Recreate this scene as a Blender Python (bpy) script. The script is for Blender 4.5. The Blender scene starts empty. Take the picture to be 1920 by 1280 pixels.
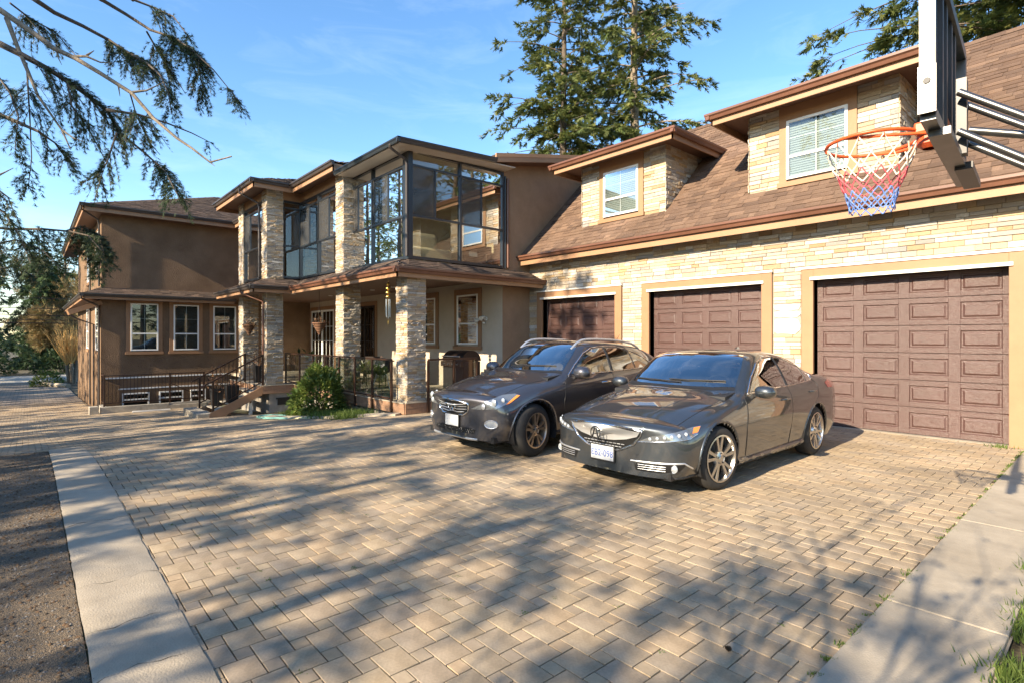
import bpy, math, random
import numpy as np
from mathutils import Matrix, Vector
from mathutils.bvhtree import BVHTree
random.seed(7); RNG = np.random.default_rng(7)
sc = bpy.context.scene
C = sc.collection
R = math.radians
# ------------------------------------------------------------------ camera, sky, sun, exposure
cd = bpy.data.cameras.new('camera'); cam = bpy.data.objects.new('camera', cd); C.objects.link(cam)
cam.location = (0, 0, 1.6); cam.rotation_euler = (R(90), 0, math.asin(.7496))
cd.sensor_width = 36; cd.lens = 19.2; cd.shift_y = -8 / 1920; cd.clip_start = .05; cd.clip_end = 2000
sc.camera = cam
SUN_EL = R(27); SUN_DX = -.06
w = bpy.data.worlds.new('World'); sc.world = w; w.use_nodes = True
nt = w.node_tree; nt.nodes.clear()
sky = nt.nodes.new('ShaderNodeTexSky'); sky.sky_type = 'NISHITA'; sky.sun_disc = False
sky.sun_elevation = SUN_EL; sky.sun_rotation = R(180) - math.atan(-SUN_DX)
sky.air_density = 1.0; sky.dust_density = .25; sky.ozone_density = 1.6; sky.altitude = 50
bg = nt.nodes.new('ShaderNodeBackground'); bg.inputs['Strength'].default_value = .122
wo = nt.nodes.new('ShaderNodeOutputWorld')
tc = nt.nodes.new('ShaderNodeTexCoord'); mp = nt.nodes.new('ShaderNodeMapping')
mp.inputs['Scale'].default_value = (1.2, 2.4, 9); mp.inputs['Rotation'].default_value = (.1, .25, .6)
nz = nt.nodes.new('ShaderNodeTexNoise'); nz.inputs['Scale'].default_value = 2.3; nz.inputs['Detail'].default_value = 9; nz.inputs['Roughness'].default_value = .62
nz.inputs['Distortion'].default_value = .6
cr = nt.nodes.new('ShaderNodeValToRGB'); cr.color_ramp.elements[0].position = .48; cr.color_ramp.elements[1].position = .85
cr.color_ramp.elements[1].color = (.10, .10, .10, 1)
hs = nt.nodes.new('ShaderNodeHueSaturation'); hs.inputs['Saturation'].default_value = 1.2
mxw = nt.nodes.new('ShaderNodeMixRGB'); mxw.inputs['Color2'].default_value = (6.4, 6.9, 7.4, 1)
L = nt.links.new
L(tc.outputs['Generated'], mp.inputs['Vector']); L(mp.outputs['Vector'], nz.inputs['Vector']); L(nz.outputs['Fac'], cr.inputs['Fac'])
L(sky.outputs['Color'], hs.inputs['Color']); L(hs.outputs['Color'], mxw.inputs['Color1']); L(cr.outputs['Color'], mxw.inputs['Fac'])
L(mxw.outputs['Color'], bg.inputs['Color']); L(bg.outputs['Background'], wo.inputs['Surface'])
sl = bpy.data.lights.new('sun', 'SUN'); sl.energy = 5.0; sl.angle = R(.45); sl.color = (1, .84, .62)
sun = bpy.data.objects.new('sun', sl); C.objects.link(sun)
SUND = Vector((SUN_DX * math.cos(SUN_EL), math.cos(SUN_EL), -math.sin(SUN_EL))).normalized()
sun.rotation_euler = SUND.to_track_quat('-Z', 'Y').to_euler(); sun.location = (0, -20, 30)
vs = sc.view_settings; vs.view_transform = 'Standard'; vs.look = 'None'; vs.gamma = 1; vs.use_curve_mapping = False; vs.exposure = 1.48

# ------------------------------------------------------------------ picture geometry (to place and to rank pieces)
FW = np.array([-.7496, .6619]); RT = np.array([.6619, .7496])
def proj(p):
    q = (p[0], p[1], p[2] - 1.6); s = q[0] * FW[0] + q[1] * FW[1]; t = q[0] * RT[0] + q[1] * RT[1]
    if s < .05: return None
    return 960 + 1024 * t / s, 632 - 1024 * q[2] / s, s
GX = [-400, -55, -40, -30, -24, -21, -17.7, -14, -11, -9, -7, 400]
GZ = [-2.1, -1.85, -1.62, -1.33, -1.09, -.94, -.73, -.42, -.16, -.03, 0, 0]
def g(x): return float(np.interp(x, GX, GZ))

# ------------------------------------------------------------------ materials
MATS = {}
def mat(name, col, rough=.7, metal=0., var=.0, scale=8., bump=0., bscale=60., coat=0., pv=0., col2=None, spec=.5, stretch=None, dirt=0., hue=0.):
    """principled material: noise variation (var / col2 at scale), piece variation pv (attribute rnd + object random), noise bump"""
    if name in MATS: return MATS[name]
    m = bpy.data.materials.new(name); m.use_nodes = True; n = m.node_tree.nodes; l = m.node_tree.links.new
    b = n['Principled BSDF']; b.inputs['Roughness'].default_value = rough; b.inputs['Metallic'].default_value = metal
    b.inputs['Specular IOR Level'].default_value = spec
    if coat: b.inputs['Coat Weight'].default_value = coat; b.inputs['Coat Roughness'].default_value = .04
    c4 = (*col, 1); b.inputs['Base Color'].default_value = c4
    tcn = n.new('ShaderNodeTexCoord'); vec = tcn.outputs['Object']
    if stretch:
        mpn = n.new('ShaderNodeMapping'); mpn.inputs['Scale'].default_value = stretch; l(vec, mpn.inputs['Vector']); vec = mpn.outputs['Vector']
    out = None
    if var or col2:
        t = n.new('ShaderNodeTexNoise'); t.inputs['Scale'].default_value = scale; t.inputs['Detail'].default_value = 6; t.inputs['Roughness'].default_value = .65
        l(vec, t.inputs['Vector'])
        r = n.new('ShaderNodeValToRGB'); r.color_ramp.elements[0].position = .3; r.color_ramp.elements[1].position = .7
        a = tuple(max(0, x * (1 - var)) for x in col); bb = tuple(x * (1 + var) for x in (col2 or col))
        r.color_ramp.elements[0].color = (*a, 1); r.color_ramp.elements[1].color = (*bb, 1)
        l(t.outputs['Fac'], r.inputs['Fac']); out = r.outputs['Color']
    if pv:
        at = n.new('ShaderNodeAttribute'); at.attribute_name = 'rnd'; oi = n.new('ShaderNodeObjectInfo')
        ad = n.new('ShaderNodeMath'); ad.operation = 'ADD'; l(at.outputs['Fac'], ad.inputs[0]); l(oi.outputs['Random'], ad.inputs[1])
        fr = n.new('ShaderNodeMath'); fr.operation = 'FRACT'; l(ad.outputs[0], fr.inputs[0])
        rp = n.new('ShaderNodeValToRGB'); es = rp.color_ramp.elements
        cols = pv
        es[0].position = 0; es[0].color = (*cols[0], 1); es[1].position = 1; es[1].color = (*cols[-1], 1)
        for i, cc in enumerate(cols[1:-1]):
            e = es.new((i + 1) / (len(cols) - 1)); e.color = (*cc, 1)
        l(fr.outputs[0], rp.inputs['Fac'])
        if out is None: out = rp.outputs['Color']
        else:
            mu = n.new('ShaderNodeMixRGB'); mu.blend_type = 'MULTIPLY'; mu.inputs['Fac'].default_value = 1
            l(out, mu.inputs['Color1']); l(rp.outputs['Color'], mu.inputs['Color2']); out = mu.outputs['Color']
    if dirt:
        t2 = n.new('ShaderNodeTexNoise'); t2.inputs['Scale'].default_value = .9; t2.inputs['Detail'].default_value = 8; l(tcn.outputs['Object'], t2.inputs['Vector'])
        r2 = n.new('ShaderNodeValToRGB'); r2.color_ramp.elements[0].position = .35; r2.color_ramp.elements[1].position = .65
        k = 1 - dirt; r2.color_ramp.elements[0].color = (k, k * .98, k * .95, 1); r2.color_ramp.elements[1].color = (1, 1, 1, 1); l(t2.outputs['Fac'], r2.inputs['Fac'])
        mu = n.new('ShaderNodeMixRGB'); mu.blend_type = 'MULTIPLY'; mu.inputs['Fac'].default_value = 1
        if out is None: mu.inputs['Color1'].default_value = c4
        else: l(out, mu.inputs['Color1'])
        l(r2.outputs['Color'], mu.inputs['Color2']); out = mu.outputs['Color']
    if out is not None: l(out, b.inputs['Base Color'])
    if bump:
        t = n.new('ShaderNodeTexNoise'); t.inputs['Scale'].default_value = bscale; t.inputs['Detail'].default_value = 7; l(vec, t.inputs['Vector'])
        bp = n.new('ShaderNodeBump'); bp.inputs['Strength'].default_value = bump; bp.inputs['Distance'].default_value = .02
        l(t.outputs['Fac'], bp.inputs['Height']); l(bp.outputs['Normal'], b.inputs['Normal'])
    MATS[name] = m; return m
def glass(name, tint=(.8, .86, .86), refl=1.0, ior=1.5, rough=.0, wav=0.):
    if name in MATS: return MATS[name]
    m = bpy.data.materials.new(name); m.use_nodes = True; n = m.node_tree.nodes; l = m.node_tree.links.new
    n.remove(n['Principled BSDF']); o = n['Material Output']
    tr = n.new('ShaderNodeBsdfTransparent'); tr.inputs['Color'].default_value = (*tint, 1)
    gl = n.new('ShaderNodeBsdfGlossy'); gl.inputs['Roughness'].default_value = rough; gl.inputs['Color'].default_value = (1, 1, 1, 1)
    fr = n.new('ShaderNodeFresnel'); fr.inputs['IOR'].default_value = ior
    mu = n.new('ShaderNodeMath'); mu.operation = 'MULTIPLY'; mu.use_clamp = True; mu.inputs[1].default_value = refl
    mx = n.new('ShaderNodeMixShader'); l(fr.outputs[0], mu.inputs[0]); l(mu.outputs[0], mx.inputs['Fac'])
    if wav:
        t = n.new('ShaderNodeTexNoise'); t.inputs['Scale'].default_value = 1.3; t.inputs['Detail'].default_value = 2; tcn = n.new('ShaderNodeTexCoord'); l(tcn.outputs['Object'], t.inputs['Vector'])
        bp = n.new('ShaderNodeBump'); bp.inputs['Strength'].default_value = wav; bp.inputs['Distance'].default_value = .02
        l(t.outputs['Fac'], bp.inputs['Height']); l(bp.outputs['Normal'], gl.inputs['Normal'])
    l(tr.outputs[0], mx.inputs[1]); l(gl.outputs[0], mx.inputs[2]); l(mx.outputs[0], o.inputs['Surface'])
    MATS[name] = m; return m
def leafmat(name, cols, rough=.55, trans=.25):
    if name in MATS: return MATS[name]
    m = mat(name, cols[0], rough, pv=cols, spec=.3); n = m.node_tree.nodes; l = m.node_tree.links.new
    b = n['Principled BSDF']; o = n['Material Output']; td = n.new('ShaderNodeBsdfTranslucent'); mx = n.new('ShaderNodeMixShader'); mx.inputs['Fac'].default_value = trans
    src = b.inputs['Base Color'].links[0].from_socket; l(src, td.inputs['Color']); l(b.outputs[0], mx.inputs[1]); l(td.outputs[0], mx.inputs[2]); l(mx.outputs[0], o.inputs['Surface'])
    return m

STONES = ((0.446, 0.383, 0.298), (0.268, 0.25, 0.231), (0.491, 0.442, 0.365), (0.387, 0.265, 0.141), (0.521, 0.486, 0.432), (0.342, 0.309, 0.275), (0.461, 0.339, 0.201), (0.409, 0.368, 0.312), (0.312, 0.213, 0.119), (0.506, 0.442, 0.342))
def setup_mats():
    mat('stone', (1, 1, 1), .85, var=.22, scale=26, bump=.5, bscale=70, pv=STONES, spec=.2)
    mat('mortar', (.22, .19, .15), .95)
    mat('stucco_brown', (.19, .125, .08), .92, var=.14, scale=2.2, bump=.8, bscale=32, spec=.15, dirt=.2)
    mat('stucco_brown_lit', (.30, .20, .13), .92, var=.1, scale=3, bump=.5, bscale=140, spec=.15, dirt=.12)  # side wall: brown stucco lightened, sky and garage bounce put into the colour
    mat('stucco_cream', (.50, .43, .345), .92, var=.06, scale=3, bump=.4, bscale=140, spec=.15, dirt=.08)
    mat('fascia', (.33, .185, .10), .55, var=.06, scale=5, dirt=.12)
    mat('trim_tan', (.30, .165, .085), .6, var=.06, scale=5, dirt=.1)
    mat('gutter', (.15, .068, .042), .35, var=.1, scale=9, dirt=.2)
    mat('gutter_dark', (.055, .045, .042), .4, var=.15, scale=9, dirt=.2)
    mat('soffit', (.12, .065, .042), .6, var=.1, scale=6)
    mat('shingle', (1, 1, 1), .95, var=.28, scale=40, bump=.7, bscale=160, spec=.1, dirt=.22,
        pv=((.17, .112, .082), (.125, .085, .066), (.20, .135, .098), (.15, .10, .075), (.225, .15, .108), (.135, .088, .065)))
    mat('shingle_grey', (1, 1, 1), .95, var=.28, scale=40, bump=.6, bscale=160, spec=.1, dirt=.2,
        pv=((.10, .075, .062), (.075, .058, .05), (.125, .092, .072), (.088, .066, .056), (.14, .10, .08)))
    mat('door_brown', (.078, .040, .034), .36, var=.22, scale=7, bump=.35, bscale=22, stretch=(1.2, 1, 14), spec=.5, dirt=.15)
    mat('white_vinyl', (.78, .78, .76), .4)
    mat('white_metal', (.70, .68, .63), .45, dirt=.15)
    mat('charcoal', (.018, .022, .028), .3, spec=.5)
    mat('mesh_screen', (.045, .045, .045), .7)
    mat('paver', (1, 1, 1), .9, var=.16, scale=11, bump=.25, bscale=140, spec=.2, dirt=.3,
        pv=((.41, .318, .212), (.345, .28, .205), (.435, .34, .225), (.37, .29, .20), (.42, .315, .205), (.33, .268, .20), (.39, .308, .215)))
    mat('sand_joint', (.085, .07, .045), .95, col2=(.085, .10, .03), scale=2.5)
    mat('concrete', (.37, .32, .25), .9, var=.14, scale=4, bump=.25, bscale=90, dirt=.2, spec=.2)
    mat('concrete_old', (.34, .31, .26), .92, var=.22, scale=6, bump=.5, bscale=60, dirt=.3, spec=.2)
    mat('asphalt', (.125, .115, .10), .95, var=.4, scale=70, bump=.8, bscale=170, col2=(.17, .125, .08), spec=.2)
    mat('soil', (.05, .036, .024), 1, var=.4, scale=20, bump=.8, bscale=60)
    mat('black', (.01, .01, .01), .6)
    mat('dark_metal', (.03, .02, .016), .4, metal=.3)
    mat('steel', (.55, .55, .55), .3, metal=1., var=.12, scale=20)
    mat('bark', (.10, .078, .06), .95, var=.4, scale=14, bump=.9, bscale=30, stretch=(1, 1, .25))
    mat('bark_pale', (.21, .17, .125), .9, var=.4, scale=14, bump=.7, bscale=30)
    mat('wood_deck', (.26, .15, .09), .7, var=.2, scale=6, bump=.2, bscale=40, stretch=(1, 8, 1))
    mat('render_grey', (.34, .31, .27), .9, var=.15, scale=5, bump=.3, bscale=60, dirt=.25)
    glass('window_glass', (.74, .78, .78), 1.4, 1.5)
    glass('solar_glass', (.86, .88, .83), 1.35, 1.5, wav=.04)
    glass('rail_glass', (.80, .83, .82), .45, 1.5)
setup_mats()

# ------------------------------------------------------------------ mesh helpers
def fast_mesh(name, V, F, rnd=None, smooth=False):
    """V (n,3), F (m,k) array of one face size"""
    V = np.asarray(V, np.float32); F = np.asarray(F, np.int32); k = F.shape[1]
    me = bpy.data.meshes.new(name); me.vertices.add(len(V)); me.vertices.foreach_set('co', V.ravel())
    me.loops.add(F.size); me.loops.foreach_set('vertex_index', F.ravel())
    me.polygons.add(len(F)); me.polygons.foreach_set('loop_start', np.arange(0, F.size, k, dtype=np.int32))
    if rnd is not None:
        a = me.attributes.new('rnd', 'FLOAT', 'FACE'); a.data.foreach_set('value', np.asarray(rnd, np.float32))
    me.update(calc_edges=True)
    if smooth: me.polygons.foreach_set('use_smooth', np.ones(len(F), bool))
    return me
def put(name, me, m=None, parent=None, M=None):
    o = bpy.data.objects.new(name, me); C.objects.link(o)
    if m is not None and len(me.materials) == 0: me.materials.append(MATS[m] if isinstance(m, str) else m)
    if M is not None: o.matrix_world = M
    if parent is not None:
        o.parent = parent; o.matrix_parent_inverse = WORLD_INV[parent.name]
    WORLD_INV[o.name] = Matrix() if M is None else M.inverted()
    return o
WORLD_INV = {}
def tag(o, label=None, cat=None, group=None, kind=None):
    if label: o['label'] = label
    if cat: o['category'] = cat
    if group: o['group'] = group
    if kind: o['kind'] = kind
    return o
def thing(name, label, cat, loc=(0, 0, 0), group=None):
    o = bpy.data.objects.new(name, None); C.objects.link(o); o.location = loc; o.empty_display_size = .2
    WORLD_INV[o.name] = Matrix.Translation(loc).inverted(); return tag(o, label, cat, group)
class MB:
    """collects shapes in world coordinates; build() makes ONE mesh object"""
    def __init__(s): s.v = []; s.f = []
    def add(s, V, F):
        k = len(s.v); s.v += [tuple(p) for p in V]; s.f += [tuple(i + k for i in f) for f in F]; return s
    def box(s, x0, x1, y0, y1, z0, z1, bev=0.):
        if x0 > x1: x0, x1 = x1, x0
        if y0 > y1: y0, y1 = y1, y0
        if z0 > z1: z0, z1 = z1, z0
        return s.add([(x0, y0, z0), (x1, y0, z0), (x1, y1, z0), (x0, y1, z0), (x0, y0, z1), (x1, y0, z1), (x1, y1, z1), (x0, y1, z1)],
                     [(3, 2, 1, 0), (4, 5, 6, 7), (0, 1, 5, 4), (1, 2, 6, 5), (2, 3, 7, 6), (3, 0, 4, 7)])
    def bar(s, a, b, w, h, up=(0, 0, 1)):
        a = Vector(a); b = Vector(b); d = (b - a).normalized(); u = Vector(up); sd = d.cross(u)
        if sd.length < 1e-4: sd = d.cross(Vector((1, 0, 0)))
        sd.normalize(); u = sd.cross(d).normalized(); P = []
        for q in (a, b):
            for i, j in ((-1, -1), (1, -1), (1, 1), (-1, 1)): P.append(q + sd * (i * w / 2) + u * (j * h / 2))
        return s.add(P, [(3, 2, 1, 0), (4, 5, 6, 7), (0, 1, 5, 4), (1, 2, 6, 5), (2, 3, 7, 6), (3, 0, 4, 7)])
    def tube(s, pts, r, n=8, cap=True):
        pts = [Vector(p) for p in pts]; rs = r if isinstance(r, (list, tuple)) else [r] * len(pts)
        V = []; F = []; prev = None
        for i, p in enumerate(pts):
            d = (pts[min(i + 1, len(pts) - 1)] - pts[max(i - 1, 0)]).normalized()
            if prev is None:
                a = d.cross(Vector((0, 0, 1)))
                if a.length < 1e-3: a = d.cross(Vector((1, 0, 0)))
            else: a = prev - d * prev.dot(d)
            a.normalize(); prev = a; b = d.cross(a)
            for k in range(n):
                t = 2 * math.pi * k / n; V.append(p + (a * math.cos(t) + b * math.sin(t)) * rs[i])
        for i in range(len(pts) - 1):
            for k in range(n): F.append((i * n + k, i * n + (k + 1) % n, (i + 1) * n + (k + 1) % n, (i + 1) * n + k))
        if cap: F.append(tuple(range(n - 1, -1, -1))); F.append(tuple((len(pts) - 1) * n + k for k in range(n)))
        return s.add(V, F)
    def lathe(s, prof, c=(0, 0, 0), n=20, axis='z'):
        V = []; F = []
        for r, z in prof:
            for k in range(n):
                t = 2 * math.pi * k / n; a, b = r * math.cos(t), r * math.sin(t)
                p = (a, b, z) if axis == 'z' else ((z, a, b) if axis == 'x' else (a, z, b)); V.append((p[0] + c[0], p[1] + c[1], p[2] + c[2]))
        for i in range(len(prof) - 1):
            for k in range(n): F.append((i * n + k, i * n + (k + 1) % n, (i + 1) * n + (k + 1) % n, (i + 1) * n + k))
        return s.add(V, F)
    def poly(s, P, thick=None, n=None):
        P = [Vector(p) for p in P]
        if thick is None: return s.add(P, [tuple(range(len(P)))])
        nn = Vector(n) if n is not None else (P[1] - P[0]).cross(P[2] - P[0]).normalized(); k = len(P)
        Q = [p - nn * thick for p in P]
        return s.add(P + Q, [tuple(range(k)), tuple(range(2 * k - 1, k - 1, -1))] + [(i, i + k, (i + 1) % k + k, (i + 1) % k)for i in range(k)])
    def build(s, name, m, parent=None, smooth=None, bevel=0):
        me = bpy.data.meshes.new(name); me.from_pydata(s.v, [], s.f); me.update()
        if smooth:
            me.polygons.foreach_set('use_smooth', np.ones(len(me.polygons), bool)); me.set_sharp_from_angle(angle=R(smooth if smooth is not True else 40))
        o = put(name, me, m, parent)
        if bevel:
            b = o.modifiers.new('bevel', 'BEVEL'); b.width = bevel; b.segments = 2; b.limit_method = 'ANGLE'; b.angle_limit = R(40)
        return o
def box(name, m, parent, *a, bevel=0): return MB().box(*a).build(name, m, parent, bevel=bevel)
def struct(o): o['kind'] = 'structure'; return o

# pieces: many small alike things; the largest in the picture become objects, the rest one mesh per parent
UNITS = {}
def unit_stone(seed):
    rg = random.Random(seed); V = []
    # front face at y=-1 (proud), back y=0; x,z in -.5..+.5, rough chipped front
    for z in (-.5, .5):
        for x in (-.5, .5): V.append((x, 0, z))
    xs = (-.485, -.17 + rg.uniform(-.1, .1), .17 + rg.uniform(-.1, .1), .485)
    for z in (-.44, .44):
        for x in xs: V.append((x, -1 + rg.uniform(-.0, .45), z))
    F = [(4, 5, 9, 8), (5, 6, 10, 9), (6, 7, 11, 10), (0, 1, 7, 6, 5, 4), (2, 8, 9, 10, 11, 3), (0, 4, 8, 2), (1, 3, 11, 7)]
    return V, F
def unit_wedge(seed):
    return [(-.5, 0, 0), (.5, 0, 0), (.5, 1, 0), (-.5, 1, 0), (-.5, 0, 1), (.5, 0, 1), (.5, 1, .25), (-.5, 1, .25)], [(4, 5, 6, 7), (0, 1, 5, 4), (1, 2, 6, 5), (3, 0, 4, 7), (2, 3, 7, 6)]
def unit_paver(seed):
    rg = random.Random(seed); e = .5; V = [(-e, -e, -1), (e, -e, -1), (e, e, -1), (-e, e, -1)]
    k = .494; V += [(-k + rg.uniform(-.008, .008), -k + rg.uniform(-.008, .008), 0), (k + rg.uniform(-.008, .008), -k, 0), (k, k + rg.uniform(-.008, .008), 0), (-k, k, 0)]
    k = .499; V += [(-k, -k, -.1), (k, -k, -.1), (k, k, -.1), (-k, k, -.1)]
    F = [(4, 5, 6, 7)] + [(8 + i, 8 + (i + 1) % 4, 4 + (i + 1) % 4, 4 + i) for i in range(4)] + [(i, (i + 1) % 4, 8 + (i + 1) % 4, 8 + i) for i in range(4)]
    return V, F
class Pieces:
    def __init__(s, name, unit, m, nvar=4, limit=300):
        s.name = name; s.m = m; s.limit = limit; s.items = []; s.units = []
        for i in range(nvar):
            V, F = unit(i); s.units.append((np.array(V, float), F))
    def add(s, M, parent, weight=1.): s.items.append((np.array(M), random.randrange(len(s.units)), parent, weight))
    def done(s, restname):
        rank = []
        for i, (M, u, p, wt) in enumerate(s.items):
            q = proj(M[:3, 3]); sx = np.linalg.norm(M[:3, 0]); sz = max(np.linalg.norm(M[:3, 2]), np.linalg.norm(M[:3, 1]))
            if q is None or not (-20 < q[0] < 1940 and -20 < q[1] < 1300) or wt <= 0: rank.append((0, i)); continue
            rank.append((wt * sx * sz / q[2] ** 2, i))
        rank.sort(reverse=True); top = {i for a, i in rank[:s.limit] if a > 0}
        meshes = []
        for V, F in s.units:
            me = bpy.data.meshes.new(s.name); me.from_pydata([tuple(v) for v in V], [], F); me.update(); me.materials.append(MATS[s.m]); meshes.append(me)
        rest = {}
        for i, (M, u, p, wt) in enumerate(s.items):
            if i in top: put(s.name, meshes[u], None, p, Matrix(M.tolist()))
            else: rest.setdefault(p.name, (p, []))[1].append((M, u))
        for p, lst in rest.values():
            V = []; F = []; rn = []; k = 0
            for M, u in lst:
                uv, uf = s.units[u]; P = uv @ M[:3, :3].T + M[:3, 3]; V.append(P); r = random.random()
                for f in uf: F.append(tuple(j + k for j in f)); rn.append(r)
                k += len(uv)
            me = bpy.data.meshes.new(restname); me.from_pydata(np.concatenate(V).tolist(), [], F); me.update()
            a = me.attributes.new('rnd', 'FLOAT', 'FACE'); a.data.foreach_set('value', np.array(rn, np.float32))
            o = put(restname, me, s.m, p); o['kind'] = 'stuff'
# ------------------------------------------------------------------ ground, paving
def sheet(name, m, xs, y0, y1, dz, ny=1, wob=0):
    V = []; F = []; ys = np.linspace(y0, y1, ny + 1)
    for x in xs:
        for y in ys: V.append((x, y, g(x) + dz))
    n = ny + 1
    for i in range(len(xs) - 1):
        for j in range(ny): F.append((i * n + j, (i + 1) * n + j, (i + 1) * n + j + 1, i * n + j + 1))
    me = bpy.data.meshes.new(name); me.from_pydata(V, [], F); me.update(); o = put(name, me, m); return o
xs_g = [-400, -55, -47, -40, -35, -30, -27, -25.15, -24.05] + list(np.arange(-24, -6, .5)) + [-6, -3, 0, 5, 400]
def ground_mat():
    m = mat('ground', (.055, .06, .028), 1, var=.5, scale=3, bump=.8, bscale=30, col2=(.075, .058, .035)); return m
ground_mat()
# ground sheet with the light well cut out of it (well: x -25.1..-24.15, y 2.05..5.3)
V = []; F = []; ysg = [-400, -30, 0, 2.05, 5.3, 12, 40, 400]
for x in xs_g:
    for y in ysg: V.append((x, y, g(x) - .075))
n = len(ysg)
for i in range(len(xs_g) - 1):
    for j in range(n - 1):
        if abs(xs_g[i] + 25.15) < .01 and abs(ysg[j] - 2.05) < .01: continue
        F.append((i * n + j, (i + 1) * n + j, (i + 1) * n + j + 1, i * n + j + 1))
me = bpy.data.meshes.new('ground'); me.from_pydata(V, [], F); me.update(); struct(put('ground', me, 'ground'))
# driveway: bedding sheet + pavers as geometry
drive = struct(sheet('driveway', 'sand_joint', [x for x in xs_g if -56 < x < -24.2] , -4.0, 1.9, -.022))
bed = struct(sheet('forecourt', 'sand_joint', [-24.05] + list(np.arange(-24, -.9, .5)) + [-1.0], -4.0, 10.98, -.022))
PV = Pieces('paver', unit_paver, 'paver', 4, 300)
a, b = .166, .084; SX = 1.24
def in_paving(x, y):
    if x > -.93 or y > 10.94: return False
    if x < -24.2: return x > -33 and -3.95 < y < 1.85
    if y < .58 and x > -11.34: return False
    if y < -3.95: return False
    if x < -10.8 and y > 6.9: return False
    if x < -11.6 and y > 5.0 + .06 * math.sin(x * 3): return False
    return True
for i in range(-150, 160):
    for j in range(-150, 160):
        p = i * a - j * b; q = i * b + j * a
        for (cp, cq, sz) in ((p + a / 2, q + a / 2, a), (p + a + b / 2, q + b / 2, b)):
            x = cp * SX - 8; y = cq + 3
            if not in_paving(x, y): continue
            sl = (g(x + .1) - g(x - .1)) / .2
            M = Matrix.Translation((x, y, g(x) + random.uniform(-.0015, .0015))) @ Matrix.Rotation(-math.atan(sl), 4, 'Y') @ Matrix.Rotation(random.gauss(0, .006), 4, 'Z') @ Matrix.Rotation(random.gauss(0, .004), 4, 'X') @ Matrix.Diagonal((sz * SX - .007, sz - .007, .024, 1))
            PV.add(M, bed if x > -24.2 else drive)
PV.done('pavers_beyond')
# far part of the drive: material pavers (too small to tell apart)
def far_paver():
    m = mat('far_paver', (.26, .215, .17), .9, var=.2, scale=5, dirt=.15); n = m.node_tree.nodes; l = m.node_tree.links.new; b_ = n['Principled BSDF']
    br = n.new('ShaderNodeTexBrick'); br.inputs['Scale'].default_value = 1; br.inputs['Brick Width'].default_value = .21; br.inputs['Row Height'].default_value = .166
    br.inputs['Mortar Size'].default_value = .007; br.inputs['Color1'].default_value = (1, 1, 1, 1); br.inputs['Color2'].default_value = (.82, .82, .82, 1); br.inputs['Mortar'].default_value = (.3, .3, .25, 1)
    t = n.new('ShaderNodeTexCoord'); l(t.outputs['Object'], br.inputs['Vector'])
    mu = n.new('ShaderNodeMixRGB'); mu.blend_type = 'MULTIPLY'; mu.inputs['Fac'].default_value = 1; s0 = b_.inputs['Base Color'].links[0].from_socket
    l(s0, mu.inputs['Color1']); l(br.outputs['Color'], mu.inputs['Color2']); l(mu.outputs['Color'], b_.inputs['Base Color']); return m
far_paver()
struct(sheet('driveway_far', 'far_paver', [-56, -50, -45, -40, -36, -33], -4.0, 1.9, -.006))
# street at the end of the drive
mat('street', (.36, .33, .28), .9, var=.15, scale=2)
o = MB().box(-66, -56, -90, 90, g(-56) - .2, g(-56) + .0).build('street', 'street'); struct(o)
# concrete edging strip on the left with cracked joints: separate slabs
strip = struct(sheet('edging_strip', 'concrete_old', list(np.arange(-11.5, -2, .5)), .21, .67, -.03))
cuts = [-11.42, -8.3, -5.95, -4.42, -3.72, -3.18, -1.9]
for i in range(len(cuts) - 1):
    x0, x1 = cuts[i] + .002, cuts[i + 1] - .002; V = []; F = []; nx = max(3, int((x1 - x0) / .08)); ny = 10
    for k in range(nx + 1):
        for j in range(ny + 1):
            t = k / nx; yy = .22 + .44 * j / ny; wb = lambda q: .02 * math.sin(yy * 19 + q * 2) + .012 * math.sin(yy * 47 + q)
            x = x0 + (x1 - x0) * t + wb(i) * (1 - t) ** 6 + wb(i + 1) * t ** 6
            e = 1 if (j in (0, ny)) else 0
            V.append((x, yy + (random.uniform(-.003, .003) if e else 0), g(x) + .012 + random.uniform(-.0015, .0015) - .006 * e - (.004 if k in (0, nx) else 0)))
    for k in range(nx):
        for j in range(ny): F.append((k * (ny + 1) + j, (k + 1) * (ny + 1) + j, (k + 1) * (ny + 1) + j + 1, k * (ny + 1) + j + 1))
    # skirt down
    me = bpy.data.meshes.new('slab'); me.from_pydata(V, [], F); me.update(); me.polygons.foreach_set('use_smooth', np.ones(len(F), bool)); put('slab', me, 'concrete', strip)
# asphalt/gravel lane on the left, in front of the strip
struct(sheet('gravel_lane', 'asphalt', list(np.arange(-11.6, 6, .8)), -6, .215, -.008))
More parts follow.
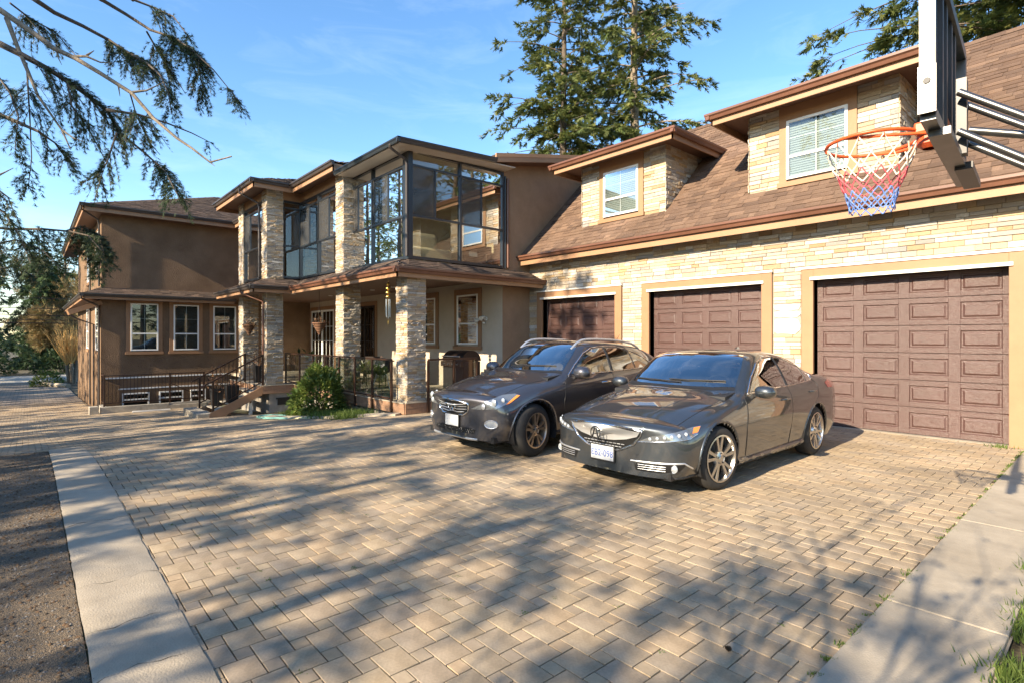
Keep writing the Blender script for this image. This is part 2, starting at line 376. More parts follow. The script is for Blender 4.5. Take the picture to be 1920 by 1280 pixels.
# concrete apron on the right with scored joint
apron = struct(sheet('concrete_apron', 'concrete', [-1.0, -.42], -2, 10.7, -.02))
for y0, y1 in ((-2, 2.05), (2.06, 3.9), (3.91, 6.1), (6.11, 8.3), (8.31, 10.66)):
    MB().box(-.985 , -.43, y0, y1, -.03, .012).build('slab', 'concrete', apron, bevel=.006)
def gravel(name, x0, x1, y0, y1, n, r0, r1, m, dz=0, keep=None):
    P = []; F = []; rn = []
    T = np.array([(1, 0, -.3), (-.5, .87, -.3), (-.5, -.87, -.3), (0, 0, .9)]); TF = [(0, 1, 3), (1, 2, 3), (2, 0, 3)]
    k = 0
    while k < n:
        x = random.uniform(x0, x1); y = random.uniform(y0, y1)
        if keep and not keep(x, y): k += .2; continue
        s = random.uniform(r0, r1); an = random.uniform(0, 6.3); c, si = math.cos(an), math.sin(an)
        B = T * s * np.array([1, random.uniform(.6, 1), random.uniform(.3, .7)]); B = np.stack([B[:, 0] * c - B[:, 1] * si + x, B[:, 0] * si + B[:, 1] * c + y, B[:, 2] + g(x) + dz], 1)
        i0 = 4 * len(P); P.append(B); F += [(a_ + i0, b_ + i0, c_ + i0) for a_, b_, c_ in TF]; rn += [random.random()] * 3; k += 1
    me = fast_mesh(name, np.concatenate(P), F, rn); return put(name, me, m)
mat('grit', (1, 1, 1), .9, pv=((.15, .14, .13), (.08, .078, .075), (.21, .19, .165), (.11, .095, .08), (.17, .115, .065), (.26, .245, .225)))
tag(gravel('loose_gravel', -9, -1.6, -2.2, .21, 16000, .004, .011, 'grit', -.006), 'dark loose gravel and needles on the lane left of the strip', 'gravel', kind='stuff')
mat('litter', (1, 1, 1), .9, pv=((.12, .065, .03), (.075, .045, .025), (.16, .10, .05), (.05, .035, .02)))
tag(gravel('needle_litter', -11.3, -1.8, -1.6, .5, 2600, .008, .02, 'litter', -.004, lambda x, y: random.random() < math.exp(-((y - .1) / .35) ** 2) or (x > -6 and math.sin(x * 2.3) > .6 and y < .1)), 'brown needle litter along the edge of the lane', 'leaf litter', kind='stuff')
# ------------------------------------------------------------------ wall cladding helper
ST = Pieces('stone', unit_stone, 'stone', 6, 300)      # garage stones
ST2 = Pieces('stone', unit_stone, 'stone', 6, 300)     # house column stones
def clad(pc, parent, o, u, n, W, H, holes=(), weight=1., hmin=.05, hmax=.095, proud=.03, zcut=None, lm=1.):
    """stones on a wall: o lower-left corner, u horizontal unit vector, n outward normal; zcut(uu)->min z above o"""
    o = Vector(o); u = Vector(u); n = Vector(n); z = 0
    Rm = Matrix((( u.x, -n.x, 0), (u.y, -n.y, 0), (u.z, -n.z, 1))).to_4x4()
    while z < H - .01:
        h = random.uniform(hmin, hmax); h = min(h, H - z)
        if H - z - h < .03: h = H - z
        segs = [(0, W)]
        for (a0, a1, z0, z1) in holes:
            if z + h / 2 > z0 and z + h / 2 < z1:
                ns = []
                for s0, s1 in segs:
                    if a1 <= s0 or a0 >= s1: ns.append((s0, s1)); continue
                    if a0 > s0: ns.append((s0, a0))
                    if a1 < s1: ns.append((a1, s1))
                segs = ns
        for s0, s1 in segs:
            x = s0 - random.uniform(0, .12) if s1 - s0 > .8 else s0
            while x < s1 - .005:
                l = lm * (random.uniform(.16, .5) if h < .08 else random.uniform(.14, .36)); x1 = min(x + l, s1)
                if s1 - x1 < .07: x1 = s1
                xa = max(x, s0)
                if x1 - xa > .01 and not (zcut and z + h * .5 < zcut((xa + x1) / 2)):
                    pr = random.uniform(.35, 1) * proud
                    M = Matrix.Translation(o + u * ((xa + x1) / 2) + Vector((0, 0, z + h / 2))) @ Rm @ Matrix.Diagonal((x1 - xa - .002, pr, h - .002, 1))
                    pc.add(M, parent, weight)
                x = x1
        z += h
def shingle_plane(pc, parent, o, u, v, inside, U, Vv, expo=.14, weight=1.):
    """wedge tabs on a sloping plane: o origin at eave, u along eave, v up the slope"""
    o = Vector(o); u = Vector(u).normalized(); v = Vector(v).normalized(); n = u.cross(v).normalized()
    if n.z < 0: n = -n
    Rm = Matrix(((u.x, v.x, n.x), (u.y, v.y, n.y), (u.z, v.z, n.z))).to_4x4(); r = 0; y = 0
    if Rm.determinant() < 0: Rm = Matrix(((-u.x, v.x, n.x), (-u.y, v.y, n.y), (-u.z, v.z, n.z))).to_4x4()
    while y < Vv:
        x = U[0] - random.uniform(0, .2)
        while x < U[1]:
            wd = random.choice((.13, .18, .25, .33, .30)); c = x + wd / 2
            if inside(c, y + expo / 2) and inside(x, y + expo / 2) and inside(x + wd, y + expo / 2):
                M = Matrix.Translation(o + u * c + v * (y - .004)) @ Rm @ Matrix.Diagonal((wd - .003, expo * 1.08, random.choice((.009, .011, .018, .02)), 1))
                pc.add(M, parent, weight)
            x += wd
        y += expo
# windows ------------------------------------------------------------------
def window(parent, o, u, n, W, H, trim=.13, sill=True, grid=(2, 2), rail=.42, blind=True, tw=None, trim_top=None, trim_m='trim_tan', dark=False):
    """o = lower left of vinyl frame on the wall face, u right, n outward. sash window: frame, panes, muntins, trim boards, sill"""
    o = Vector(o); u = Vector(u); n = Vector(n); Z = Vector((0, 0, 1))
    def bx(mb, a0, a1, z0, z1, d0, d1):
        P = [o + u * a + n * d + Z * z for z in (z0, z1) for a, d in ((a0, d0), (a1, d0), (a1, d1), (a0, d1))]
        mb.add(P, [(3, 2, 1, 0), (4, 5, 6, 7), (0, 1, 5, 4), (1, 2, 6, 5), (2, 3, 7, 6), (3, 0, 4, 7)]); return mb
    f = MB(); e = .05
    bx(f, 0, e, 0, H, .0, .045); bx(f, W - e, W, 0, H, .0, .045); bx(f, e, W - e, 0, e, .0, .0445); bx(f, e, W - e, H - e, H, .0, .0445)
    zr = H * rail; bx(f, e, W - e, zr - .025, zr + .025, .0, .043)
    wo = f.build('window', 'white_vinyl', parent, bevel=.004)
    mu = MB()
    if grid:
        gx, gz = grid
        for i in range(1, gx): bx(mu, W * i / gx - .008, W * i / gx + .008, zr + .025, H - e, .020, .026); bx(mu, W * i / gx - .008, W * i / gx + .008, e, zr - .025, .020, .0262)
        for j in range(1, gz): zz = zr + (H - zr) * j / gz; bx(mu, e, W - e, zz - .008, zz + .008, .0205, .0255)
        mu.build('muntin', 'white_vinyl', wo)
    bx(MB(), e, W - e, zr + .02, H - e, .026, .029).build('pane', 'window_glass', wo)
    bx(MB(), e, W - e, e, zr - .02, .026, .029).build('pane', 'window_glass', wo)
    if blind:
        nb = int((H - .1) / .045); bl = MB()
        for k in range(nb): zz = .06 + k * .045; bx(bl, e + .01, W - e - .01, zz, zz + .036, .008, .012)
        bl.build('blind', 'blind_white' if not dark else 'blind_grey', wo)
    bx(MB(), .01, W - .01, .01, H - .01, -.004, .002).build('window_back', 'room_dark', wo)
    if trim:
        t = MB(); tt = trim_top or trim
        bx(t, -trim, -.001, -trim * .3, H + tt, -.005, .028); bx(t, W + .001, W + trim, -trim * .3, H + tt, -.005, .028); bx(t, -.001, W + .001, H + .001, H + tt, -.004, .027)
        t.build('window_trim', trim_m, wo, bevel=.003)
        if sill: bx(MB(), -trim - .03, W + trim + .03, -trim * .3 - .1, -trim * .3 - .001, -.004, .06).build('sill', trim_m, wo, bevel=.004)
    return wo
mat('room_dark', (.02, .019, .018), .9); mat('blind_grey', (.16, .16, .15), .7); mat('blind_white', (.55, .56, .54), .6)

# ------------------------------------------------------------------ garage wing
mat('plastic_seal', (.02, .02, .02), .6)
GW = thing('garage_wing', 'stone clad garage wing with three brown doors and two dormers', 'building', (-5, 10.75, 0))
XL, XR, YW = -11.4, 2.2, 10.75; EZ = 3.69
openings = [(-10.86, -8.335), (-7.35, -4.768), (-3.828, -1.173)]; OH = 2.64
wall = MB()
xs = [XL] + [v for o_ in openings for v in o_] + [XR]
for i in range(0, len(xs), 2): wall.box(xs[i], xs[i + 1], YW, YW + .3, -.1, OH)
wall.box(XL, XR, YW, YW + .3, OH, EZ + .05)
wall.box(XR - .3, XR, YW + .3, 17.4, -.1, EZ + .05); wall.box(XL, XR, 17.4, 17.7, -.1, EZ + .05); wall.box(XL, XL + .3, YW + .3, 17.4, -.1, EZ + .05)
wall = wall.build('stone_wall', 'mortar', GW)
TW = .20   # trim width
holes = [(a0 - XL - TW - .02, a1 - XL + TW + .02, -1, OH + TW + .02) for a0, a1 in openings] + [(-4.565 - XL, -4.06 - XL, 1.65, 2.235)]
clad(ST, wall, (XL, YW, 0), (1, 0, 0), (0, -1, 0), XR - XL, EZ, holes, hmin=.055, hmax=.105, proud=.035)
# bare patch where stone is missing: grey board with smears of white adhesive
MB().box(-4.558, -4.045, YW - .012, YW + .01, 1.655, 2.23).build('bare_patch', 'render_grey', wall)
mat('adhesive', (.46, .45, .43), .85, var=.1, scale=12, bump=.6, bscale=25)
for k, (z0, z1) in enumerate(((2.10, 2.215), (1.97, 2.09), (1.66, 1.95))):
    a = MB(); P = []
    for i in range(26):
        t = 2 * math.pi * i / 26; cx, cz = -4.30, (z0 + z1) / 2; rx = .235 * (1 + .05 * math.sin(5 * t + k)); rz = (z1 - z0) / 2 * (1 + .10 * math.sin(7 * t + 2 * k))
        c, s_ = math.cos(t), math.sin(t); P.append((cx + rx * math.copysign(abs(c) ** .45, c), YW - .03, cz + rz * math.copysign(abs(s_) ** .6, s_)))
    a.poly(P, .02, (0, -1, 0)); a.build('adhesive_smear', 'adhesive', wall)
# door trims
for di, (a0, a1) in enumerate(openings):
    t = MB(); y0, y1 = YW - .055, YW + .16
    t.box(a0 - TW, a0, y0, y1, 0, OH + TW); t.box(a1, a1 + TW, y0, y1, 0, OH + TW); t.box(a0, a1, y0 + .001, y1, OH, OH + TW)
    tr = t.build('door_trim', 'trim_tan', wall, bevel=.004)
    MB().box(a0 - TW - .015, a1 + TW + .015, YW - .075, YW, OH + TW + .001, OH + TW + .045).build('drip_cap', 'white_metal', tr)
    MB().box(a0 - .05, a1 + .05, YW - .085, YW - .054, OH - .005, OH + .05).build('weather_strip', 'white_metal', tr)
    # sectional door: rails/stiles grid with raised panels
    yd = YW + .17; W = a1 - a0; HD = OH + .03; rows = 6; rh = HD / rows
    dr = MB().box(a0, a1, yd + .012, yd + .06, 0.012, HD); door = dr.build('garage_door', 'door_brown', GW)
    tag(door, ['brown raised-panel garage door behind the SUV', 'brown raised-panel garage door in the middle', 'sunlit brown raised-panel garage door on the right'][di])
    MB().box(a0, a1, yd - .002, yd + .05, .001, .02).build('bottom_seal', 'plastic_seal', door)
    for r_ in range(rows):
        z0 = r_ * rh + .014; z1 = (r_ + 1) * rh - .004
        sec = MB(); pw = W / 4; px = []
        for c_ in range(4):
            cx0 = a0 + c_ * pw + (.095 if c_ == 0 else .075); cx1 = a0 + (c_ + 1) * pw - (.095 if c_ == 3 else .075); px.append((cx0, cx1))
        edges = [a0] + [v for p in px for v in p] + [a1]; pz0, pz1 = z0 + .085, z1 - .075
        for i in range(0, len(edges), 2): sec.box(edges[i], edges[i + 1], yd - .006, yd + .011, z0, z1)
        for c0, c1 in px: sec.box(c0, c1, yd - .0062, yd + .0112, z0, pz0); sec.box(c0, c1, yd - .0062, yd + .0112, pz1, z1)
        so = sec.build('door_section', 'door_brown', door, bevel=.003)
        for c0, c1 in px:
            P = MB(); i1, i2 = .012, .055
            q = lambda ins, y: [(c0 + ins, y, pz0 + ins), (c1 - ins, y, pz0 + ins), (c1 - ins, y, pz1 - ins), (c0 + ins, y, pz1 - ins)]
            V = q(.0, yd - .004) + q(i1, yd + .0105) + q(.03, yd + .0105) + q(i2, yd - .004)
            Fc = [(12, 13, 14, 15)]
            for k in range(3): Fc += [(4 * k + i, 4 * k + (i + 1) % 4, 4 * k + 4 + (i + 1) % 4, 4 * k + 4 + i) for i in range(4)]
            P.add(V, Fc); P.build('panel', 'door_brown', door)
# floor slab edge inside doors
MB().box(XL + .01, XR - .01, YW + .02, 17.4, -.1, .004).build('garage_floor', 'concrete', GW)
# roof: sheet + shingles.  z = 3.84 + .96 (y - 10.31), ridge y 14.1
SLP = .96; RY, RZ = 14.1, 3.84 + .96 * (14.1 - 10.31); EY = 10.27
ez = 3.84 + SLP * (EY - 10.31)
dl = math.hypot(1, SLP); vd = (0, 1 / dl, SLP / dl); LEN = (RY - EY) * dl
XE = 3.0
r_ = MB(); r_.poly([(XL + .0, EY, ez - .012), (XE, EY, ez - .012), (XE, RY, RZ - .012), (XL, RY, RZ - .012)], .12)
r_.poly([(XE, RY, RZ - .012), (XE, 17.95, ez - .012), (XL, 17.95, ez - .012), (XL, RY, RZ - .012)], .12)
roof = r_.build('roof', 'shingle', GW)
SH = Pieces('shingle', unit_wedge, 'shingle', 1, 300)
dorm = [(-9.68, -7.08), (-5.18, -2.56)]; DY = 11.0
def in_garage(x, v):
    y = EY + v / dl
    for d0, d1 in dorm:
        if d0 < x + XL < d1 and y > DY - .04 and y < 13.0: return False
    return 0 <= x <= XE - XL and 0 <= v < LEN - .02
shingle_plane(SH, roof, (XL, EY, ez), (1, 0, 0), vd, in_garage, (0, XE - XL), LEN)
# ridge caps
k = XL
while k < XE:
    c = MB(); e = k + .3
    c.add([(k, RY - .13, RZ - .1), (e, RY - .13, RZ - .095), (e, RY, RZ + .03), (k, RY, RZ + .022), (e, RY + .13, RZ - .095), (k, RY + .13, RZ - .1)], [(0, 1, 2, 3), (3, 2, 4, 5)])
    c.build('ridge_cap', 'shingle', roof); k += .28
def gutter_run(parent, pts, z1, m='gutter', h=.12, w=.11, name='gutter', side=1):
    """K-style gutter along a polyline (xy), z1 = top"""
    for i in range(len(pts) - 1):
        a_ = Vector((*pts[i], 0)); b_ = Vector((*pts[i + 1], 0)); d = (b_ - a_).normalized(); nn = Vector((d.y, -d.x, 0)) * side
        prof = [(0, 0), (0, -h), (w * .55, -h), (w * .72, -h * .55), (w, -h * .35), (w, 0), (w - .012, 0), (w - .012, -h * .3)]
        V = []; F = []
        ext0 = 0; ext1 = 0
        for q in (a_, b_):
            for (o_, zz) in prof: V.append(q + nn * o_ + Vector((0, 0, z1 + zz)))
        k_ = len(prof); F = [(i2, i2 + 1, i2 + 1 + k_, i2 + k_) for i2 in range(k_ - 1)] + [(0, 1, 2, 3, 4, 5), (k_, k_ + 5, k_ + 4, k_ + 3, k_ + 2, k_ + 1)]
        MB().add(V, F).build(name, m, parent)
def fascia_run(parent, pts, z0, z1, m='fascia', t=.03, name='fascia', side=1):
    for i in range(len(pts) - 1):
        a_ = Vector((*pts[i], 0)); b_ = Vector((*pts[i + 1], 0)); d = (b_ - a_).normalized(); nn = Vector((d.y, -d.x, 0)) * side
        V = [q + nn * o_ + Vector((0, 0, zz)) for q in (a_, b_) for (o_, zz) in ((0, z0), (-t, z0), (-t, z1), (0, z1))]
        MB().add(V, [(3, 2, 1, 0), (4, 5, 6, 7), (0, 1, 5, 4), (1, 2, 6, 5), (2, 3, 7, 6), (3, 0, 4, 7)]).build(name, m, parent)
fascia_run(roof, [(XL + .002, 10.33), (XE, 10.33)], 3.60, 3.80)
gutter_run(roof, [(XL - .02, 10.329), (XE, 10.329)], 3.86, 'gutter')
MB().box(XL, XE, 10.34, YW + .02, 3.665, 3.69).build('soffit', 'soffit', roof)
# dormers
for di, (d0, d1) in enumerate(dorm):
    ztop = 6.06; rz = lambda y: 3.84 + SLP * (y - 10.31)
    zb = rz(DY) - .03; yb = 10.31 + (ztop - 3.84) / SLP + .25
    b = MB(); b.box(d0 + .035, d1 - .035, DY + .035, yb, zb - .3, ztop); dw = b.build('dormer', 'mortar', GW)
    tag(dw, ['smaller-looking stone dormer beside the stucco gable wall', 'nearer stone dormer behind the basketball rim'][di])
    wx0 = d0 + .77; ww = 1.06; wz = 4.64; wh = 1.13
    tr0, tr1 = wx0 - .14 - d0, wx0 + ww + .14 - d0
    clad(ST, dw, (d0 + .03, DY + .03, zb - .02), (1, 0, 0), (0, -1, 0), d1 - d0 - .06, ztop - zb + .02, [(tr0 - .03, tr1 - .03, -1, 9)], hmin=.05, hmax=.1, proud=.035)
    for sx, xx, uu in ((1, d1 - .03, (0, 1, 0)), (-1, d0 + .03, (0, 1, 0))):
        clad(ST, dw, (xx, DY + .0, zb), uu, (sx, 0, 0), yb - DY, ztop - zb, (), weight=1 if sx > 0 else 0, hmin=.05, hmax=.1, proud=.035, zcut=lambda uu_: SLP * uu_ - .06)
    wn = window(dw, (wx0, DY + .012, wz), (1, 0, 0), (0, -1, 0), ww, wh, trim=.14, trim_top=ztop - wz - wh, sill=True, grid=(2, 2), rail=.38)
    # flat-hipped roof with fascia and gutter
    e0, e1, ey = d0 - .50, d1 + .50, 10.46; fz0, fz1 = 5.915, 6.09; yend = 10.31 + (fz1 - 3.84) / SLP + .1
    t = MB(); bz = 6.13
    t.poly([(e0, ey, bz), (e1, ey, bz), (e1 - .8, 12.6, bz + .5), (e0 + .8, 12.6, bz + .5)]); t.poly([(e1, ey, bz), (e1, 13.1, bz), (e1 - .8, 13.4, bz + .5), (e1 - .8, 12.6, bz + .5)])
    t.poly([(e0, ey, bz), (e0 + .8, 12.6, bz + .5), (e0 + .8, 13.4, bz + .5), (e0, 13.1, bz)]); t.poly([(e0 + .8, 12.6, bz + .5), (e1 - .8, 12.6, bz + .5), (e1 - .8, 13.5, bz + .5), (e0 + .8, 13.5, bz + .5)])
    dr = t.build('dormer_roof', 'shingle', GW)
    fascia_run(dr, [(e0, ey), (e1, ey), (e1, yend)], fz0, fz1); fascia_run(dr, [(e0, ey), (e0, yend)], fz0, fz1, side=-1)
    gutter_run(dr, [(e0 - .10, ey - .001), (e1 + .10, ey - .001)], 6.145, 'gutter'); gutter_run(dr, [(e1 + .001, ey - .1), (e1 + .001, 12.72)], 6.144, 'gutter'); gutter_run(dr, [(e0 - .001, ey - .1), (e0 - .001, 12.72)], 6.144, 'gutter', side=-1)
    for x0, x1, y0, y1 in ((e0 + .03, e1 - .03, ey + .03, DY + .06), (d1 - .06, e1 - .03, DY + .06, yend - .1), (e0 + .03, d0 + .06, DY + .06, yend - .1)):
        s_ = MB(); k = x0
        if y1 - y0 < 1:
            k = x0
            while k < x1: s_.box(k, min(k + .098, x1), y0, y1, 6.05, 6.062); k += .1
        else: s_.box(x0, x1, y0, y1, 6.05, 6.062)
        s_.build('soffit', 'soffit', dr)
# ------------------------------------------------------------------ main house: porch, columns, skirt roofs, glazed balcony, sunroom
MH = thing('main_house', 'brown stucco house with stone columned porch and glazed upper balcony', 'building', (-16, 9.7, 0))
DZ = .11; CZ = 3.17; XM, YM = -11.4, 9.72
# walls: lower cream back wall, brown side wall, upper walls
MB().box(-25.1, XM - .003, YM, YM + .25, -1.6, CZ + .25).build('porch_back_wall', 'stucco_cream', MH)
b = MB(); b.poly([(XM, YM + .0, -.3), (XM, YW + .02, -.3), (XM, 17, -.3), (XM, 17, 7.6), (XM, 15, 7.42), (XM, YM, 6.36)], .003, (1, 0, 0)); side = b.build('stucco_side_wall', 'stucco_brown_lit', MH)
MB().box(-25.1, XM - .2, YM, YM + .2, CZ + .25, 6.4).build('upper_back_wall', 'stucco_cream', MH)
MB().box(-25.1, XM - .2, 16.8, 17, -1.6, 7.4).build('rear_wall', 'stucco_brown', MH)
# corner trim board (cream return) at the cream/brown corner
# porch floor and deck
fl = MB(); fl.box(-25.1, -10.86, 6.36, YM, DZ - .1, DZ); fl.box(-21.2, -17.72, 5.38, 6.36, DZ - .1, DZ); deck = fl.build('porch_floor', 'concrete', MH)
rim = MB()
def board(x0, y0, x1, y1, z0, z1, t=.03):
    d = Vector((x1 - x0, y1 - y0, 0)).normalized(); nn = Vector((d.y, -d.x, 0)); a_ = Vector((x0, y0, 0)); c_ = Vector((x1, y1, 0))
    V = [q + nn * o_ + Vector((0, 0, zz)) for q in (a_, c_) for (o_, zz) in ((t, z0), (0, z0), (0, z1), (t, z1))]
    return MB().add(V, [(3, 2, 1, 0), (4, 5, 6, 7), (0, 1, 5, 4), (1, 2, 6, 5), (2, 3, 7, 6), (3, 0, 4, 7)])
for (x0, y0, x1, y1) in ((-17.72, 6.36, -10.86, 6.36), (-10.86, 6.36, -10.86, YM + .9), (-21.2, 5.38, -17.72, 5.38), (-17.72, 5.38, -17.72, 6.36)):
    board(x0, y0, x1, y1, DZ - .125, DZ - .012, .028).build('rim_board', 'wood_deck', deck); board(x0, y0, x1, y1, DZ - .25, DZ - .128, .024).build('rim_board', 'wood_deck', deck)
    board(x0, y0, x1, y1, DZ - .010, DZ + .012, .05).build('cap_strip', 'concrete', deck)
MB().box(-17.6, -11.1, 6.5, 6.62, -1.2, DZ - .1).build('foundation', 'render_grey', deck); MB().box(-11.1, -10.98, 6.5, YM, -1.2, DZ - .1).build('foundation', 'render_grey', deck); MB().box(-20.9, -17.9, 5.6, 5.72, -1.2, DZ - .1).build('foundation', 'render_grey', deck)
MB().box(-17.9, -17.78, 5.6, 6.6, -1.2, DZ - .1).build('foundation', 'render_grey', deck)
# crawl space vent opening in the foundation
MB().box(-17.78, -17.75, 5.85, 6.42, -.52, -.33).build('vent_opening', 'black', deck); MB().box(-17.775, -17.735, 5.8, 6.46, -.33, -.29).build('vent_lintel', 'black', deck)
# stone columns
cols = [(-11.47, -10.95, 6.465, 6.985, DZ, 3.0, 0), (-14.86, -14.33, 6.465, 6.985, DZ, 6.3, 0), (-18.3, -17.8, 5.52, 6.04, DZ, 6.22, 0), (-20.85, -20.3, 5.52, 6.04, DZ, 6.22, 0)]
for (x0, x1, y0, y1, z0, z1, _) in cols:
    c = MB().box(x0 + .03, x1 - .03, y0 + .03, y1 - .03, z0, z1).build('stone_column', 'mortar', MH)
    for (o_, u, n_, W, wt) in (((x0 + .01, y0 + .03, z0), (1, 0, 0), (0, -1, 0), x1 - x0 - .02, 1), ((x1 - .03, y0 + .01, z0), (0, 1, 0), (1, 0, 0), y1 - y0 - .02, 1), ((x0 + .03, y0 + .01, z0), (0, 1, 0), (-1, 0, 0), y1 - y0 - .02, 0), ((x0 + .01, y1 - .03, z0), (1, 0, 0), (0, 1, 0), x1 - x0 - .02, 0)):
        clad(ST2, c, o_, u, n_, W, z1 - z0, (), weight=wt, hmin=.03, hmax=.058, proud=.042, lm=.6)
    MB().box(x0 - .02, x1 + .02, y0 - .02, y1 + .02, DZ, DZ + .03).build('column_base', 'concrete', c)
# porch ceiling with small downlights
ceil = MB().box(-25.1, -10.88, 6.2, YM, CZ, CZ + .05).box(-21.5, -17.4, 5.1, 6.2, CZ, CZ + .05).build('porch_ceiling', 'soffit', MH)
for x in (-12.4, -13.7, -15.4, -16.8, -18.6, -20.2):
    for y in (7.2, 8.6):
        MB().lathe([(.0, 0), (.06, 0), (.075, -.008), (.085, 0)], (x, y, CZ - .002), 14).build('downlight', 'white_vinyl', ceil)
for x in (-18.4, -19.8): MB().lathe([(.0, 0), (.06, 0), (.075, -.008), (.085, 0)], (x, 5.9, CZ - .002), 14).build('downlight', 'white_vinyl', ceil)
# skirt roof (lower eave): fascia z 2.95..3.12, gutter top 3.16, shingles rise to 3.47
SK = [(-21.6, 5.0), (-17.35, 5.0), (-17.35, 6.12), (-10.8, 6.12), (-10.8, 10.7)]
wl = [(-21.6, 5.62), (-17.9, 5.62), (-17.9, 6.62), (-11.42, 6.79), (-11.42, 10.7)]   # foot of the wall above
sk = MB(); zt0, zt1 = 3.165, 3.46
for i in range(4): sk.poly([(*SK[i], zt0), (*SK[i + 1], zt0), (*wl[i + 1], zt1), (*wl[i], zt1)], .03)
skirt = sk.build('skirt_roof', 'shingle_grey', MH)
SH2 = Pieces('shingle', unit_wedge, 'shingle_grey', 1, 300)
def skirt_tabs(pc, parent, A, B, A2, B2, z0, z1, wt=1.):
    A = Vector((*A, z0)); B = Vector((*B, z0)); A2 = Vector((*A2, z1)); B2 = Vector((*B2, z1)); u = (B - A).normalized(); Lu = (B - A).length
    n_ = (B - A).cross(A2 - A).normalized(); n_ = n_ if n_.z > 0 else -n_
    v = n_.cross(u); v = v if v.z > 0 else -v; Lv = (A2 - A).dot(v); s0 = (A2 - A).dot(u); s1 = (B2 - A).dot(u)
    def ins(x, y): t = y / Lv; return y < Lv and s0 * t - .02 <= x <= Lu + (s1 - Lu) * t + .02
    shingle_plane(pc, parent, A + n_ * .001, u, v, ins, (min(0, s0), max(Lu, s1)), Lv, .13, wt)
for i in range(4): skirt_tabs(SH2, skirt, SK[i], SK[i + 1], wl[i], wl[i + 1], zt0, zt1)
fascia_run(skirt, SK, 2.95, 3.13); gutter_run(skirt, [(x + (.0), y) for x, y in [(-21.6, 4.999), (-17.25, 4.999)]], 3.17, 'gutter_dark')
gutter_run(skirt, [(-17.349, 4.89), (-17.349, 6.01)], 3.169, 'gutter_dark'); gutter_run(skirt, [(-17.24, 6.119), (-10.69, 6.119)], 3.17, 'gutter'); gutter_run(skirt, [(-10.799, 6.01), (-10.799, 10.72)], 3.169, 'gutter')
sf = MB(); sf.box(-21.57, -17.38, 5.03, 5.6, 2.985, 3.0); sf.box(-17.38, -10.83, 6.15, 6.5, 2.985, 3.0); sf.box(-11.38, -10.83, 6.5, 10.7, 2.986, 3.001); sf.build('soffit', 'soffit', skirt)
# porch windows and doors on the cream wall
window(MH, (-13.478, YM - .012, 1.385), (1, 0, 0), (0, -1, 0), 1.02, 1.46, trim=.15, trim_top=.17, grid=(2, 2), rail=.42, dark=True, trim_m='trim_brown' if 'trim_brown' in MATS else 'trim_tan')
window(MH, (-15.68, YM - .012, 1.385), (1, 0, 0), (0, -1, 0), 1.02, 1.46, trim=.15, trim_top=.17, grid=(2, 2), rail=.42, dark=True)
def glazed_door(x0, x1, frame_m, z1=2.78, leaves=2, name='patio_door'):
    W = x1 - x0; f = MB(); f.box(x0, x0 + .07, YM - .05, YM, DZ, z1); f.box(x1 - .07, x1, YM - .05, YM, DZ, z1); f.box(x0 + .07, x1 - .07, YM - .049, YM, z1 - .08, z1)
    for k in range(1, leaves): f.box(x0 + W * k / leaves - .05, x0 + W * k / leaves + .05, YM - .055, YM, DZ, z1 - .08)
    d = f.build(name, frame_m, MH)
    for k in range(leaves):
        a_, c_ = x0 + W * k / leaves + .05, x0 + W * (k + 1) / leaves - .05
        MB().box(a_, c_, YM - .03, YM - .025, DZ + .1, z1 - .08).build('pane', 'window_glass', d)
        mu = MB()
        for j in range(1, 3): mu.box(a_ + (c_ - a_) * j / 3 - .008, a_ + (c_ - a_) * j / 3 + .008, YM - .04, YM - .031, DZ + .1, z1 - .08)
        for j in range(1, 4): zz = DZ + .1 + (z1 - .2 - DZ) * j / 4; mu.box(a_, c_, YM - .0395, YM - .0315, zz - .008, zz + .008)
        mu.build('muntin', frame_m, d)
        MB().box(a_, c_, YM - .012, YM - .004, DZ + .1, z1 - .08).build('dark_room', 'room_dark', d)
    t = MB(); t.box(x0 - .15, x0, YM - .03, YM, DZ, z1 + .16); t.box(x1, x1 + .15, YM - .03, YM, DZ, z1 + .16); t.box(x0, x1, YM - .029, YM, z1, z1 + .16); t.build('door_trim', 'trim_tan', d)
    return d
glazed_door(-20.3, -18.75, 'dark_metal', name='french_door'); glazed_door(-24.85, -22.4, 'white_vinyl')
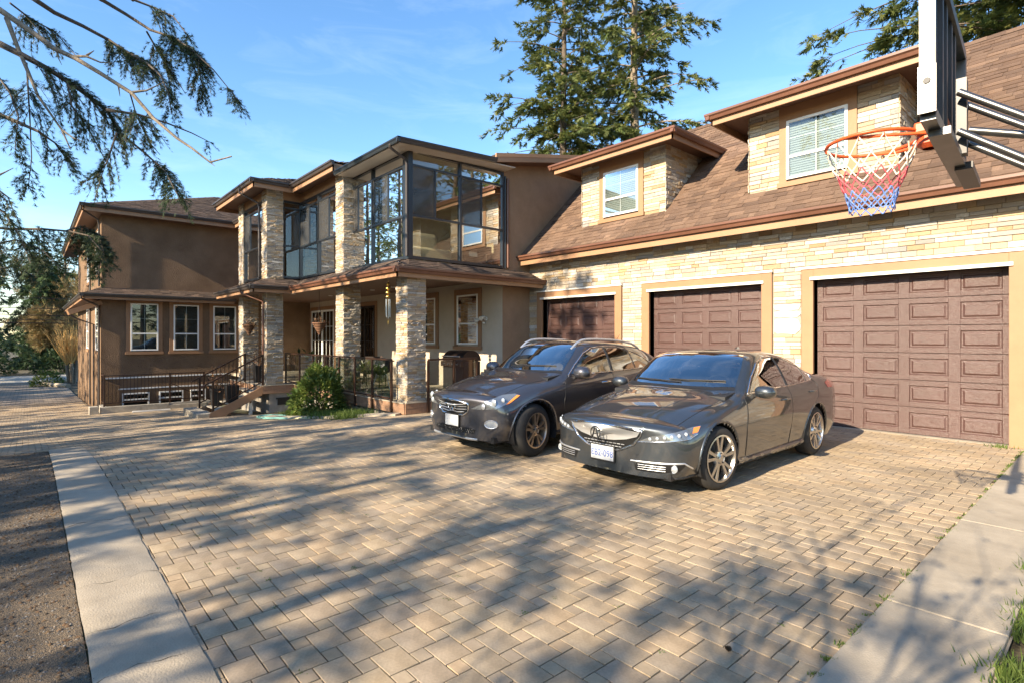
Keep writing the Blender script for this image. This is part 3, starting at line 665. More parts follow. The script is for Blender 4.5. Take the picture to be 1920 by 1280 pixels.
# ---- upper level: glazed balcony and sunroom
UF = 3.44; UC = 6.06
MB().box(-21.2, -11.42, 6.8, YM, UF - .15, UF).box(-21.0, -17.95, 5.65, 6.8, UF - .15, UF).build('balcony_floor', 'wood_deck', MH)
def glaze(parent, o, u, n, bays, z0, z1, ztr=5.716, zmid=4.51, fw=.055, m='charcoal', tail=0):
    """glazing wall: bays = list of (a0,a1,[slider split fractions]); sill, mid rail, transom, header, mullions"""
    o = Vector((o[0], o[1], 0)); u = Vector(u); n = Vector(n); Z = Vector((0, 0, 1))
    def bx(mb, a0, a1, za, zb, d0, d1):
        P = [o + u * a + n * d + Z * z for z in (za, zb) for a, d in ((a0, d0), (a1, d0), (a1, d1), (a0, d1))]
        mb.add(P, [(3, 2, 1, 0), (4, 5, 6, 7), (0, 1, 5, 4), (1, 2, 6, 5), (2, 3, 7, 6), (3, 0, 4, 7)]); return mb
    A0, A1 = bays[0][0], bays[-1][1]
    fr = bx(MB(), A0, A1, z0, z0 + .07, -.05, .05).build('glazing_frame', m, parent)
    for za, zb, dd_ in ((z1 - .07, z1, .05), (zmid - .025, zmid + .025, .045), (ztr - .025, ztr + .025, .045)): bx(MB(), A0, A1, za, zb, -dd_, dd_).build('transom_rail', m, fr)
    ed = sorted({b_[0] for b_ in bays} | {b_[1] for b_ in bays})
    for e_ in ed: bx(MB(), e_ - fw / 2, e_ + fw / 2, z0, z1, -.055, .055).build('mullion', m, fr)
    for a0, a1, sp in bays:
        bx(MB(), a0 + fw / 2, a1 - fw / 2, z0 + .07, zmid - .025, -.004, .004).build('pane', 'solar_glass', fr)
        bx(MB(), a0 + fw / 2, a1 - fw / 2, ztr + .025, z1 - .07, -.004, .004).build('pane', 'solar_glass', fr)
        if sp is None:
            bx(MB(), a0 + fw / 2, a1 - fw / 2, zmid + .025, ztr - .025, -.004, .004).build('pane', 'solar_glass', fr); continue
        s_, screen = sp; am = a0 + (a1 - a0) * s_
        bx(MB(), am - .02, am + .02, zmid, ztr, -.035, .035).build('sash_stile', m, fr)
        for k, (c0, c1) in enumerate(((a0 + fw / 2, am - .02), (am + .02, a1 - fw / 2))):
            bx(MB(), c0, c1, zmid + .025, ztr - .025, -.004 + .012 * k, .004 + .012 * k).build('pane', 'solar_glass', fr)
            if k == screen: bx(MB(), c0, c1, zmid + .03, ztr - .03, .03, .032).build('insect_screen', 'screen_mesh', fr)
    return fr
m = bpy.data.materials.new('screen_mesh'); m.use_nodes = True; n_ = m.node_tree.nodes; b_ = n_['Principled BSDF']; b_.inputs['Base Color'].default_value = (.05, .05, .05, 1); b_.inputs['Roughness'].default_value = .6; b_.inputs['Alpha'].default_value = .38; MATS['screen_mesh'] = m
# sunroom side (faces +x) and front (faces -y)
glaze(MH, (XM, 6.82), (0, 1, 0), (1, 0, 0), [(0.0, 1.45, (.48, 0)), (1.45, 2.88, (.49, 0))], 3.47, 6.10)
glaze(MH, (-14.86, 6.79), (1, 0, 0), (0, -1, 0), [(0.0, 1.65, (.49, 0)), (1.65, 3.28, (.51, 0))], 3.47, 6.06)
MB().box(XM - .16, XM + .055, 6.735, 6.86, 3.46, 6.12).build('corner_post', 'charcoal', MH)
# balcony windows left of the second column, bay side and bay front
glaze(MH, (-17.85, 6.62), (1, 0, 0), (0, -1, 0), [(0, 1.5, (.5, 0)), (1.5, 3.0, (.5, 0))], 3.47, 5.95)
glaze(MH, (-17.87, 6.04), (0, 1, 0), (1, 0, 0), [(0, .58, None)], 3.47, 5.95)
glaze(MH, (-20.3, 5.62), (1, 0, 0), (0, -1, 0), [(0, 2.0, (.3, 0))], 3.47, 5.95)
hd = MB(); hd.box(-17.87, -14.8, 6.57, 6.67, 5.95, 6.3); hd.box(-17.92, -17.82, 6.0, 6.66, 5.95, 6.3); hd.box(-20.4, -18.2, 5.57, 5.67, 5.95, 6.3); hd.build('header_board', 'trim_tan', MH)
MB().box(-21.0, -20.8, 5.7, 6.8, 3.3, 6.3).box(-21.05, -20.95, 5.7, YM, 3.3, 6.3).build('balcony_end_wall', 'stucco_brown', MH)
# sunroom roof slab with dark fascia gutter, beige ceiling
P0 = [(-14.35, 6.24), (-10.92, 6.24), (-10.92, 9.1), (-14.35, 9.1)]
def zs(y): return 5.985 + .05 * (y - 6.24)
rb = MB(); rb.poly([(x, y, zs(y) + .10) for x, y in P0], .06); sr = rb.build('sunroom_roof', 'charcoal', MH)
cb = MB(); cb.poly([(x + (.04 if x < -12 else -.04), y + (.04 if y < 7 else .7), zs(y) + .035) for x, y in P0], .02); mat('beige_panel', (.52, .46, .38), .6); cb.build('sunroom_ceiling', 'beige_panel', sr)
def slope_gutter(a_, c_, h=.115, w=.07):
    a_ = Vector(a_); c_ = Vector(c_); d = (c_ - a_).normalized(); nn = Vector((d.y, -d.x, 0)).normalized(); prof = [(0, 0), (0, -h), (w * .5, -h), (w * .75, -h * .5), (w, -h * .25), (w, 0)]
    V = [q + nn * o_ + Vector((0, 0, zz)) for q in (a_, c_) for o_, zz in prof]; k_ = 6
    return MB().add(V, [(i, (i + 1) % k_, (i + 1) % k_ + k_, i + k_) for i in range(k_)] + [(0, 1, 2, 3, 4, 5), (11, 10, 9, 8, 7, 6)])
slope_gutter((-14.35, 6.24, 6.105), (-10.85, 6.24, 6.105)).build('gutter', 'charcoal', sr); slope_gutter((-10.92, 6.17, 6.104), (-10.92, 9.1, 6.245)).build('gutter', 'charcoal', sr)
# main roof behind the sunroom: low slope with a tan rake board
mr = MB(); mr.poly([(-17, 9.1, 6.36), (-10.9, 9.1, 6.36), (-10.9, 15, 7.54), (-17, 15, 7.54)], .05); mr.poly([(-10.9, 15, 7.54), (-10.9, 17.6, 7.0), (-24, 17.6, 7.0), (-24, 15, 7.54)], .05); mroof = mr.build('main_roof', 'shingle_grey', MH)
for dz, tt, dx in ((.0, .10, .012), (-.1, .13, 0)):
    V = []
    for y, z in ((9.08, 6.375), (15, 7.56)):
        for x, zz in ((-10.9 + dx, z + dz), (-10.94, z + dz), (-10.94, z + dz - tt), (-10.9 + dx, z + dz - tt)): V.append((x, y, zz))
    MB().add(V, [(3, 2, 1, 0), (4, 5, 6, 7), (0, 1, 5, 4), (1, 2, 6, 5), (2, 3, 7, 6), (3, 0, 4, 7)]).build('rake_board', 'fascia', mroof)
sfm = MB(); sfm.poly([(-11.45, 9.1, 6.18), (-10.93, 9.1, 6.18), (-10.93, 15, 7.36), (-11.45, 15, 7.36)], .02); sfm.build('soffit', 'soffit', mroof)
# balcony roofs (hips): bay X -21.65..-17.35 eave y 5.0; middle X -17.35..-14.27 eave y 6.14; slope .39
m_ = .39; ze = 6.345
ba = MB(); xc = -19.5; hw = 2.15
ba.poly([(-21.65, 5, ze), (-17.35, 5, ze), (xc, 5 + hw, ze + hw * m_)]); ba.poly([(-17.35, 5, ze), (-17.35, 10, ze), (xc, 10, ze + hw * m_), (xc, 5 + hw, ze + hw * m_)]); ba.poly([(-21.65, 5, ze), (xc, 5 + hw, ze + hw * m_), (xc, 10, ze + hw * m_), (-21.65, 10, ze)])
mid = MB(); mid.poly([(-17.5, 6.14, ze), (-14.27, 6.14, ze), (-16.2, 8.07, ze + 1.93 * m_), (-17.5, 8.07, ze + 1.93 * m_)]); mid.poly([(-14.27, 6.14, ze), (-14.27, 10, ze), (-16.2, 10, ze + 1.93 * m_), (-16.2, 8.07, ze + 1.93 * m_)]); mid.poly([(-16.2, 8.07, ze + 1.93 * m_), (-16.2, 11, ze + 1.93 * m_), (-20, 11, ze + 1.93 * m_), (-20, 8.07, ze + 1.93 * m_)])
broof = ba.build('bay_roof', 'shingle_grey', MH); middle = mid.build('balcony_roof', 'shingle_grey', MH)
hl = math.hypot(1, m_)
shingle_plane(SH2, broof, (-21.65, 5, ze + .002), (1, 0, 0), (0, 1 / hl, m_ / hl), lambda x, v: v / hl < min(x, 4.3 - x) + .05, (0, 4.3), 2.15 * hl, .14, .0)
shingle_plane(SH2, broof, (-17.35, 5, ze + .002), (0, 1, 0), (-1 / hl, 0, m_ / hl), lambda x, v: v / hl < min(x + .05, 2.2) and x < 5, (0, 5), 2.15 * hl, .14, .3)
shingle_plane(SH2, middle, (-17.5, 6.14, ze + .002), (1, 0, 0), (0, 1 / hl, m_ / hl), lambda x, v: v / hl < min(3.23 - x, 1.9) + .05, (0, 3.23), 1.93 * hl, .14, .0)
shingle_plane(SH2, middle, (-14.27, 6.14, ze + .002), (0, 1, 0), (-1 / hl, 0, m_ / hl), lambda x, v: v / hl < min(x + .05, 1.9), (0, 3.8), 1.93 * hl, .14, .3)
for par, pts in ((broof, [(-21.65, 5.0), (-17.35, 5.0), (-17.35, 6.14)]), (middle, [(-17.35, 6.14), (-14.27, 6.14), (-14.27, 7.2)])): fascia_run(par, pts, 6.10, 6.30)
fascia_run(broof, [(-21.65, 5.0), (-21.65, 6.6)], 6.10, 6.30, side=-1)
gutter_run(broof, [(-21.75, 4.999), (-17.24, 4.999)], 6.35, 'gutter_dark'); gutter_run(broof, [(-17.349, 4.89), (-17.349, 6.03)], 6.349, 'gutter_dark'); gutter_run(middle, [(-17.24, 6.139), (-14.17, 6.139)], 6.35, 'gutter_dark')
sf = MB(); sf.box(-21.62, -17.38, 5.03, 6.6, 6.22, 6.235); sf.box(-17.38, -14.3, 6.17, 6.9, 6.221, 6.236); sf.build('soffit', 'soffit', broof)
# downpipes
def pipe(parent, pts, m='gutter_dark', w=.065): return MB().tube(pts, w / 2, 8).build('downpipe', m, parent, smooth=50)
pipe(MH, [(-18.6, 4.95, 6.25), (-18.6, 4.95, 6.14), (-18.38, 5.44, 5.86), (-18.36, 5.47, 5.7), (-18.36, 5.47, 3.45)])
pipe(MH, [(-18.45, 4.95, 3.06), (-18.45, 4.95, 2.98), (-17.98, 5.46, 2.72), (-17.96, 5.47, 2.6), (-17.96, 5.47, DZ)], 'gutter')
pipe(MH, [(-11.25, 6.19, 6.02), (-11.25, 6.19, 5.95), (-11.36, 6.66, 5.80), (-11.36, 6.7, 5.7), (-11.36, 6.7, 3.52)], 'gutter_dark')
pipe(MH, [(-11.34, 9.86, 5.95), (-11.34, 9.86, 3.5)], 'gutter', .08); pipe(MH, [(-11.36, 9.78, 6.0), (-11.36, 9.78, 3.47)], 'charcoal', .06)
# furniture seen through the sunroom glass
so = thing('sofa', 'beige upholstered sofa inside the corner sunroom', 'sofa', (-12.3, 7.3, UF)); mat('upholstery', (.60, .51, .40), .9, var=.1, scale=8)
MB().box(-12.6, -11.75, 7.0, 8.3, UF, UF + .42).build('seat', 'upholstery', so, bevel=.06); MB().box(-13.0, -12.5, 6.95, 8.35, UF, UF + .95).build('backrest', 'upholstery', so, bevel=.1)
MB().box(-12.6, -11.8, 6.93, 7.1, UF, UF + .68).build('armrest', 'upholstery', so, bevel=.05)
mf = thing('cabinet', 'black low cabinet with a white label in the sunroom', 'cabinet', (-11.9, 9.0, UF)); MB().box(-12.3, -11.6, 8.6, 9.5, UF, UF + .62).build('carcass', 'black', mf, bevel=.01); MB().box(-11.599, -11.595, 8.72, 9.0, UF + .3, UF + .42).build('paper_label', 'white_vinyl', mf); MB().box(-11.6, -11.57, 9.28, 9.31, UF + .2, UF + .4).build('handle', 'steel', mf)

# ------------------------------------------------------------------ left wing
LW = thing('left_wing', 'brown stucco two storey house wing with three white sash windows', 'building', (-30, 5, -1.1))
XW, YL = -25.1, 1.96
MB().box(-38, XW, YL, 16.8, -1.9, 3.44).box(-38, XW - .02, YL + .02, 16.8, 3.44, 6.2).build('stucco_wall', 'stucco_brown', LW)
for (y0, y1) in ((2.86, 3.755), (4.267, 5.15), (5.68, 6.545)): window(LW, (XW + .012, y0, 1.09), (0, 1, 0), (1, 0, 0), y1 - y0, 1.79, trim=.14, trim_top=.1, grid=(2, 2), rail=.36, blind=True, dark=True, trim_m='trim_tan')
for (y0, y1) in ((2.6, 3.46), (3.78, 4.6), (4.85, 5.4)): window(LW, (XW + .012, y0, -1.0), (0, 1, 0), (1, 0, 0), y1 - y0, .5, trim=0, grid=None, rail=.5, blind=False, trim_m='trim_tan')
for z0, z1, y0 in ((.06, .11, 2.0), (-.36, -.31, 2.5)): MB().box(XW, XW + .03, y0, 6.3, z0, z1).build('trim_band', 'white_vinyl', LW)
# lower skirt roof of the wing
LS = [(-38, 1.42), (-24.55, 1.42), (-24.55, 6.35)]; LWl = [(-38, YL + .02), (XW - .02, YL + .02), (XW - .02, 6.35)]
s_ = MB()
for i in range(2): s_.poly([(*LS[i], 3.165), (*LS[i + 1], 3.165), (*LWl[i + 1], 3.43), (*LWl[i], 3.43)], .03)
lsk = s_.build('skirt_roof', 'shingle_grey', LW); SH3 = Pieces('shingle', unit_wedge, 'shingle_grey', 1, 300)
for i in range(2): skirt_tabs(SH3, lsk, LS[i], LS[i + 1], LWl[i], LWl[i + 1], 3.166, 3.431, 1 if i else 0)
fascia_run(lsk, LS, 2.96, 3.13); gutter_run(lsk, [(-38, 1.419), (-24.44, 1.419)], 3.17, 'gutter_dark'); gutter_run(lsk, [(-24.549, 1.31), (-24.549, 6.4)], 3.169, 'gutter_dark')
MB().box(-37.9, -24.58, 1.45, YL, 2.99, 3.0).box(XW, -24.58, YL, 6.3, 2.991, 3.001).build('soffit', 'soffit', lsk)
# a side gable/porch hood on the far left of the wing
hp = MB(); hp.poly([(-26.2, 1.0, 2.55), (-25.0, 1.0, 2.55), (-25.0, 1.95, 2.95), (-26.2, 1.95, 2.95)], .16); hp.build('door_hood', 'trim_tan', LW)
# upper roof: hip, eave z 6.34, peak (-29.97, 6.85, 8.52)
ex, ey = -24.55, 1.42; pk = (ex - 5.43, ey + 5.43, 6.345 + 5.43 * .4)
lr = MB(); lr.poly([(ex, ey, 6.345), (ex, 18, 6.345), (pk[0], 18, pk[2]), pk]); lr.poly([(-40, ey, 6.345), (ex, ey, 6.345), pk, (-40, pk[1], pk[2])]); lr.poly([pk, (pk[0], 18, pk[2]), (-40, 18, pk[2]), (-40, pk[1], pk[2])])
lroof = lr.build('roof', 'shingle_grey', LW); h4 = math.hypot(1, .4)
shingle_plane(SH3, lroof, (ex, ey, 6.347), (0, 1, 0), (-1 / h4, 0, .4 / h4), lambda x, v: v / h4 < min(x, 5.4) and x < 10, (0, 10), 5.4 * h4, .14, 1)
fascia_run(lroof, [(-40, ey), (ex, ey), (ex, 6.5)], 6.10, 6.31); gutter_run(lroof, [(-40, ey - .001), (ex + .1, ey - .001)], 6.36, 'gutter_dark'); gutter_run(lroof, [(ex + .001, ey - .1), (ex + .001, 6.6)], 6.359, 'gutter_dark')
fascia_run(lroof, [(-24.55, 6.35), (-21.6, 6.35)], 6.10, 6.31); gutter_run(lroof, [(-24.45, 6.349), (-21.6, 6.349)], 6.36, 'gutter_dark')
MB().box(-39.9, ex - .03, ey + .03, YL + .05, 6.12, 6.135).box(XW - .05, ex - .03, YL, 6.5, 6.121, 6.136).box(XW, -21, 6.38, 7, 6.1205, 6.1355).build('soffit', 'soffit', lroof)
pipe(LW, [(-24.62, 1.36, 6.25), (-24.62, 1.36, 6.15), (-25.0, 1.86, 5.9), (-25.03, 1.9, 5.7), (-25.03, 1.9, 3.46)]); pipe(LW, [(-24.62, 1.36, 3.08), (-24.62, 1.36, 2.98), (-25.0, 1.86, 2.75), (-25.03, 1.9, 2.6), (-25.03, 1.9, -1.05)])
pipe(LW, [(-29, 1.9, 6.1), (-29, 1.9, -1.2)]); pipe(LW, [(-27.2, 1.0, 2.55), (-27.2, 1.4, 2.3), (-27.2, 1.9, 2.1), (-27.2, 1.9, -1.1)])
for (x, z, h_) in ((-26.6, 1.1, 1.75), (-31, 1.1, 1.75), (-26.8, 4.0, 1.6), (-31, 4.0, 1.6)): window(LW, (x, YL - .012 + (.02 if z > 3 else 0), z), (1, 0, 0), (0, -1, 0), 1.0, h_, trim=.12, grid=(2, 2), dark=True)
# light well walls
lwel = MB(); lwel.box(-25.1, -24.15, 2.05, 5.3, -1.95, -1.9); lwel.box(-24.15, -24.0, 1.9, 5.3, -1.95, -.86); lwel.box(-25.1, -24.15, 1.9, 2.05, -1.95, -.86); lwel.box(-25.1, -24.15, 5.3, 5.4, -1.95, -.9)
lwel.build('light_well', 'render_grey', LW)
ST.done('stone_cladding'); ST2.done('stone_cladding'); SH.done('shingles_beyond'); SH2.done('shingles_beyond'); SH3.done('shingles_beyond')
# ------------------------------------------------------------------ railings, stairs, hoop and small things
mat('rail_brown', (.045, .022, .014), .35, metal=.2, dirt=.1)
def px_on_y(u, y): t = (u - 960) / 1024; return y * (FW[0] + t * RT[0]) / (FW[1] + t * RT[1])
def px_on_x(u, x): t = (u - 960) / 1024; return x * (FW[1] + t * RT[1]) / (FW[0] + t * RT[0])
def glass_rail(name, label, P, z0, z1, base_drop=.28):
    """posts at the points P joined by a top rail, glass between"""
    t = thing(name, label, 'railing', (*P[0], z0))
    for (x, y) in P: MB().box(x - .025, x + .025, y - .025, y + .025, z0 - base_drop, z1).build('post', 'rail_brown', t, bevel=.004)
    for (a_, b_) in zip(P, P[1:]):
        d = (Vector(b_) - Vector(a_)).normalized() * .03; A = Vector(a_) + d; B = Vector(b_) - d
        MB().bar((*a_, z1 + .02), (*b_, z1 + .02), .06, .04).build('top_rail', 'rail_brown', t)
        MB().bar((*A, z0 + .07), (*B, z0 + .07), .035, .03).build('bottom_rail', 'rail_brown', t)
        MB().bar((*A, (z0 + z1) / 2 + .05), (*B, (z0 + z1) / 2 + .05), .008, z1 - z0 - .12).build('glass_panel', 'rail_glass', t)
    return t
yr = 6.31
glass_rail('glass_railing', 'brown post and glass railing along the porch front between stone columns', [(px_on_y(u, yr), yr) for u in (536, 562, 587, 610, 636, 665.6, 698, 734)], DZ, 1.06)
xr = -10.80
glass_rail('glass_railing', 'short glass railing beside the SUV at the porch corner', [(xr, px_on_x(u, xr)) for u in (803, 851, 894)], DZ, 1.06)
# stairs
stair = thing('porch_stairs', 'wooden steps with brown stringer leading up to the porch', 'stairs', (-18.7, 4.7, -.8))
SX0, SX1 = -19.6, -17.74
for k in range(5):
    z = DZ - .168 * (k + 1); y1 = 5.37 - .285 * k
    MB().box(SX0, SX1, y1 - .30, y1, z - .04, z).build('tread', 'concrete_old', stair, bevel=.006); MB().box(SX0 + .01, SX1 - .01, y1 - .03, y1 - .012, z - .168, z - .041).build('riser', 'wood_deck', stair)
MB().poly([(-17.70, 5.37, DZ - .02), (-17.70, 5.37, DZ - .27), (-17.70, 4.28, g(-17.7)), (-17.70, 3.90, g(-17.7)), (-17.70, 3.92, g(-17.7) + .12)], .038, (1, 0, 0)).build('stringer', 'trim_dark' if 'trim_dark' in MATS else 'stringer_brown' if 'stringer_brown' in MATS else 'fascia', stair)
MB().poly([(SX0 - .0, 5.37, DZ - .02), (SX0, 5.37, DZ - .27), (SX0, 4.28, g(-19.6)), (SX0, 3.90, g(-19.6)), (SX0, 3.92, g(-19.6) + .12)], .038, (-1, 0, 0)).build('stringer', 'fascia', stair)
MB().box(-19.9, -17.9, 3.65, 4.02, -1.2, -.63).build('bottom_step', 'concrete_old', stair, bevel=.008)
MB().box(-17.98, -17.90, 5.05, 5.14, -1.2, -.2).build('stair_post', 'white_metal', stair)
def stair_rail(x, label, y0=4.02, y1=5.40, zl=-.62, zu=DZ, dbl=False):
    t = thing('stair_railing', label, 'railing', (x, y0, zl)); sl = (zu - zl) / (y1 - y0); h = .93
    MB().box(x - .025, x + .025, y0 - .025, y0 + .025, zl - .1, zl + h).build('post', 'rail_brown', t); MB().box(x - .025, x + .025, y1 - .025, y1 + .025, zu - .2, zu + h).build('post', 'rail_brown', t)
    MB().bar((x, y0 - .22, zl + h + .02 - .22 * sl), (x, y1 + .02, zu + h + .02), .055, .04).build('hand_rail', 'rail_brown', t)
    MB().bar((x, y0, zl + .13), (x, y1, zu + .13), .03, .03).build('bottom_rail', 'rail_brown', t)
    n = 11
    for k in range(1, n): yy = y0 + (y1 - y0) * k / n; zz = zl + sl * (yy - y0); MB().box(x - .009, x + .009, yy - .009, yy + .009, zz + .13, zz + h).build('baluster', 'rail_brown', t)
    if dbl: MB().tube([(x - .09, y0 - .30, zl + h - .30 * sl), (x - .09, y1, zu + h)], .02, 8).build('grab_rail', 'rail_brown', t)
stair_rail(-17.76, 'brown baluster rail with grab bar on the right of the porch steps', dbl=True); stair_rail(-19.62, 'brown baluster rail on the left of the porch steps', y0=4.05)
# light well railing
lr_ = thing('light_well_railing', 'brown metal baluster railing around the basement light well', 'railing', (-24.08, 3.5, -.86)); xr = -24.075
for y, zb in ((1.98, -.86), (3.98, -1.0), (5.12, -.95)): MB().box(xr - .03, xr + .03, y - .03, y + .03, zb, .27).build('post', 'rail_brown', lr_)
for z in (.24, -.74): MB().bar((xr, 1.98, z), (xr, 5.12, z), .05 if z > 0 else .03, .035).build('rail', 'rail_brown', lr_); MB().bar((xr, 1.98, z), (-25.05, 1.98, z), .05 if z > 0 else .03, .034).build('rail', 'rail_brown', lr_)
MB().bar((xr + .03, 4.0, -.12), (xr + .06, 5.1, -.75), .03, .03).build('rail', 'rail_brown', lr_)
y = 2.1
while y < 5.1:
    if abs(y - 3.98) > .05: MB().box(xr - .009, xr + .009, y - .009, y + .009, -.74, .23).build('baluster', 'rail_brown', lr_)
    y += .108
x = xr - .11
while x > -25.0: MB().box(x - .009, x + .009, 1.971, 1.989, -.74, .23).build('baluster', 'rail_brown', lr_); x -= .108
cw = thing('kerb_wall', 'low concrete kerb under the light well railing', 'kerb', (-24, 3.5, -1.1)); MB().box(-24.16, -23.94, 1.86, 3.93, -1.3, -.855).build('kerb', 'concrete_old', cw, bevel=.01); MB().box(-24.16, -23.94, 3.94, 5.2, -1.3, -.93).build('kerb', 'concrete_old', cw, bevel=.01); MB().box(-24.3, -23.9, 1.55, 1.8, -1.3, -.82).build('block', 'concrete_old', cw, bevel=.01)
for k, (yy, xx) in enumerate(((2.75, -23.55), (2.72, -23.38))):
    o = MB().bar((xx, yy, g(xx) + .03), (xx + .05, yy + 1.15, g(xx) + .03), .13, .035).build('plank', 'white_metal'); tag(o, ['white board lying on the paving nearest the kerb wall', 'outer white board lying on the paving before the light well'][k], 'plank', 'boards on the paving')
# ------------------------------------------------------------------ basketball hoop
hp = thing('basketball_hoop', 'basketball hoop with orange rim and steel framed board', 'basketball hoop', (.33, 3.34, 0))
pa, pb = Vector((-.549, 2.656, 0)), Vector((-.646, 3.876, 0)); bd = (pb - pa).normalized(); bn = Vector((-bd.y, bd.x, 0)); 
if bn.x > 0: bn = -bn
cz0, cz1 = 2.48, 3.15; mid_ = (pa + pb) / 2
mat('hoop_frame', (.17, .17, .17), .35, metal=.9, var=.15, scale=15, dirt=.3); mat('hoop_dark', (.03, .03, .032), .4); mat('hoop_orange', (.62, .10, .025), .4, dirt=.15)
m = glass('backboard_acrylic', (.9, .92, .93), 1.4)
def hbar(A, B, w, h, name, m_, par=hp): return MB().bar(A, B, w, h).build(name, m_, par, bevel=.004)
Zv = lambda z: Vector((0, 0, z))
bdp = MB(); bdp.add([pa + Zv(cz0), pb + Zv(cz0), pb + Zv(cz1), pa + Zv(cz1)] + [q + bn * .008 + Zv(z) for q, z in ((pa, cz0), (pb, cz0), (pb, cz1), (pa, cz1))], [(0, 1, 2, 3), (7, 6, 5, 4), (0, 4, 5, 1), (1, 5, 6, 2), (2, 6, 7, 3), (3, 7, 4, 0)]); bdo = bdp.build('backboard', 'backboard_acrylic', hp)
back = -bn
for q0, z0, q1, z1 in ((pa, cz0, pa, cz1), (pb, cz0, pb, cz1), (pa, cz0, pb, cz0), (pa, cz1, pb, cz1)):
    A = q0 + Zv(z0) + back * .02; B = q1 + Zv(z1) + back * .02
    V = []
    if q0 is q1: MB().bar(A, B, .05, .05, up=tuple(bd)).build('board_frame', 'hoop_frame', bdo)
    else: MB().bar(A, B, .05, .05).build('board_frame', 'hoop_frame', bdo)
for f_ in (.30, .42, .58, .70): q = pa.lerp(pb, f_) + back * .02; MB().bar(q + Zv(cz0), q + Zv(cz1), .022, .04, up=tuple(bd)).build('back_rib', 'hoop_dark', bdo)
q = pa + back * .02 - bd * .028; MB().bar(q + Zv(cz0 - .005), q + Zv(cz0 + .18), .058, .012, up=tuple(bd)).build('edge_bracket', 'hoop_frame', bdo); h0 = q - bd * .007 + Zv(cz0 + .12); MB().lathe([(0, -.004), (.012, -.004), (.014, .003)], h0, 10, 'y').build('bolt', 'hoop_dark', bdo)
MB().bar(pa.lerp(pb, .12) + back * .04 + Zv(cz0 - .035), pb + back * .04 + Zv(cz0 - .03), .075, .03).build('lower_channel', 'hoop_frame', bdo)
MB().bar(pa.lerp(pb, .62) + back * .07 + Zv(cz0 - .045), pb + bd * .01 + back * .07 + Zv(cz0 - .045), .07, .035).build('lower_channel', 'hoop_dark', bdo)
rc = mid_ + bn * .285 + Zv(2.592)
rim = MB(); rim.tube([rc + Vector((.203 * math.cos(t), .203 * math.sin(t), 0)) for t in np.linspace(0, 2 * math.pi, 49)], .009, 8, cap=False); rimo = rim.build('rim', 'hoop_orange', hp, smooth=60)
for sg in (-1, 1): MB().tube([rc + bd * (.18 * sg) + bn * .09, rc + bd * (.17 * sg) - bn * .08 + Zv(-.022), rc + bd * (.07 * sg) - bn * .27 + Zv(-.03)], .008, 8).build('rim_brace', 'hoop_orange', rimo, smooth=60)
for k in range(12): t = 2 * math.pi * k / 12; c = rc + Vector((.2 * math.cos(t), .2 * math.sin(t), -.016)); MB().tube([c + Vector((0, 0, .006)), c + Vector((.008 * math.cos(t), .008 * math.sin(t), -.012)), c + Vector((0, 0, -.014))], .0022, 5).build('net_hook', 'hoop_orange', rimo)
ctr = mid_ + bn * .035 + Zv(2.60); MB().bar(ctr - bd * .075, ctr + bd * .075, .13, .055).build('rim_plate', 'hoop_orange', rimo, bevel=.01); MB().lathe([(.0, 0), (.05, 0), (.055, -.05), (.03, -.07)], ctr + bn * .01 + Zv(-.02), 14).build('spring_housing', 'hoop_orange', rimo)
ncol = {'net_cord': (.75, .70, .58), 'net_red': (.62, .10, .13), 'net_blue': (.12, .22, .55)}
for k_, v_ in ncol.items(): mat(k_, v_, .8)
lev = [(0, .198), (-.075, .178), (-.135, .155), (-.185, .135), (-.23, .118), (-.27, .108), (-.305, .1), (-.335, .098)]
for li in range(len(lev) - 1):
    mb = MB(); z0, r0 = lev[li]; z1, r1 = lev[li + 1]; jit = lambda: random.uniform(-.004, .004)
    for k in range(12):
        for sg in (-1, 1):
            a0 = 2 * math.pi * (k + .5 * (li % 2)) / 12; a1 = a0 + sg * math.pi / 12
            mb.tube([rc + Vector((r0 * math.cos(a0), r0 * math.sin(a0), z0 - .015)), rc + Vector(((r0 + r1) / 2 * math.cos((a0 + a1) / 2) + jit(), (r0 + r1) / 2 * math.sin((a0 + a1) / 2) + jit(), (z0 + z1) / 2 - .018)), rc + Vector((r1 * math.cos(a1), r1 * math.sin(a1), z1 - .015))], .0032, 5)
    o = mb.build('net', ['net_cord', 'net_cord', 'net_red', 'net_red', 'net_blue', 'net_blue', 'net_blue'][li], hp); o['kind'] = 'stuff'
for dz in (2.72, 2.54):
    for sg in (-1, 1):
        s0 = mid_ + back * .07 + bd * (.085 * sg); e0 = Vector((.32, 3.34 + .07 * sg, dz - .66)); MB().tube([s0 + Zv(dz), e0], .016, 10).build('arm', 'hoop_frame', hp, smooth=60)
MB().tube([mid_ + back * .10 + Zv(2.56), Vector((-.1, 3.33, 2.42)), Vector((.05, 3.33, 2.42))], .018, 8).build('strut', 'hoop_frame', hp, smooth=60)
MB().tube([Vector((-.14, 3.33, 2.50)), Vector((-.20, 3.33, 2.33))], .045, 12).build('damper', 'hoop_dark', hp, smooth=60)
MB().bar(mid_ + back * .075 + Zv(2.45), mid_ + back * .075 + Zv(2.80), .04, .07, up=tuple(bd)).build('mount', 'hoop_dark', hp)
MB().box(.28, .40, 3.28, 3.40, 0, 2.35).build('pole', 'hoop_dark', hp, bevel=.01); MB().box(.18, .50, 3.18, 3.50, 0, .02).build('base_plate', 'hoop_dark', hp)
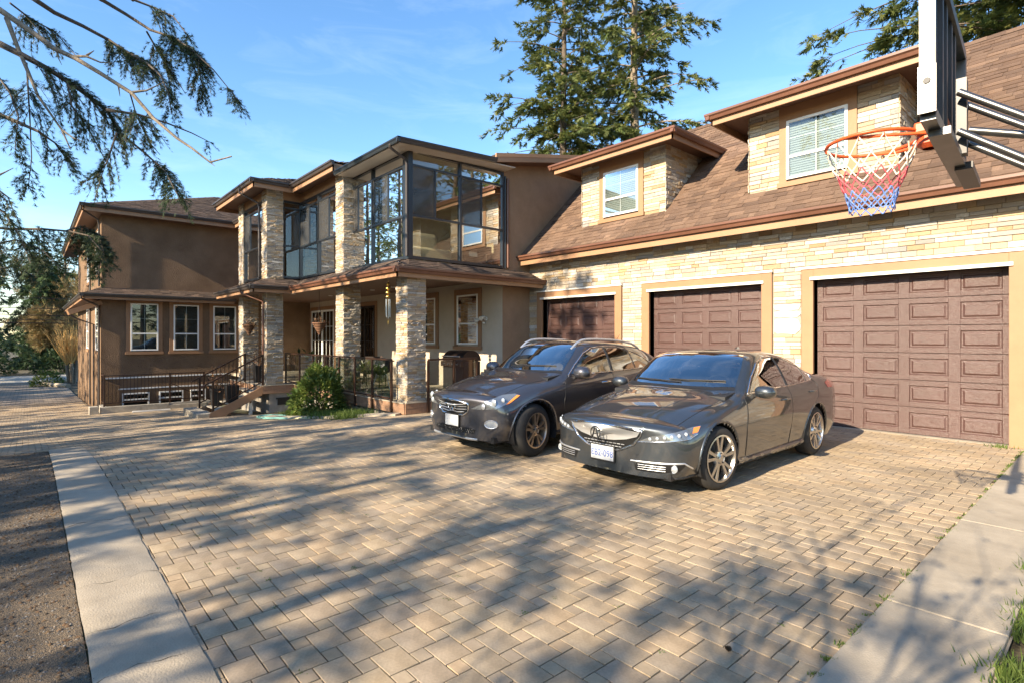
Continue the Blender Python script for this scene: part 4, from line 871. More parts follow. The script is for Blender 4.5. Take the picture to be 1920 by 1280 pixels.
# ------------------------------------------------------------------ porch things
mat('pot_black', (.014, .014, .015), .45, var=.2, scale=5)
def planter(x, y, z, label, w=.36, h=.55):
    t = thing('planter', label, 'planter', (x, y, z), 'black planters at the steps'); V = []
    for zz, k in ((0, .72), (h, 1.), (h, .88), (h - .06, .86)):
        for a_, b_ in ((-1, -1), (1, -1), (1, 1), (-1, 1)): V.append((x + a_ * w / 2 * k, y + b_ * w / 2 * k, z + zz))
    F = [(3, 2, 1, 0)] + [(4 * k + i, 4 * k + (i + 1) % 4, 4 * k + 4 + (i + 1) % 4, 4 * k + 4 + i) for k in range(3) for i in range(4)]
    MB().add(V, F).build('pot', 'pot_black', t, bevel=.008); MB().box(x - w * .42, x + w * .42, y - w * .42, y + w * .42, z + h - .07, z + h - .055).build('soil', 'soil', t); return t
PLANT_SPOTS = []
for (x, y, z, lab) in ((-18.15, 4.62, DZ - .168 * 3, 'black square planter on the steps behind the right handrail'), (-19.2, 4.45, DZ - .168 * 4, 'black square planter with dry twigs on the left of the steps'), (-19.3, 5.75, DZ, 'black planter on the porch between the two left columns'), (-17.2, 6.75, DZ, 'tall black planter behind the glass railing beside a stone column')):
    p = planter(x, y, z, lab); PLANT_SPOTS.append((p, x, y, z + .5))
# kettle grill
kg = thing('kettle_grill', 'black kettle grill on thin legs behind the glass railing', 'grill', (-13.35, 7.1, DZ)); c = (-13.35, 7.1, DZ)
MB().lathe([(0, .48), (.12, .50), (.22, .57), (.27, .68), (.275, .72)], c, 24).build('bowl', 'black', kg, smooth=50); MB().lathe([(.28, .72), (.27, .79), (.2, .88), (.1, .93), (0, .94)], c, 24).build('lid', 'black', kg, smooth=50); MB().tube([(c[0] - .05, c[1], c[2] + .95), (c[0], c[1], c[2] + .985), (c[0] + .05, c[1], c[2] + .95)], .01, 6).build('lid_handle', 'wood_deck', kg)
for k in range(3): a0 = .5 + k * 2.094; MB().tube([(c[0] + .14 * math.cos(a0), c[1] + .14 * math.sin(a0), c[2] + .52), (c[0] + .30 * math.cos(a0), c[1] + .30 * math.sin(a0), c[2])], .011, 6).build('leg', 'steel', kg)
# gas grill with roll lid beside the corner column
gg = thing('gas_grill', 'black gas grill with rounded lid by the porch window', 'grill', (-11.75, 8.5, DZ))
P = [(0, .88)] + [(.30 - .30 * math.cos(t), .88 + .27 * math.sin(t)) for t in np.linspace(0.05, math.pi - .05, 14)] + [(.60, .88)]
V = [(x, 8.25 + a_, DZ + b_) for x in (-12.15, -11.25) for a_, b_ in P]; n = len(P); MB().add(V, [tuple(range(n)), tuple(range(2 * n - 1, n - 1, -1))] + [(i, i + n, (i + 1) % n + n, (i + 1) % n) for i in range(n)]).build('lid', 'lid_brown' if 'lid_brown' in MATS else 'dark_metal', gg, smooth=40)
MB().box(-12.15, -11.25, 8.27, 8.83, DZ + .1, DZ + .87).build('cabinet', 'black', gg, bevel=.01); MB().box(-12.15, -11.25, 8.2, 8.265, DZ + .74, DZ + .87).build('control_panel', 'dark_metal', gg)
for k in range(4): MB().lathe([(0, -.03), (.02, -.03), (.024, 0)], (-12.0 + k * .2, 8.2, DZ + .8), 10, 'y').build('knob', 'steel', gg)
MB().tube([(-12.1, 8.2, DZ + 1.0), (-11.3, 8.2, DZ + 1.0)], .014, 8).build('lid_bar', 'steel', gg)
for x in (-12.1, -11.3):
    for y in (8.3, 8.8): MB().box(x - .03, x + .03, y - .03, y + .03, DZ, DZ + .1).build('leg', 'black', gg)
# patio table and chairs far in the porch
tb = thing('patio_table', 'dark round patio table at the back of the porch', 'table', (-15.9, 8.3, DZ)); MB().lathe([(0, .72), (.55, .72), (.55, .75), (0, .75)], (-15.9, 8.3, DZ), 28).build('table_top', 'dark_metal', tb)
for k in range(4): a0 = .8 + k * 1.571; MB().tube([(-15.9 + .4 * math.cos(a0), 8.3 + .4 * math.sin(a0), DZ + .72), (-15.9 + .46 * math.cos(a0), 8.3 + .46 * math.sin(a0), DZ)], .018, 6).build('leg', 'dark_metal', tb)
for k, (x, y, an, lab) in enumerate(((-15.1, 7.85, 2.2, 'dark patio chair on the near side of the round table'), (-16.8, 8.0, .6, 'dark patio chair on the left of the round table'), (-14.9, 8.9, -2.4, 'dark patio chair between the round table and the window'))):
    ch = thing('patio_chair', lab, 'chair', (x, y, DZ), 'patio chairs'); M = Matrix.Translation((x, y, DZ)) @ Matrix.Rotation(an, 4, 'Z')
    def cb_(name, x0, x1, y0, y1, z0, z1):
        mb = MB().box(x0, x1, y0, y1, z0, z1); mb.v = [tuple(M @ Vector(v)) for v in mb.v]; mb.build(name, 'dark_metal', ch)
    cb_('seat', -.24, .24, -.24, .24, .42, .45); cb_('backrest', -.24, -.21, -.24, .24, .5, .92)
    for a_ in (-.22, .20):
        for b_ in (-.22, .20): cb_('leg', a_, a_ + .025, b_, b_ + .025, 0, .45 if a_ > 0 else .92)
# security light, meter
fl_ = thing('security_light', 'white twin head security light on the porch wall', 'lamp', (-12.15, 9.7, 2.1))
MB().lathe([(0, -.02), (.06, -.02), (.065, .02)], (-12.12, 9.70, 2.12), 14, 'y').build('mount', 'white_metal', fl_)
for dx, dz in ((-.16, .03), (.06, .09)):
    a_ = Vector((-12.12 + dx * .3, 9.66, 2.12)); b_ = Vector((-12.12 + dx, 9.55, 2.12 + dz - .06)); MB().tube([a_, b_], .018, 8).build('arm', 'white_metal', fl_); MB().tube([b_ + Vector((0, .05, .02)), b_, b_ + Vector((dx * .2, -.09, -.04))], [.035, .05, .065], 12).build('lamp_head', 'white_metal', fl_, smooth=50)
MB().lathe([(0, -.05), (.035, -.045), (.04, 0)], (-12.1, 9.62, 2.02), 10).build('sensor', 'white_metal', fl_)
o = MB().box(-12.28, -12.18, 9.66, 9.72, .42, .62).build('outlet_box', 'dark_metal'); tag(o, 'small dark outlet box low on the cream porch wall', 'outlet')
# wind chime
wc = thing('wind_chime', 'gold wind chime hanging from the porch eave by the corner column', 'wind chime', (-11.6, 6.55, 2.3)); mat('brass', (.55, .38, .12), .3, metal=.9); cx, cy = -11.75, 6.42
MB().tube([(cx, cy, 2.98), (cx, cy, 2.1)], .003, 5).build('cord', 'brass', wc)
for z, r_ in ((2.86, .05), (2.76, .06), (2.66, .065), (2.56, .06)): MB().lathe([(0, .045), (r_ * .6, .03), (r_, 0), (r_ * .9, -.02), (r_ * .3, -.035), (0, -.045)], (cx, cy, z), 14).build('bead', 'brass', wc, smooth=60)
for k in range(5): a0 = k * 1.256; MB().tube([(cx + .05 * math.cos(a0), cy + .05 * math.sin(a0), 2.50), (cx + .05 * math.cos(a0), cy + .05 * math.sin(a0), 2.10 - .03 * (k % 3))], .011, 8).build('chime_tube', 'steel', wc, smooth=60)
MB().add([(cx, cy, 2.02), (cx - .03, cy, 1.96), (cx, cy, 1.88), (cx + .03, cy, 1.96), (cx, cy - .004, 1.96), (cx, cy + .004, 1.96)], [(0, 1, 4), (1, 2, 4), (2, 3, 4), (3, 0, 4), (1, 0, 5), (2, 1, 5), (3, 2, 5), (0, 3, 5)]).build('clapper', 'brass', wc)
# hanging baskets
mat('wicker', (.20, .10, .055), .9, var=.3, scale=40)
for k, (x, y, z, lab) in enumerate(((-16.2, 6.55, 2.02, 'cone shaped wicker basket hanging left of the middle column'), (-19.35, 5.45, 2.0, 'cone shaped wicker basket hanging between the two left columns'))):
    hb = thing('hanging_basket', lab, 'hanging basket', (x, y, z), 'hanging baskets')
    for j in range(9):
        t = j / 8; MB().tube([(x + .2 * (1 - t) * math.cos(a_) + .004, y + .2 * (1 - t) * math.sin(a_), z - .38 * t) for a_ in np.linspace(0, 2 * math.pi, 21)], .016, 6, cap=False).build('wicker_ring', 'wicker', hb)
    MB().lathe([(.185, -.01), (.0, -.36)], (x, y, z), 16).build('liner', 'soil', hb)
    for j in range(3): a_ = j * 2.094; MB().tube([(x + .19 * math.cos(a_), y + .19 * math.sin(a_), z), (x, y, z + .5), (x, y, CZ - .02)], .004, 5).build('chain', 'dark_metal', hb)
    PLANT_SPOTS.append((hb, x, y, z))
# garden hose loops on the paving edge
mat('hose_green', (.20, .42, .36), .5); mat('hose_cream', (.55, .50, .30), .5)
def hose(name, label, x, y, n, m_, rx=1.0, ry=.35, seed=0):
    rg = random.Random(seed); P = []
    for k in range(n * 18): t = k / 18 * 2 * math.pi; a_ = 1 + .22 * math.sin(t * .37 + seed) ; P.append((x + rx * a_ * math.cos(t) + .12 * math.sin(t * .53), y + ry * a_ * math.sin(t) + .05 * math.cos(t * .71), g(x + rx * math.cos(t)) + .022 + .012 * (k % 36) / 36 + .0))
    tag(MB().tube(P, .0115, 7).build(name, m_, smooth=60), label, 'hose')
hose('garden_hose', 'pale green garden hose looped on the paving before the shrub', -14.6, 4.75, 4, 'hose_green', .95, .26, 1); hose('garden_hose', 'cream garden hose lying tangled beside the green one', -13.6, 5.05, 3, 'hose_cream', .7, .2, 5)
# pine cone
pc_ = MB()
for j in range(6):
    for k in range(8): t = k * .785 + j * .4; r_ = .012 * math.sin(math.pi * (j + .8) / 6.5) + .003; c = Vector((-1.355 + j * .006 - .02, 2.67, .016)); u_ = Vector((.4, math.cos(t), math.sin(t))); p = c + u_ * r_; s_ = Vector((0, -math.sin(t), math.cos(t))) * .004; pc_.add([c + s_ * .5, c - s_ * .5, p - s_, p + s_], [(0, 1, 2, 3)])
tag(pc_.build('pine_cone', 'litter'), 'single brown pine cone on the shaded pavers', 'pine cone')
# ------------------------------------------------------------------ cars
from mathutils.geometry import delaunay_2d_cdt
def carpaint(name, col):
    m = mat(name, col, .42, metal=.7, var=.05, scale=30, coat=1., spec=.5, dirt=.06); b = m.node_tree.nodes['Principled BSDF']; b.inputs['Coat IOR'].default_value = 1.75; b.inputs['Coat Roughness'].default_value = .02; return m
carpaint('paint_suv', (.062, .062, .073)); carpaint('paint_sedan', (.052, .060, .069))
glass('car_glass', (.50, .54, .54), 3.4, 1.5); glass('windshield_glass', (.50, .55, .56), 6.5, 1.5)
mat('chrome', (.75, .75, .76), .12, metal=1.); mat('satin_silver', (.66, .67, .68), .42, metal=.85); mat('lamp_silver', (.26, .28, .30), .18, metal=.7, coat=1); mat('lamp_lens', (.40, .43, .46), .05, metal=.3, spec=.8, coat=1)
mat('amber', (.75, .22, .03), .12, coat=1); mat('red_lamp', (.35, .015, .012), .12, coat=1); mat('tyre', (.022, .021, .02), .8, var=.2, scale=20, bump=.2, bscale=80); mat('rim_bronze', (.42, .36, .30), .3, metal=.9); mat('rim_silver', (.50, .48, .45), .25, metal=.95); mat('plastic_black', (.012, .012, .013), .5)
mat('black_glass', (.01, .01, .012), .03, coat=1); mat('plate_white', (.48, .50, .52), .35); mat('plate_streak', (.30, .33, .42), .5); mat('plate_blue', (.05, .10, .35), .5); mat('mesh_black', (.02, .02, .021), .35, metal=.5); mat('brake', (.12, .12, .12), .35, metal=1)
def crom(P, n):
    """Catmull-Rom through points P (k,d): n samples per span"""
    P = np.asarray(P, float); Q = np.vstack([2 * P[0] - P[1], P, 2 * P[-1] - P[-2]]); out = []
    for i in range(1, len(Q) - 2):
        p0, p1, p2, p3 = Q[i - 1], Q[i], Q[i + 1], Q[i + 2]
        for k in range(n):
            t = k / n; out.append(.5 * ((2 * p1) + (-p0 + p2) * t + (2 * p0 - 5 * p1 + 4 * p2 - p3) * t * t + (-p0 + 3 * p1 - 3 * p2 + p3) * t ** 3))
    out.append(Q[-2]); return np.array(out)
def hermite_y(ys, D, yq):
    """monotone-ish cubic interpolation of rows D at ys"""
    D = np.asarray(D, float); m = np.zeros_like(D); h = np.diff(ys); d = np.diff(D, axis=0) / h.reshape(-1, *[1] * (D.ndim - 1))
    for i in range(1, len(ys) - 1):
        a, b = d[i - 1], d[i]; same = a * b > 0; hm = np.where(same, 2 * a * b / np.where(same, a + b, 1), 0); m[i] = np.where(same, .5 * hm + .25 * (a + b), 0)
    m[0] = d[0]; m[-1] = d[-1]; out = []
    for y in yq:
        i = min(max(np.searchsorted(ys, y) - 1, 0), len(ys) - 2); t = (y - ys[i]) / h[i]
        out.append((2 * t ** 3 - 3 * t * t + 1) * D[i] + (t ** 3 - 2 * t * t + t) * h[i] * m[i] + (-2 * t ** 3 + 3 * t * t) * D[i + 1] + (t ** 3 - t * t) * h[i] * m[i + 1])
    return np.array(out)
class Car:
    def __init__(s, root, ox, oy, ys, st, front, rear, wheels, Rarch, paint, plan=.12, ky=1.):
        s.ky = ky; ys = [y * ky for y in ys]; wheels = [(a * ky, b) for a, b in wheels]; s.root = root; s.o = np.array([ox, oy, 0.]); s.paint = paint
        y0, y1 = ys[0], ys[-1]; yq = np.linspace(y0, y1, 175); ctr = hermite_y(np.array(ys), np.array(st), yq); rows = []
        for y, c in zip(yq, ctr):
            p = crom(c, 7); f = max(0, 1 - y / 2.3); yy = y + plan * f * (p[:, 0] / .85) ** 2
            rows.append(np.stack([p[:, 0], yy, p[:, 1]], 1))
        def cap(row, B, n, zt, sign, steps=16):
            out = []
            for k in range(1, steps + 1):
                r = math.cos(k / steps * math.pi / 2); q = row.copy(); tz = np.clip(row[:, 2], zt[0], zt[1])
                q[:, 0] = row[:, 0] * r; q[:, 2] = tz + (row[:, 2] - tz) * r; q[:, 1] = row[:, 1] - plan * max(0, 1 - row[:, 1].min() / 2.3) * 0 + sign * B * (1 - r ** n) ** (1 / n); out.append(q)
            return out
        fc = cap(rows[0], front[0], front[1], front[2], -1); rc = cap(rows[-1], rear[0], rear[1], rear[2], 1)
        allr = fc[::-1] + rows + rc; G = np.array(allr); nr, npf = G.shape[:2]; ing = np.zeros((nr, npf), bool)
        inside = np.zeros((nr, npf), bool)
        for (wy, wz) in wheels:
            d = np.hypot(G[:, :, 1] - wy, G[:, :, 2] - wz); ins = (d < Rarch) & (G[:, :, 0] > .45) & (G[:, :, 2] < wz + Rarch); inside |= ins
            edge = ins & (~(np.roll(ins, 1, 0) & np.roll(ins, -1, 0) & np.roll(ins, 1, 1) & np.roll(ins, -1, 1)))
            sc_ = Rarch / np.maximum(d, 1e-4)
            G[:, :, 1] = np.where(edge, wy + (G[:, :, 1] - wy) * sc_, G[:, :, 1]); G[:, :, 2] = np.where(edge, np.maximum(wz + (G[:, :, 2] - wz) * sc_, G[:, :, 2] * 0 + .15), G[:, :, 2])
        F = []; n1 = nr * npf
        for i in range(nr - 1):
            for j in range(npf - 1):
                if inside[i, j] and inside[i + 1, j] and inside[i, j + 1] and inside[i + 1, j + 1]: continue
                a, b, c, d = i * npf + j, i * npf + j + 1, (i + 1) * npf + j + 1, (i + 1) * npf + j
                F.append((a, d, c, b)); F.append((n1 + a, n1 + b, n1 + c, n1 + d))
        V = np.concatenate([G.reshape(-1, 3), G.reshape(-1, 3) * np.array([-1, 1, 1])]) + s.o
        import bmesh
        bm = bmesh.new(); vs_ = [bm.verts.new(v) for v in V]; bm.verts.ensure_lookup_table()
        for f in F:
            try: bm.faces.new([vs_[i] for i in f])
            except ValueError: pass
        bmesh.ops.remove_doubles(bm, verts=bm.verts, dist=.0006)
        bmesh.ops.recalc_face_normals(bm, faces=bm.faces); me = bpy.data.meshes.new('body'); bm.to_mesh(me)
        s.bvh = BVHTree.FromBMesh(bm); bm.free(); me.polygons.foreach_set('use_smooth', np.ones(len(me.polygons), bool)); s.body = put('body', me, paint, root)
        s.wheels = wheels; s.Rarch = Rarch
        # underside and wheel wells
        L0, L1 = y0 - front[0] * .6, y1 + rear[0] * .6; zb = st[3][0][1]
        MB().box(ox - .74, ox + .74, oy + L0 + .1, oy + L1 - .1, zb - .01, zb + .06).build('underbody', 'plastic_black', root)
        for (wy, wz) in wheels:
            for sx in (-1, 1):
                prof = []
                W = MB(); V = []; Fq = []; N = 28
                for xx in (.50, .875):
                    for k in range(N + 1):
                        t = math.pi * (-.12 + 1.24 * k / N); V.append((ox + sx * xx, oy + wy + (s.Rarch + .004) * math.cos(t), wz + (s.Rarch + .004) * math.sin(t)))
                for k in range(N): Fq.append((k, k + 1, N + 2 + k, N + 1 + k))
                Fq.append(tuple(range(N + 1))); W.add(V, Fq).build('wheel_well', 'plastic_black', root)
    def hit(s, o, d):
        loc, nrm, idx, dist = s.bvh.ray_cast(Vector(o), Vector(d))
        if loc is None: return None
        if nrm.dot(Vector(d)) > 0: nrm = -nrm
        return loc, nrm
    def frame(s, d):
        d = Vector(d).normalized(); a = Vector((0, 0, 1)).cross(-d) if abs(d.z) < .9 else Vector((1, 0, 0)); a.normalize(); b = (-d).cross(a).normalized() if abs(d.z) >= .9 else Vector((0, 0, 1)); return d, a, b
    def point(s, d, p, org=None):
        """project local 2D point p (along a, z) along direction d onto the body"""
        d, a, b = s.frame(d); p = (p[0] * s.ky, p[1]) if abs(d.x) > .9 else p; o = Vector(s.o) + a * p[0] + b * p[1] - d * 6
        if abs(d.z) < .9: o = Vector(s.o) + a * p[0] - d * 6; o.z = p[1]
        if org is not None: o += Vector(org)
        return s.hit(o, d)
    def patch(s, name, m, poly, d, off=.004, parent=None, res=.03, org=None, rim=0.):
        P = [Vector((p[0], p[1])) for p in poly]; B = []
        for i in range(len(P)):
            q = P[(i + 1) % len(P)]; k = max(1, int((q - P[i]).length / res))
            for j in range(k): B.append(P[i].lerp(q, j / k))
        nb = len(B); xs = [p.x for p in B]; zs_ = [p.y for p in B]; pts = list(B); x = min(xs) + res / 2
        def inside(px, pz):
            c = False
            for i in range(nb):
                a, b = B[i], B[i - 1]
                if (a.y > pz) != (b.y > pz) and px < (b.x - a.x) * (pz - a.y) / (b.y - a.y) + a.x: c = not c
            return c
        while x < max(xs):
            z = min(zs_) + res / 2
            while z < max(zs_):
                if inside(x, z) and min((b - Vector((x, z))).length for b in B) > res * .45: pts.append(Vector((x, z)))
                z += res
            x += res
        vo, ed, fo, *_ = delaunay_2d_cdt(pts, [(i, (i + 1) % nb) for i in range(nb)], [], 1, 1e-6)
        V = []; ok = []; dd = Vector(d).normalized()
        for p in vo:
            h = s.point(d, (p.x, p.y), org)
            if h is None: V.append((0, 0, 0)); ok.append(False)
            else: V.append(h[0] + h[1] * off); ok.append(True)
        F = [f for f in fo if all(ok[i] for i in f)]
        if not F: return None
        mb = MB(); mb.v = [tuple(v) for v in V]; mb.f = [tuple(f) for f in F]
        # fix winding toward viewer
        f0 = F[0]; n0 = (V[f0[1]] - V[f0[0]]).cross(V[f0[2]] - V[f0[0]])
        if n0.dot(dd) > 0: mb.f = [tuple(reversed(f)) for f in mb.f]
        # drop unused vertices
        used = sorted({i for f in mb.f for i in f}); mp_ = {j: i for i, j in enumerate(used)}; mb.v = [mb.v[i] for i in used]; mb.f = [tuple(mp_[i] for i in f) for f in mb.f]
        return mb.build(name, m, parent or s.root, smooth=60)
    def line(s, name, m, pts, d, r=.006, off=.002, parent=None, closed=False, res=.03, flat=.0):
        P = [Vector(p) for p in pts] + ([Vector(pts[0])] if closed else []); Q = []
        for i in range(len(P) - 1):
            k = max(1, int((P[i + 1] - P[i]).length / res))
            for j in range(k): Q.append(P[i].lerp(P[i + 1], j / k))
        Q.append(P[-1]); T = []
        for q in Q:
            h = s.point(d, q)
            if h: T.append(h[0] + h[1] * off)
        if len(T) > 1: return MB().tube(T, r, 6).build(name, m, parent or s.root, smooth=60)
    def wheel(s, wy, wz, side, r=.335, rr=.245, wdt=.225, out=.905, rim='rim_silver', spokes=5, twin=True, turn=0., phase=0.):
        cx = s.o[0] + side * out; cy = s.o[1] + wy * s.ky
        wroot = MB(); t0 = [(rr - .004, -.5), (rr + .02, -.5), (r - .035, -.47), (r - .008, -.36), (r, -.22), (r, .22), (r - .008, .36), (r - .035, .47), (rr + .02, .5), (rr - .004, .47)]
        M = Matrix.Translation((cx, cy, wz)) @ Matrix.Rotation(turn, 4, 'Z')
        def tb(mb, name, m, parent, sm=40):
            mb.v = [tuple(M @ Vector(v)) for v in mb.v]; return mb.build(name, m, parent, smooth=sm)
        w_ = wdt; ins = -w_ / 2 * side
        tyre_prof = [(a, (b * w_) * side + ins) for a, b in t0]
        ty = tb(MB().lathe(tyre_prof, n=48, axis='x'), 'wheel', 'tyre', s.root)
        k = side
        tb(MB().lathe([(rr + .004, k * .004), (rr - .012, k * .006), (rr - .02, -k * .01), (rr - .03, -k * .16)], n=48, axis='x'), 'rim', rim, ty)
        tb(MB().lathe([(0, -k * .12), (.16, -k * .12), (.16, -k * .135)], n=32, axis='x'), 'brake_disc', 'brake', ty)
        tb(MB().lathe([(.0, -k * .15), (rr - .02, -k * .15)], n=32, axis='x'), 'hub_back', 'plastic_black', ty)
        hub = tb(MB().lathe([(0, k * .002), (.03, k * .002), (.036, -k * .004), (.075, -k * .012), (.085, -k * .04)], n=24, axis='x'), 'hub', rim, ty)
        for i in range(spokes):
            for dd_ in ((-.12, .12) if twin else (0,)):
                a0 = phase + 2 * math.pi * i / spokes + dd_ * 1.15; a1 = phase + 2 * math.pi * i / spokes + dd_ * 1.75
                e = lambda ang, rad, x_: Vector((x_, rad * math.cos(ang), rad * math.sin(ang)))
                A = e(a0, .055, -k * .012); Bq = e(a1, rr - .014, -k * .004); mb = MB()
                ax = Vector((k, 0, 0)); dr_ = (Bq - A).normalized(); sd = dr_.cross(ax).normalized(); V = []
                for q, hw_ in ((A, .020), (A.lerp(Bq, .5), .019), (Bq, .024)): V += [q + sd * hw_ - ax * .035, q + sd * hw_ * .8, q - sd * hw_ * .8, q - sd * hw_ - ax * .035]
                Fq = []
                for b_ in (0, 4): Fq += [(b_ + j, b_ + j + 1, b_ + j + 5, b_ + j + 4) for j in range(3)]
                mb.add(V, Fq); tb(mb, 'spoke', rim, ty, 30)
        for i in range(5):
            a0 = 2 * math.pi * i / 5 + .3; tb(MB().lathe([(0, k * .004), (.008, k * .004), (.009, -k * .012)], (0, .055 * math.cos(a0), .055 * math.sin(a0)), 8, 'x'), 'lug_nut', 'plastic_black', ty)
        return ty
    def open_glass(s, sides, tops):
        """remove the body faces behind the panes so that the cabin shows through the glass"""
        me = s.body.data; n = len(me.polygons); c = np.empty(n * 3); me.polygons.foreach_get('center', c); c = c.reshape(-1, 3) - s.o
        def inpoly(px, py, P):
            r = np.zeros(len(px), bool)
            for i in range(len(P)):
                (x0, y0), (x1, y1) = P[i], P[i - 1]; hit = (y0 > py) != (y1 > py); r ^= hit & (px < (x1 - x0) * (py - y0) / ((y1 - y0) if y1 != y0 else 1e-9) + x0)
            return r
        def shrink(P, k=.965): cx = sum(p[0] for p in P) / len(P); cy = sum(p[1] for p in P) / len(P); return [(cx + (p[0] - cx) * k, cy + (p[1] - cy) * k) for p in P]
        kill = np.zeros(n, bool)
        for P in sides: Q = shrink([(y * s.ky, z) for y, z in P]); kill |= inpoly(c[:, 1], c[:, 2], Q) & (np.abs(c[:, 0]) > .4)
        for P in tops: Q = shrink([(x, y * s.ky) for x, y in P]); kill |= inpoly(c[:, 0], c[:, 1], Q) & (c[:, 2] > .9)
        import bmesh
        bm = bmesh.new(); bm.from_mesh(me); bm.faces.ensure_lookup_table(); bmesh.ops.delete(bm, geom=[bm.faces[i] for i in np.nonzero(kill)[0]], context='FACES'); bm.to_mesh(me); bm.free()
    def cabin(s, zf, y_dash, y_front, y_rear, seat_m, h=1.0):
        ox, oy, k = s.o[0], s.o[1], s.ky; r = s.root
        MB().box(ox - .72, ox + .72, oy + 1.35 * k, oy + 4.1 * k, zf - .05, zf).build('cabin_floor', 'plastic_black', r)
        V = []
        for x in (-.76, .76):
            for y, z in ((y_dash - .30, h - .16), (y_dash - .28, h - .06), (y_dash, h - .02), (y_dash + .16, h - .07), (y_dash + .2, h - .3)): V.append((ox + x, oy + y * k, z))
        MB().add(V, [(0, 1, 2, 3, 4), (9, 8, 7, 6, 5)] + [(i, (i + 1) % 5, (i + 1) % 5 + 5, i + 5) for i in range(5)]).build('dashboard', 'plastic_black', r)
        for sx in (-.37, .37):
            st_ = MB().box(ox + sx - .26, ox + sx + .26, oy + (y_front - .25) * k, oy + (y_front + .28) * k, zf, zf + .30).build('seat', seat_m, r, bevel=.05)
            mb = MB().bar((ox + sx, oy + (y_front + .28) * k, zf + .25), (ox + sx, oy + (y_front + .48) * k, zf + .86), .48, .13, up=(0, -1, .3)); mb.build('backrest', seat_m, st_, bevel=.05)
            MB().bar((ox + sx, oy + (y_front + .50) * k, zf + .89), (ox + sx, oy + (y_front + .54) * k, zf + 1.06), .26, .09, up=(0, -1, .3)).build('headrest', seat_m, st_, bevel=.03)
        rs = MB().box(ox - .62, ox + .62, oy + (y_rear - .3) * k, oy + (y_rear + .2) * k, zf, zf + .3).build('rear_seat', seat_m, r, bevel=.05)
        MB().bar((ox, oy + (y_rear + .2) * k, zf + .25), (ox, oy + (y_rear + .44) * k, zf + .82), 1.24, .14, up=(0, -1, .3)).build('backrest', seat_m, rs, bevel=.05)
        c = Vector((ox + .37, oy + (y_dash + .30) * k, h - .03)); P = []
        for t in np.linspace(0, 2 * math.pi, 29): P.append(c + Vector((.185 * math.cos(t), .075 * math.sin(t), .165 * math.sin(t))))
        MB().tube(P, .015, 7, cap=False).build('steering_wheel', 'plastic_black', r, smooth=60); MB().bar(c + Vector((-.17, 0, 0)), c + Vector((.17, 0, 0)), .05, .05).build('wheel_spoke', 'plastic_black', r)
        MB().bar((ox - .11, oy + (y_dash + .55) * k, h + .33), (ox + .11, oy + (y_dash + .55) * k, h + .33), .03, .06).build('rear_view_mirror', 'plastic_black', r)
    def mirror(s, y, z, side, x=.93, m=None, L=.22, H=.15, out=.16):
        y = y * s.ky
        c = Vector((s.o[0] + side * (x + out / 2 + .02), s.o[1] + y, z)); V = []; F = []; n, k = 14, 8
        for i in range(k + 1):
            t = i / k; ph = math.pi * t
            for j in range(n):
                a = 2 * math.pi * j / n; rx = out / 2 * 1.25; q = lambda v, e: math.copysign(abs(v) ** e, v)
                V.append(c + Vector((-math.cos(ph) * rx * side * 1.0, q(math.sin(ph), .6) * q(math.cos(a), .8) * L * .35 * (1.3 if math.cos(a) < 0 else .75), q(math.sin(ph), .6) * q(math.sin(a), .8) * H / 2)))
        for i in range(k):
            for j in range(n): F.append((i * n + j, i * n + (j + 1) % n, (i + 1) * n + (j + 1) % n, (i + 1) * n + j))
        mo = MB().add(V, F).build('mirror', m or s.paint, s.root, smooth=60)
        MB().bar((s.o[0] + side * (x - .10), s.o[1] + y + .05, z - H * .45), (s.o[0] + side * (x + .05), s.o[1] + y + .01, z - H * .2), .06, .035).build('mirror_arm', 'plastic_black', mo)
        return mo
    def handle(s, y, z, door, side=1, w=.2, m=None):
        y = y * s.ky
        h = s.point((-side, 0, 0), (side * 0 + y * (1 if side > 0 else -1), z)) if False else s.hit(Vector(s.o) + Vector((side * 3, y, z)), Vector((-side, 0, 0)))
        if h: p = h[0]; MB().tube([p + Vector((side * .004, -w / 2, 0)), p + Vector((side * .032, -w / 2 + .03, .004)), p + Vector((side * .034, w / 2 - .03, .006)), p + Vector((side * .004, w / 2, .004))], [.010, .014, .014, .010], 8).build('handle', m or s.paint, door, smooth=60)
SIDE = (-1, 0, 0); FRONT = (0, 1, 0)
def sidepoly(P): return [(y, z) for y, z in P]
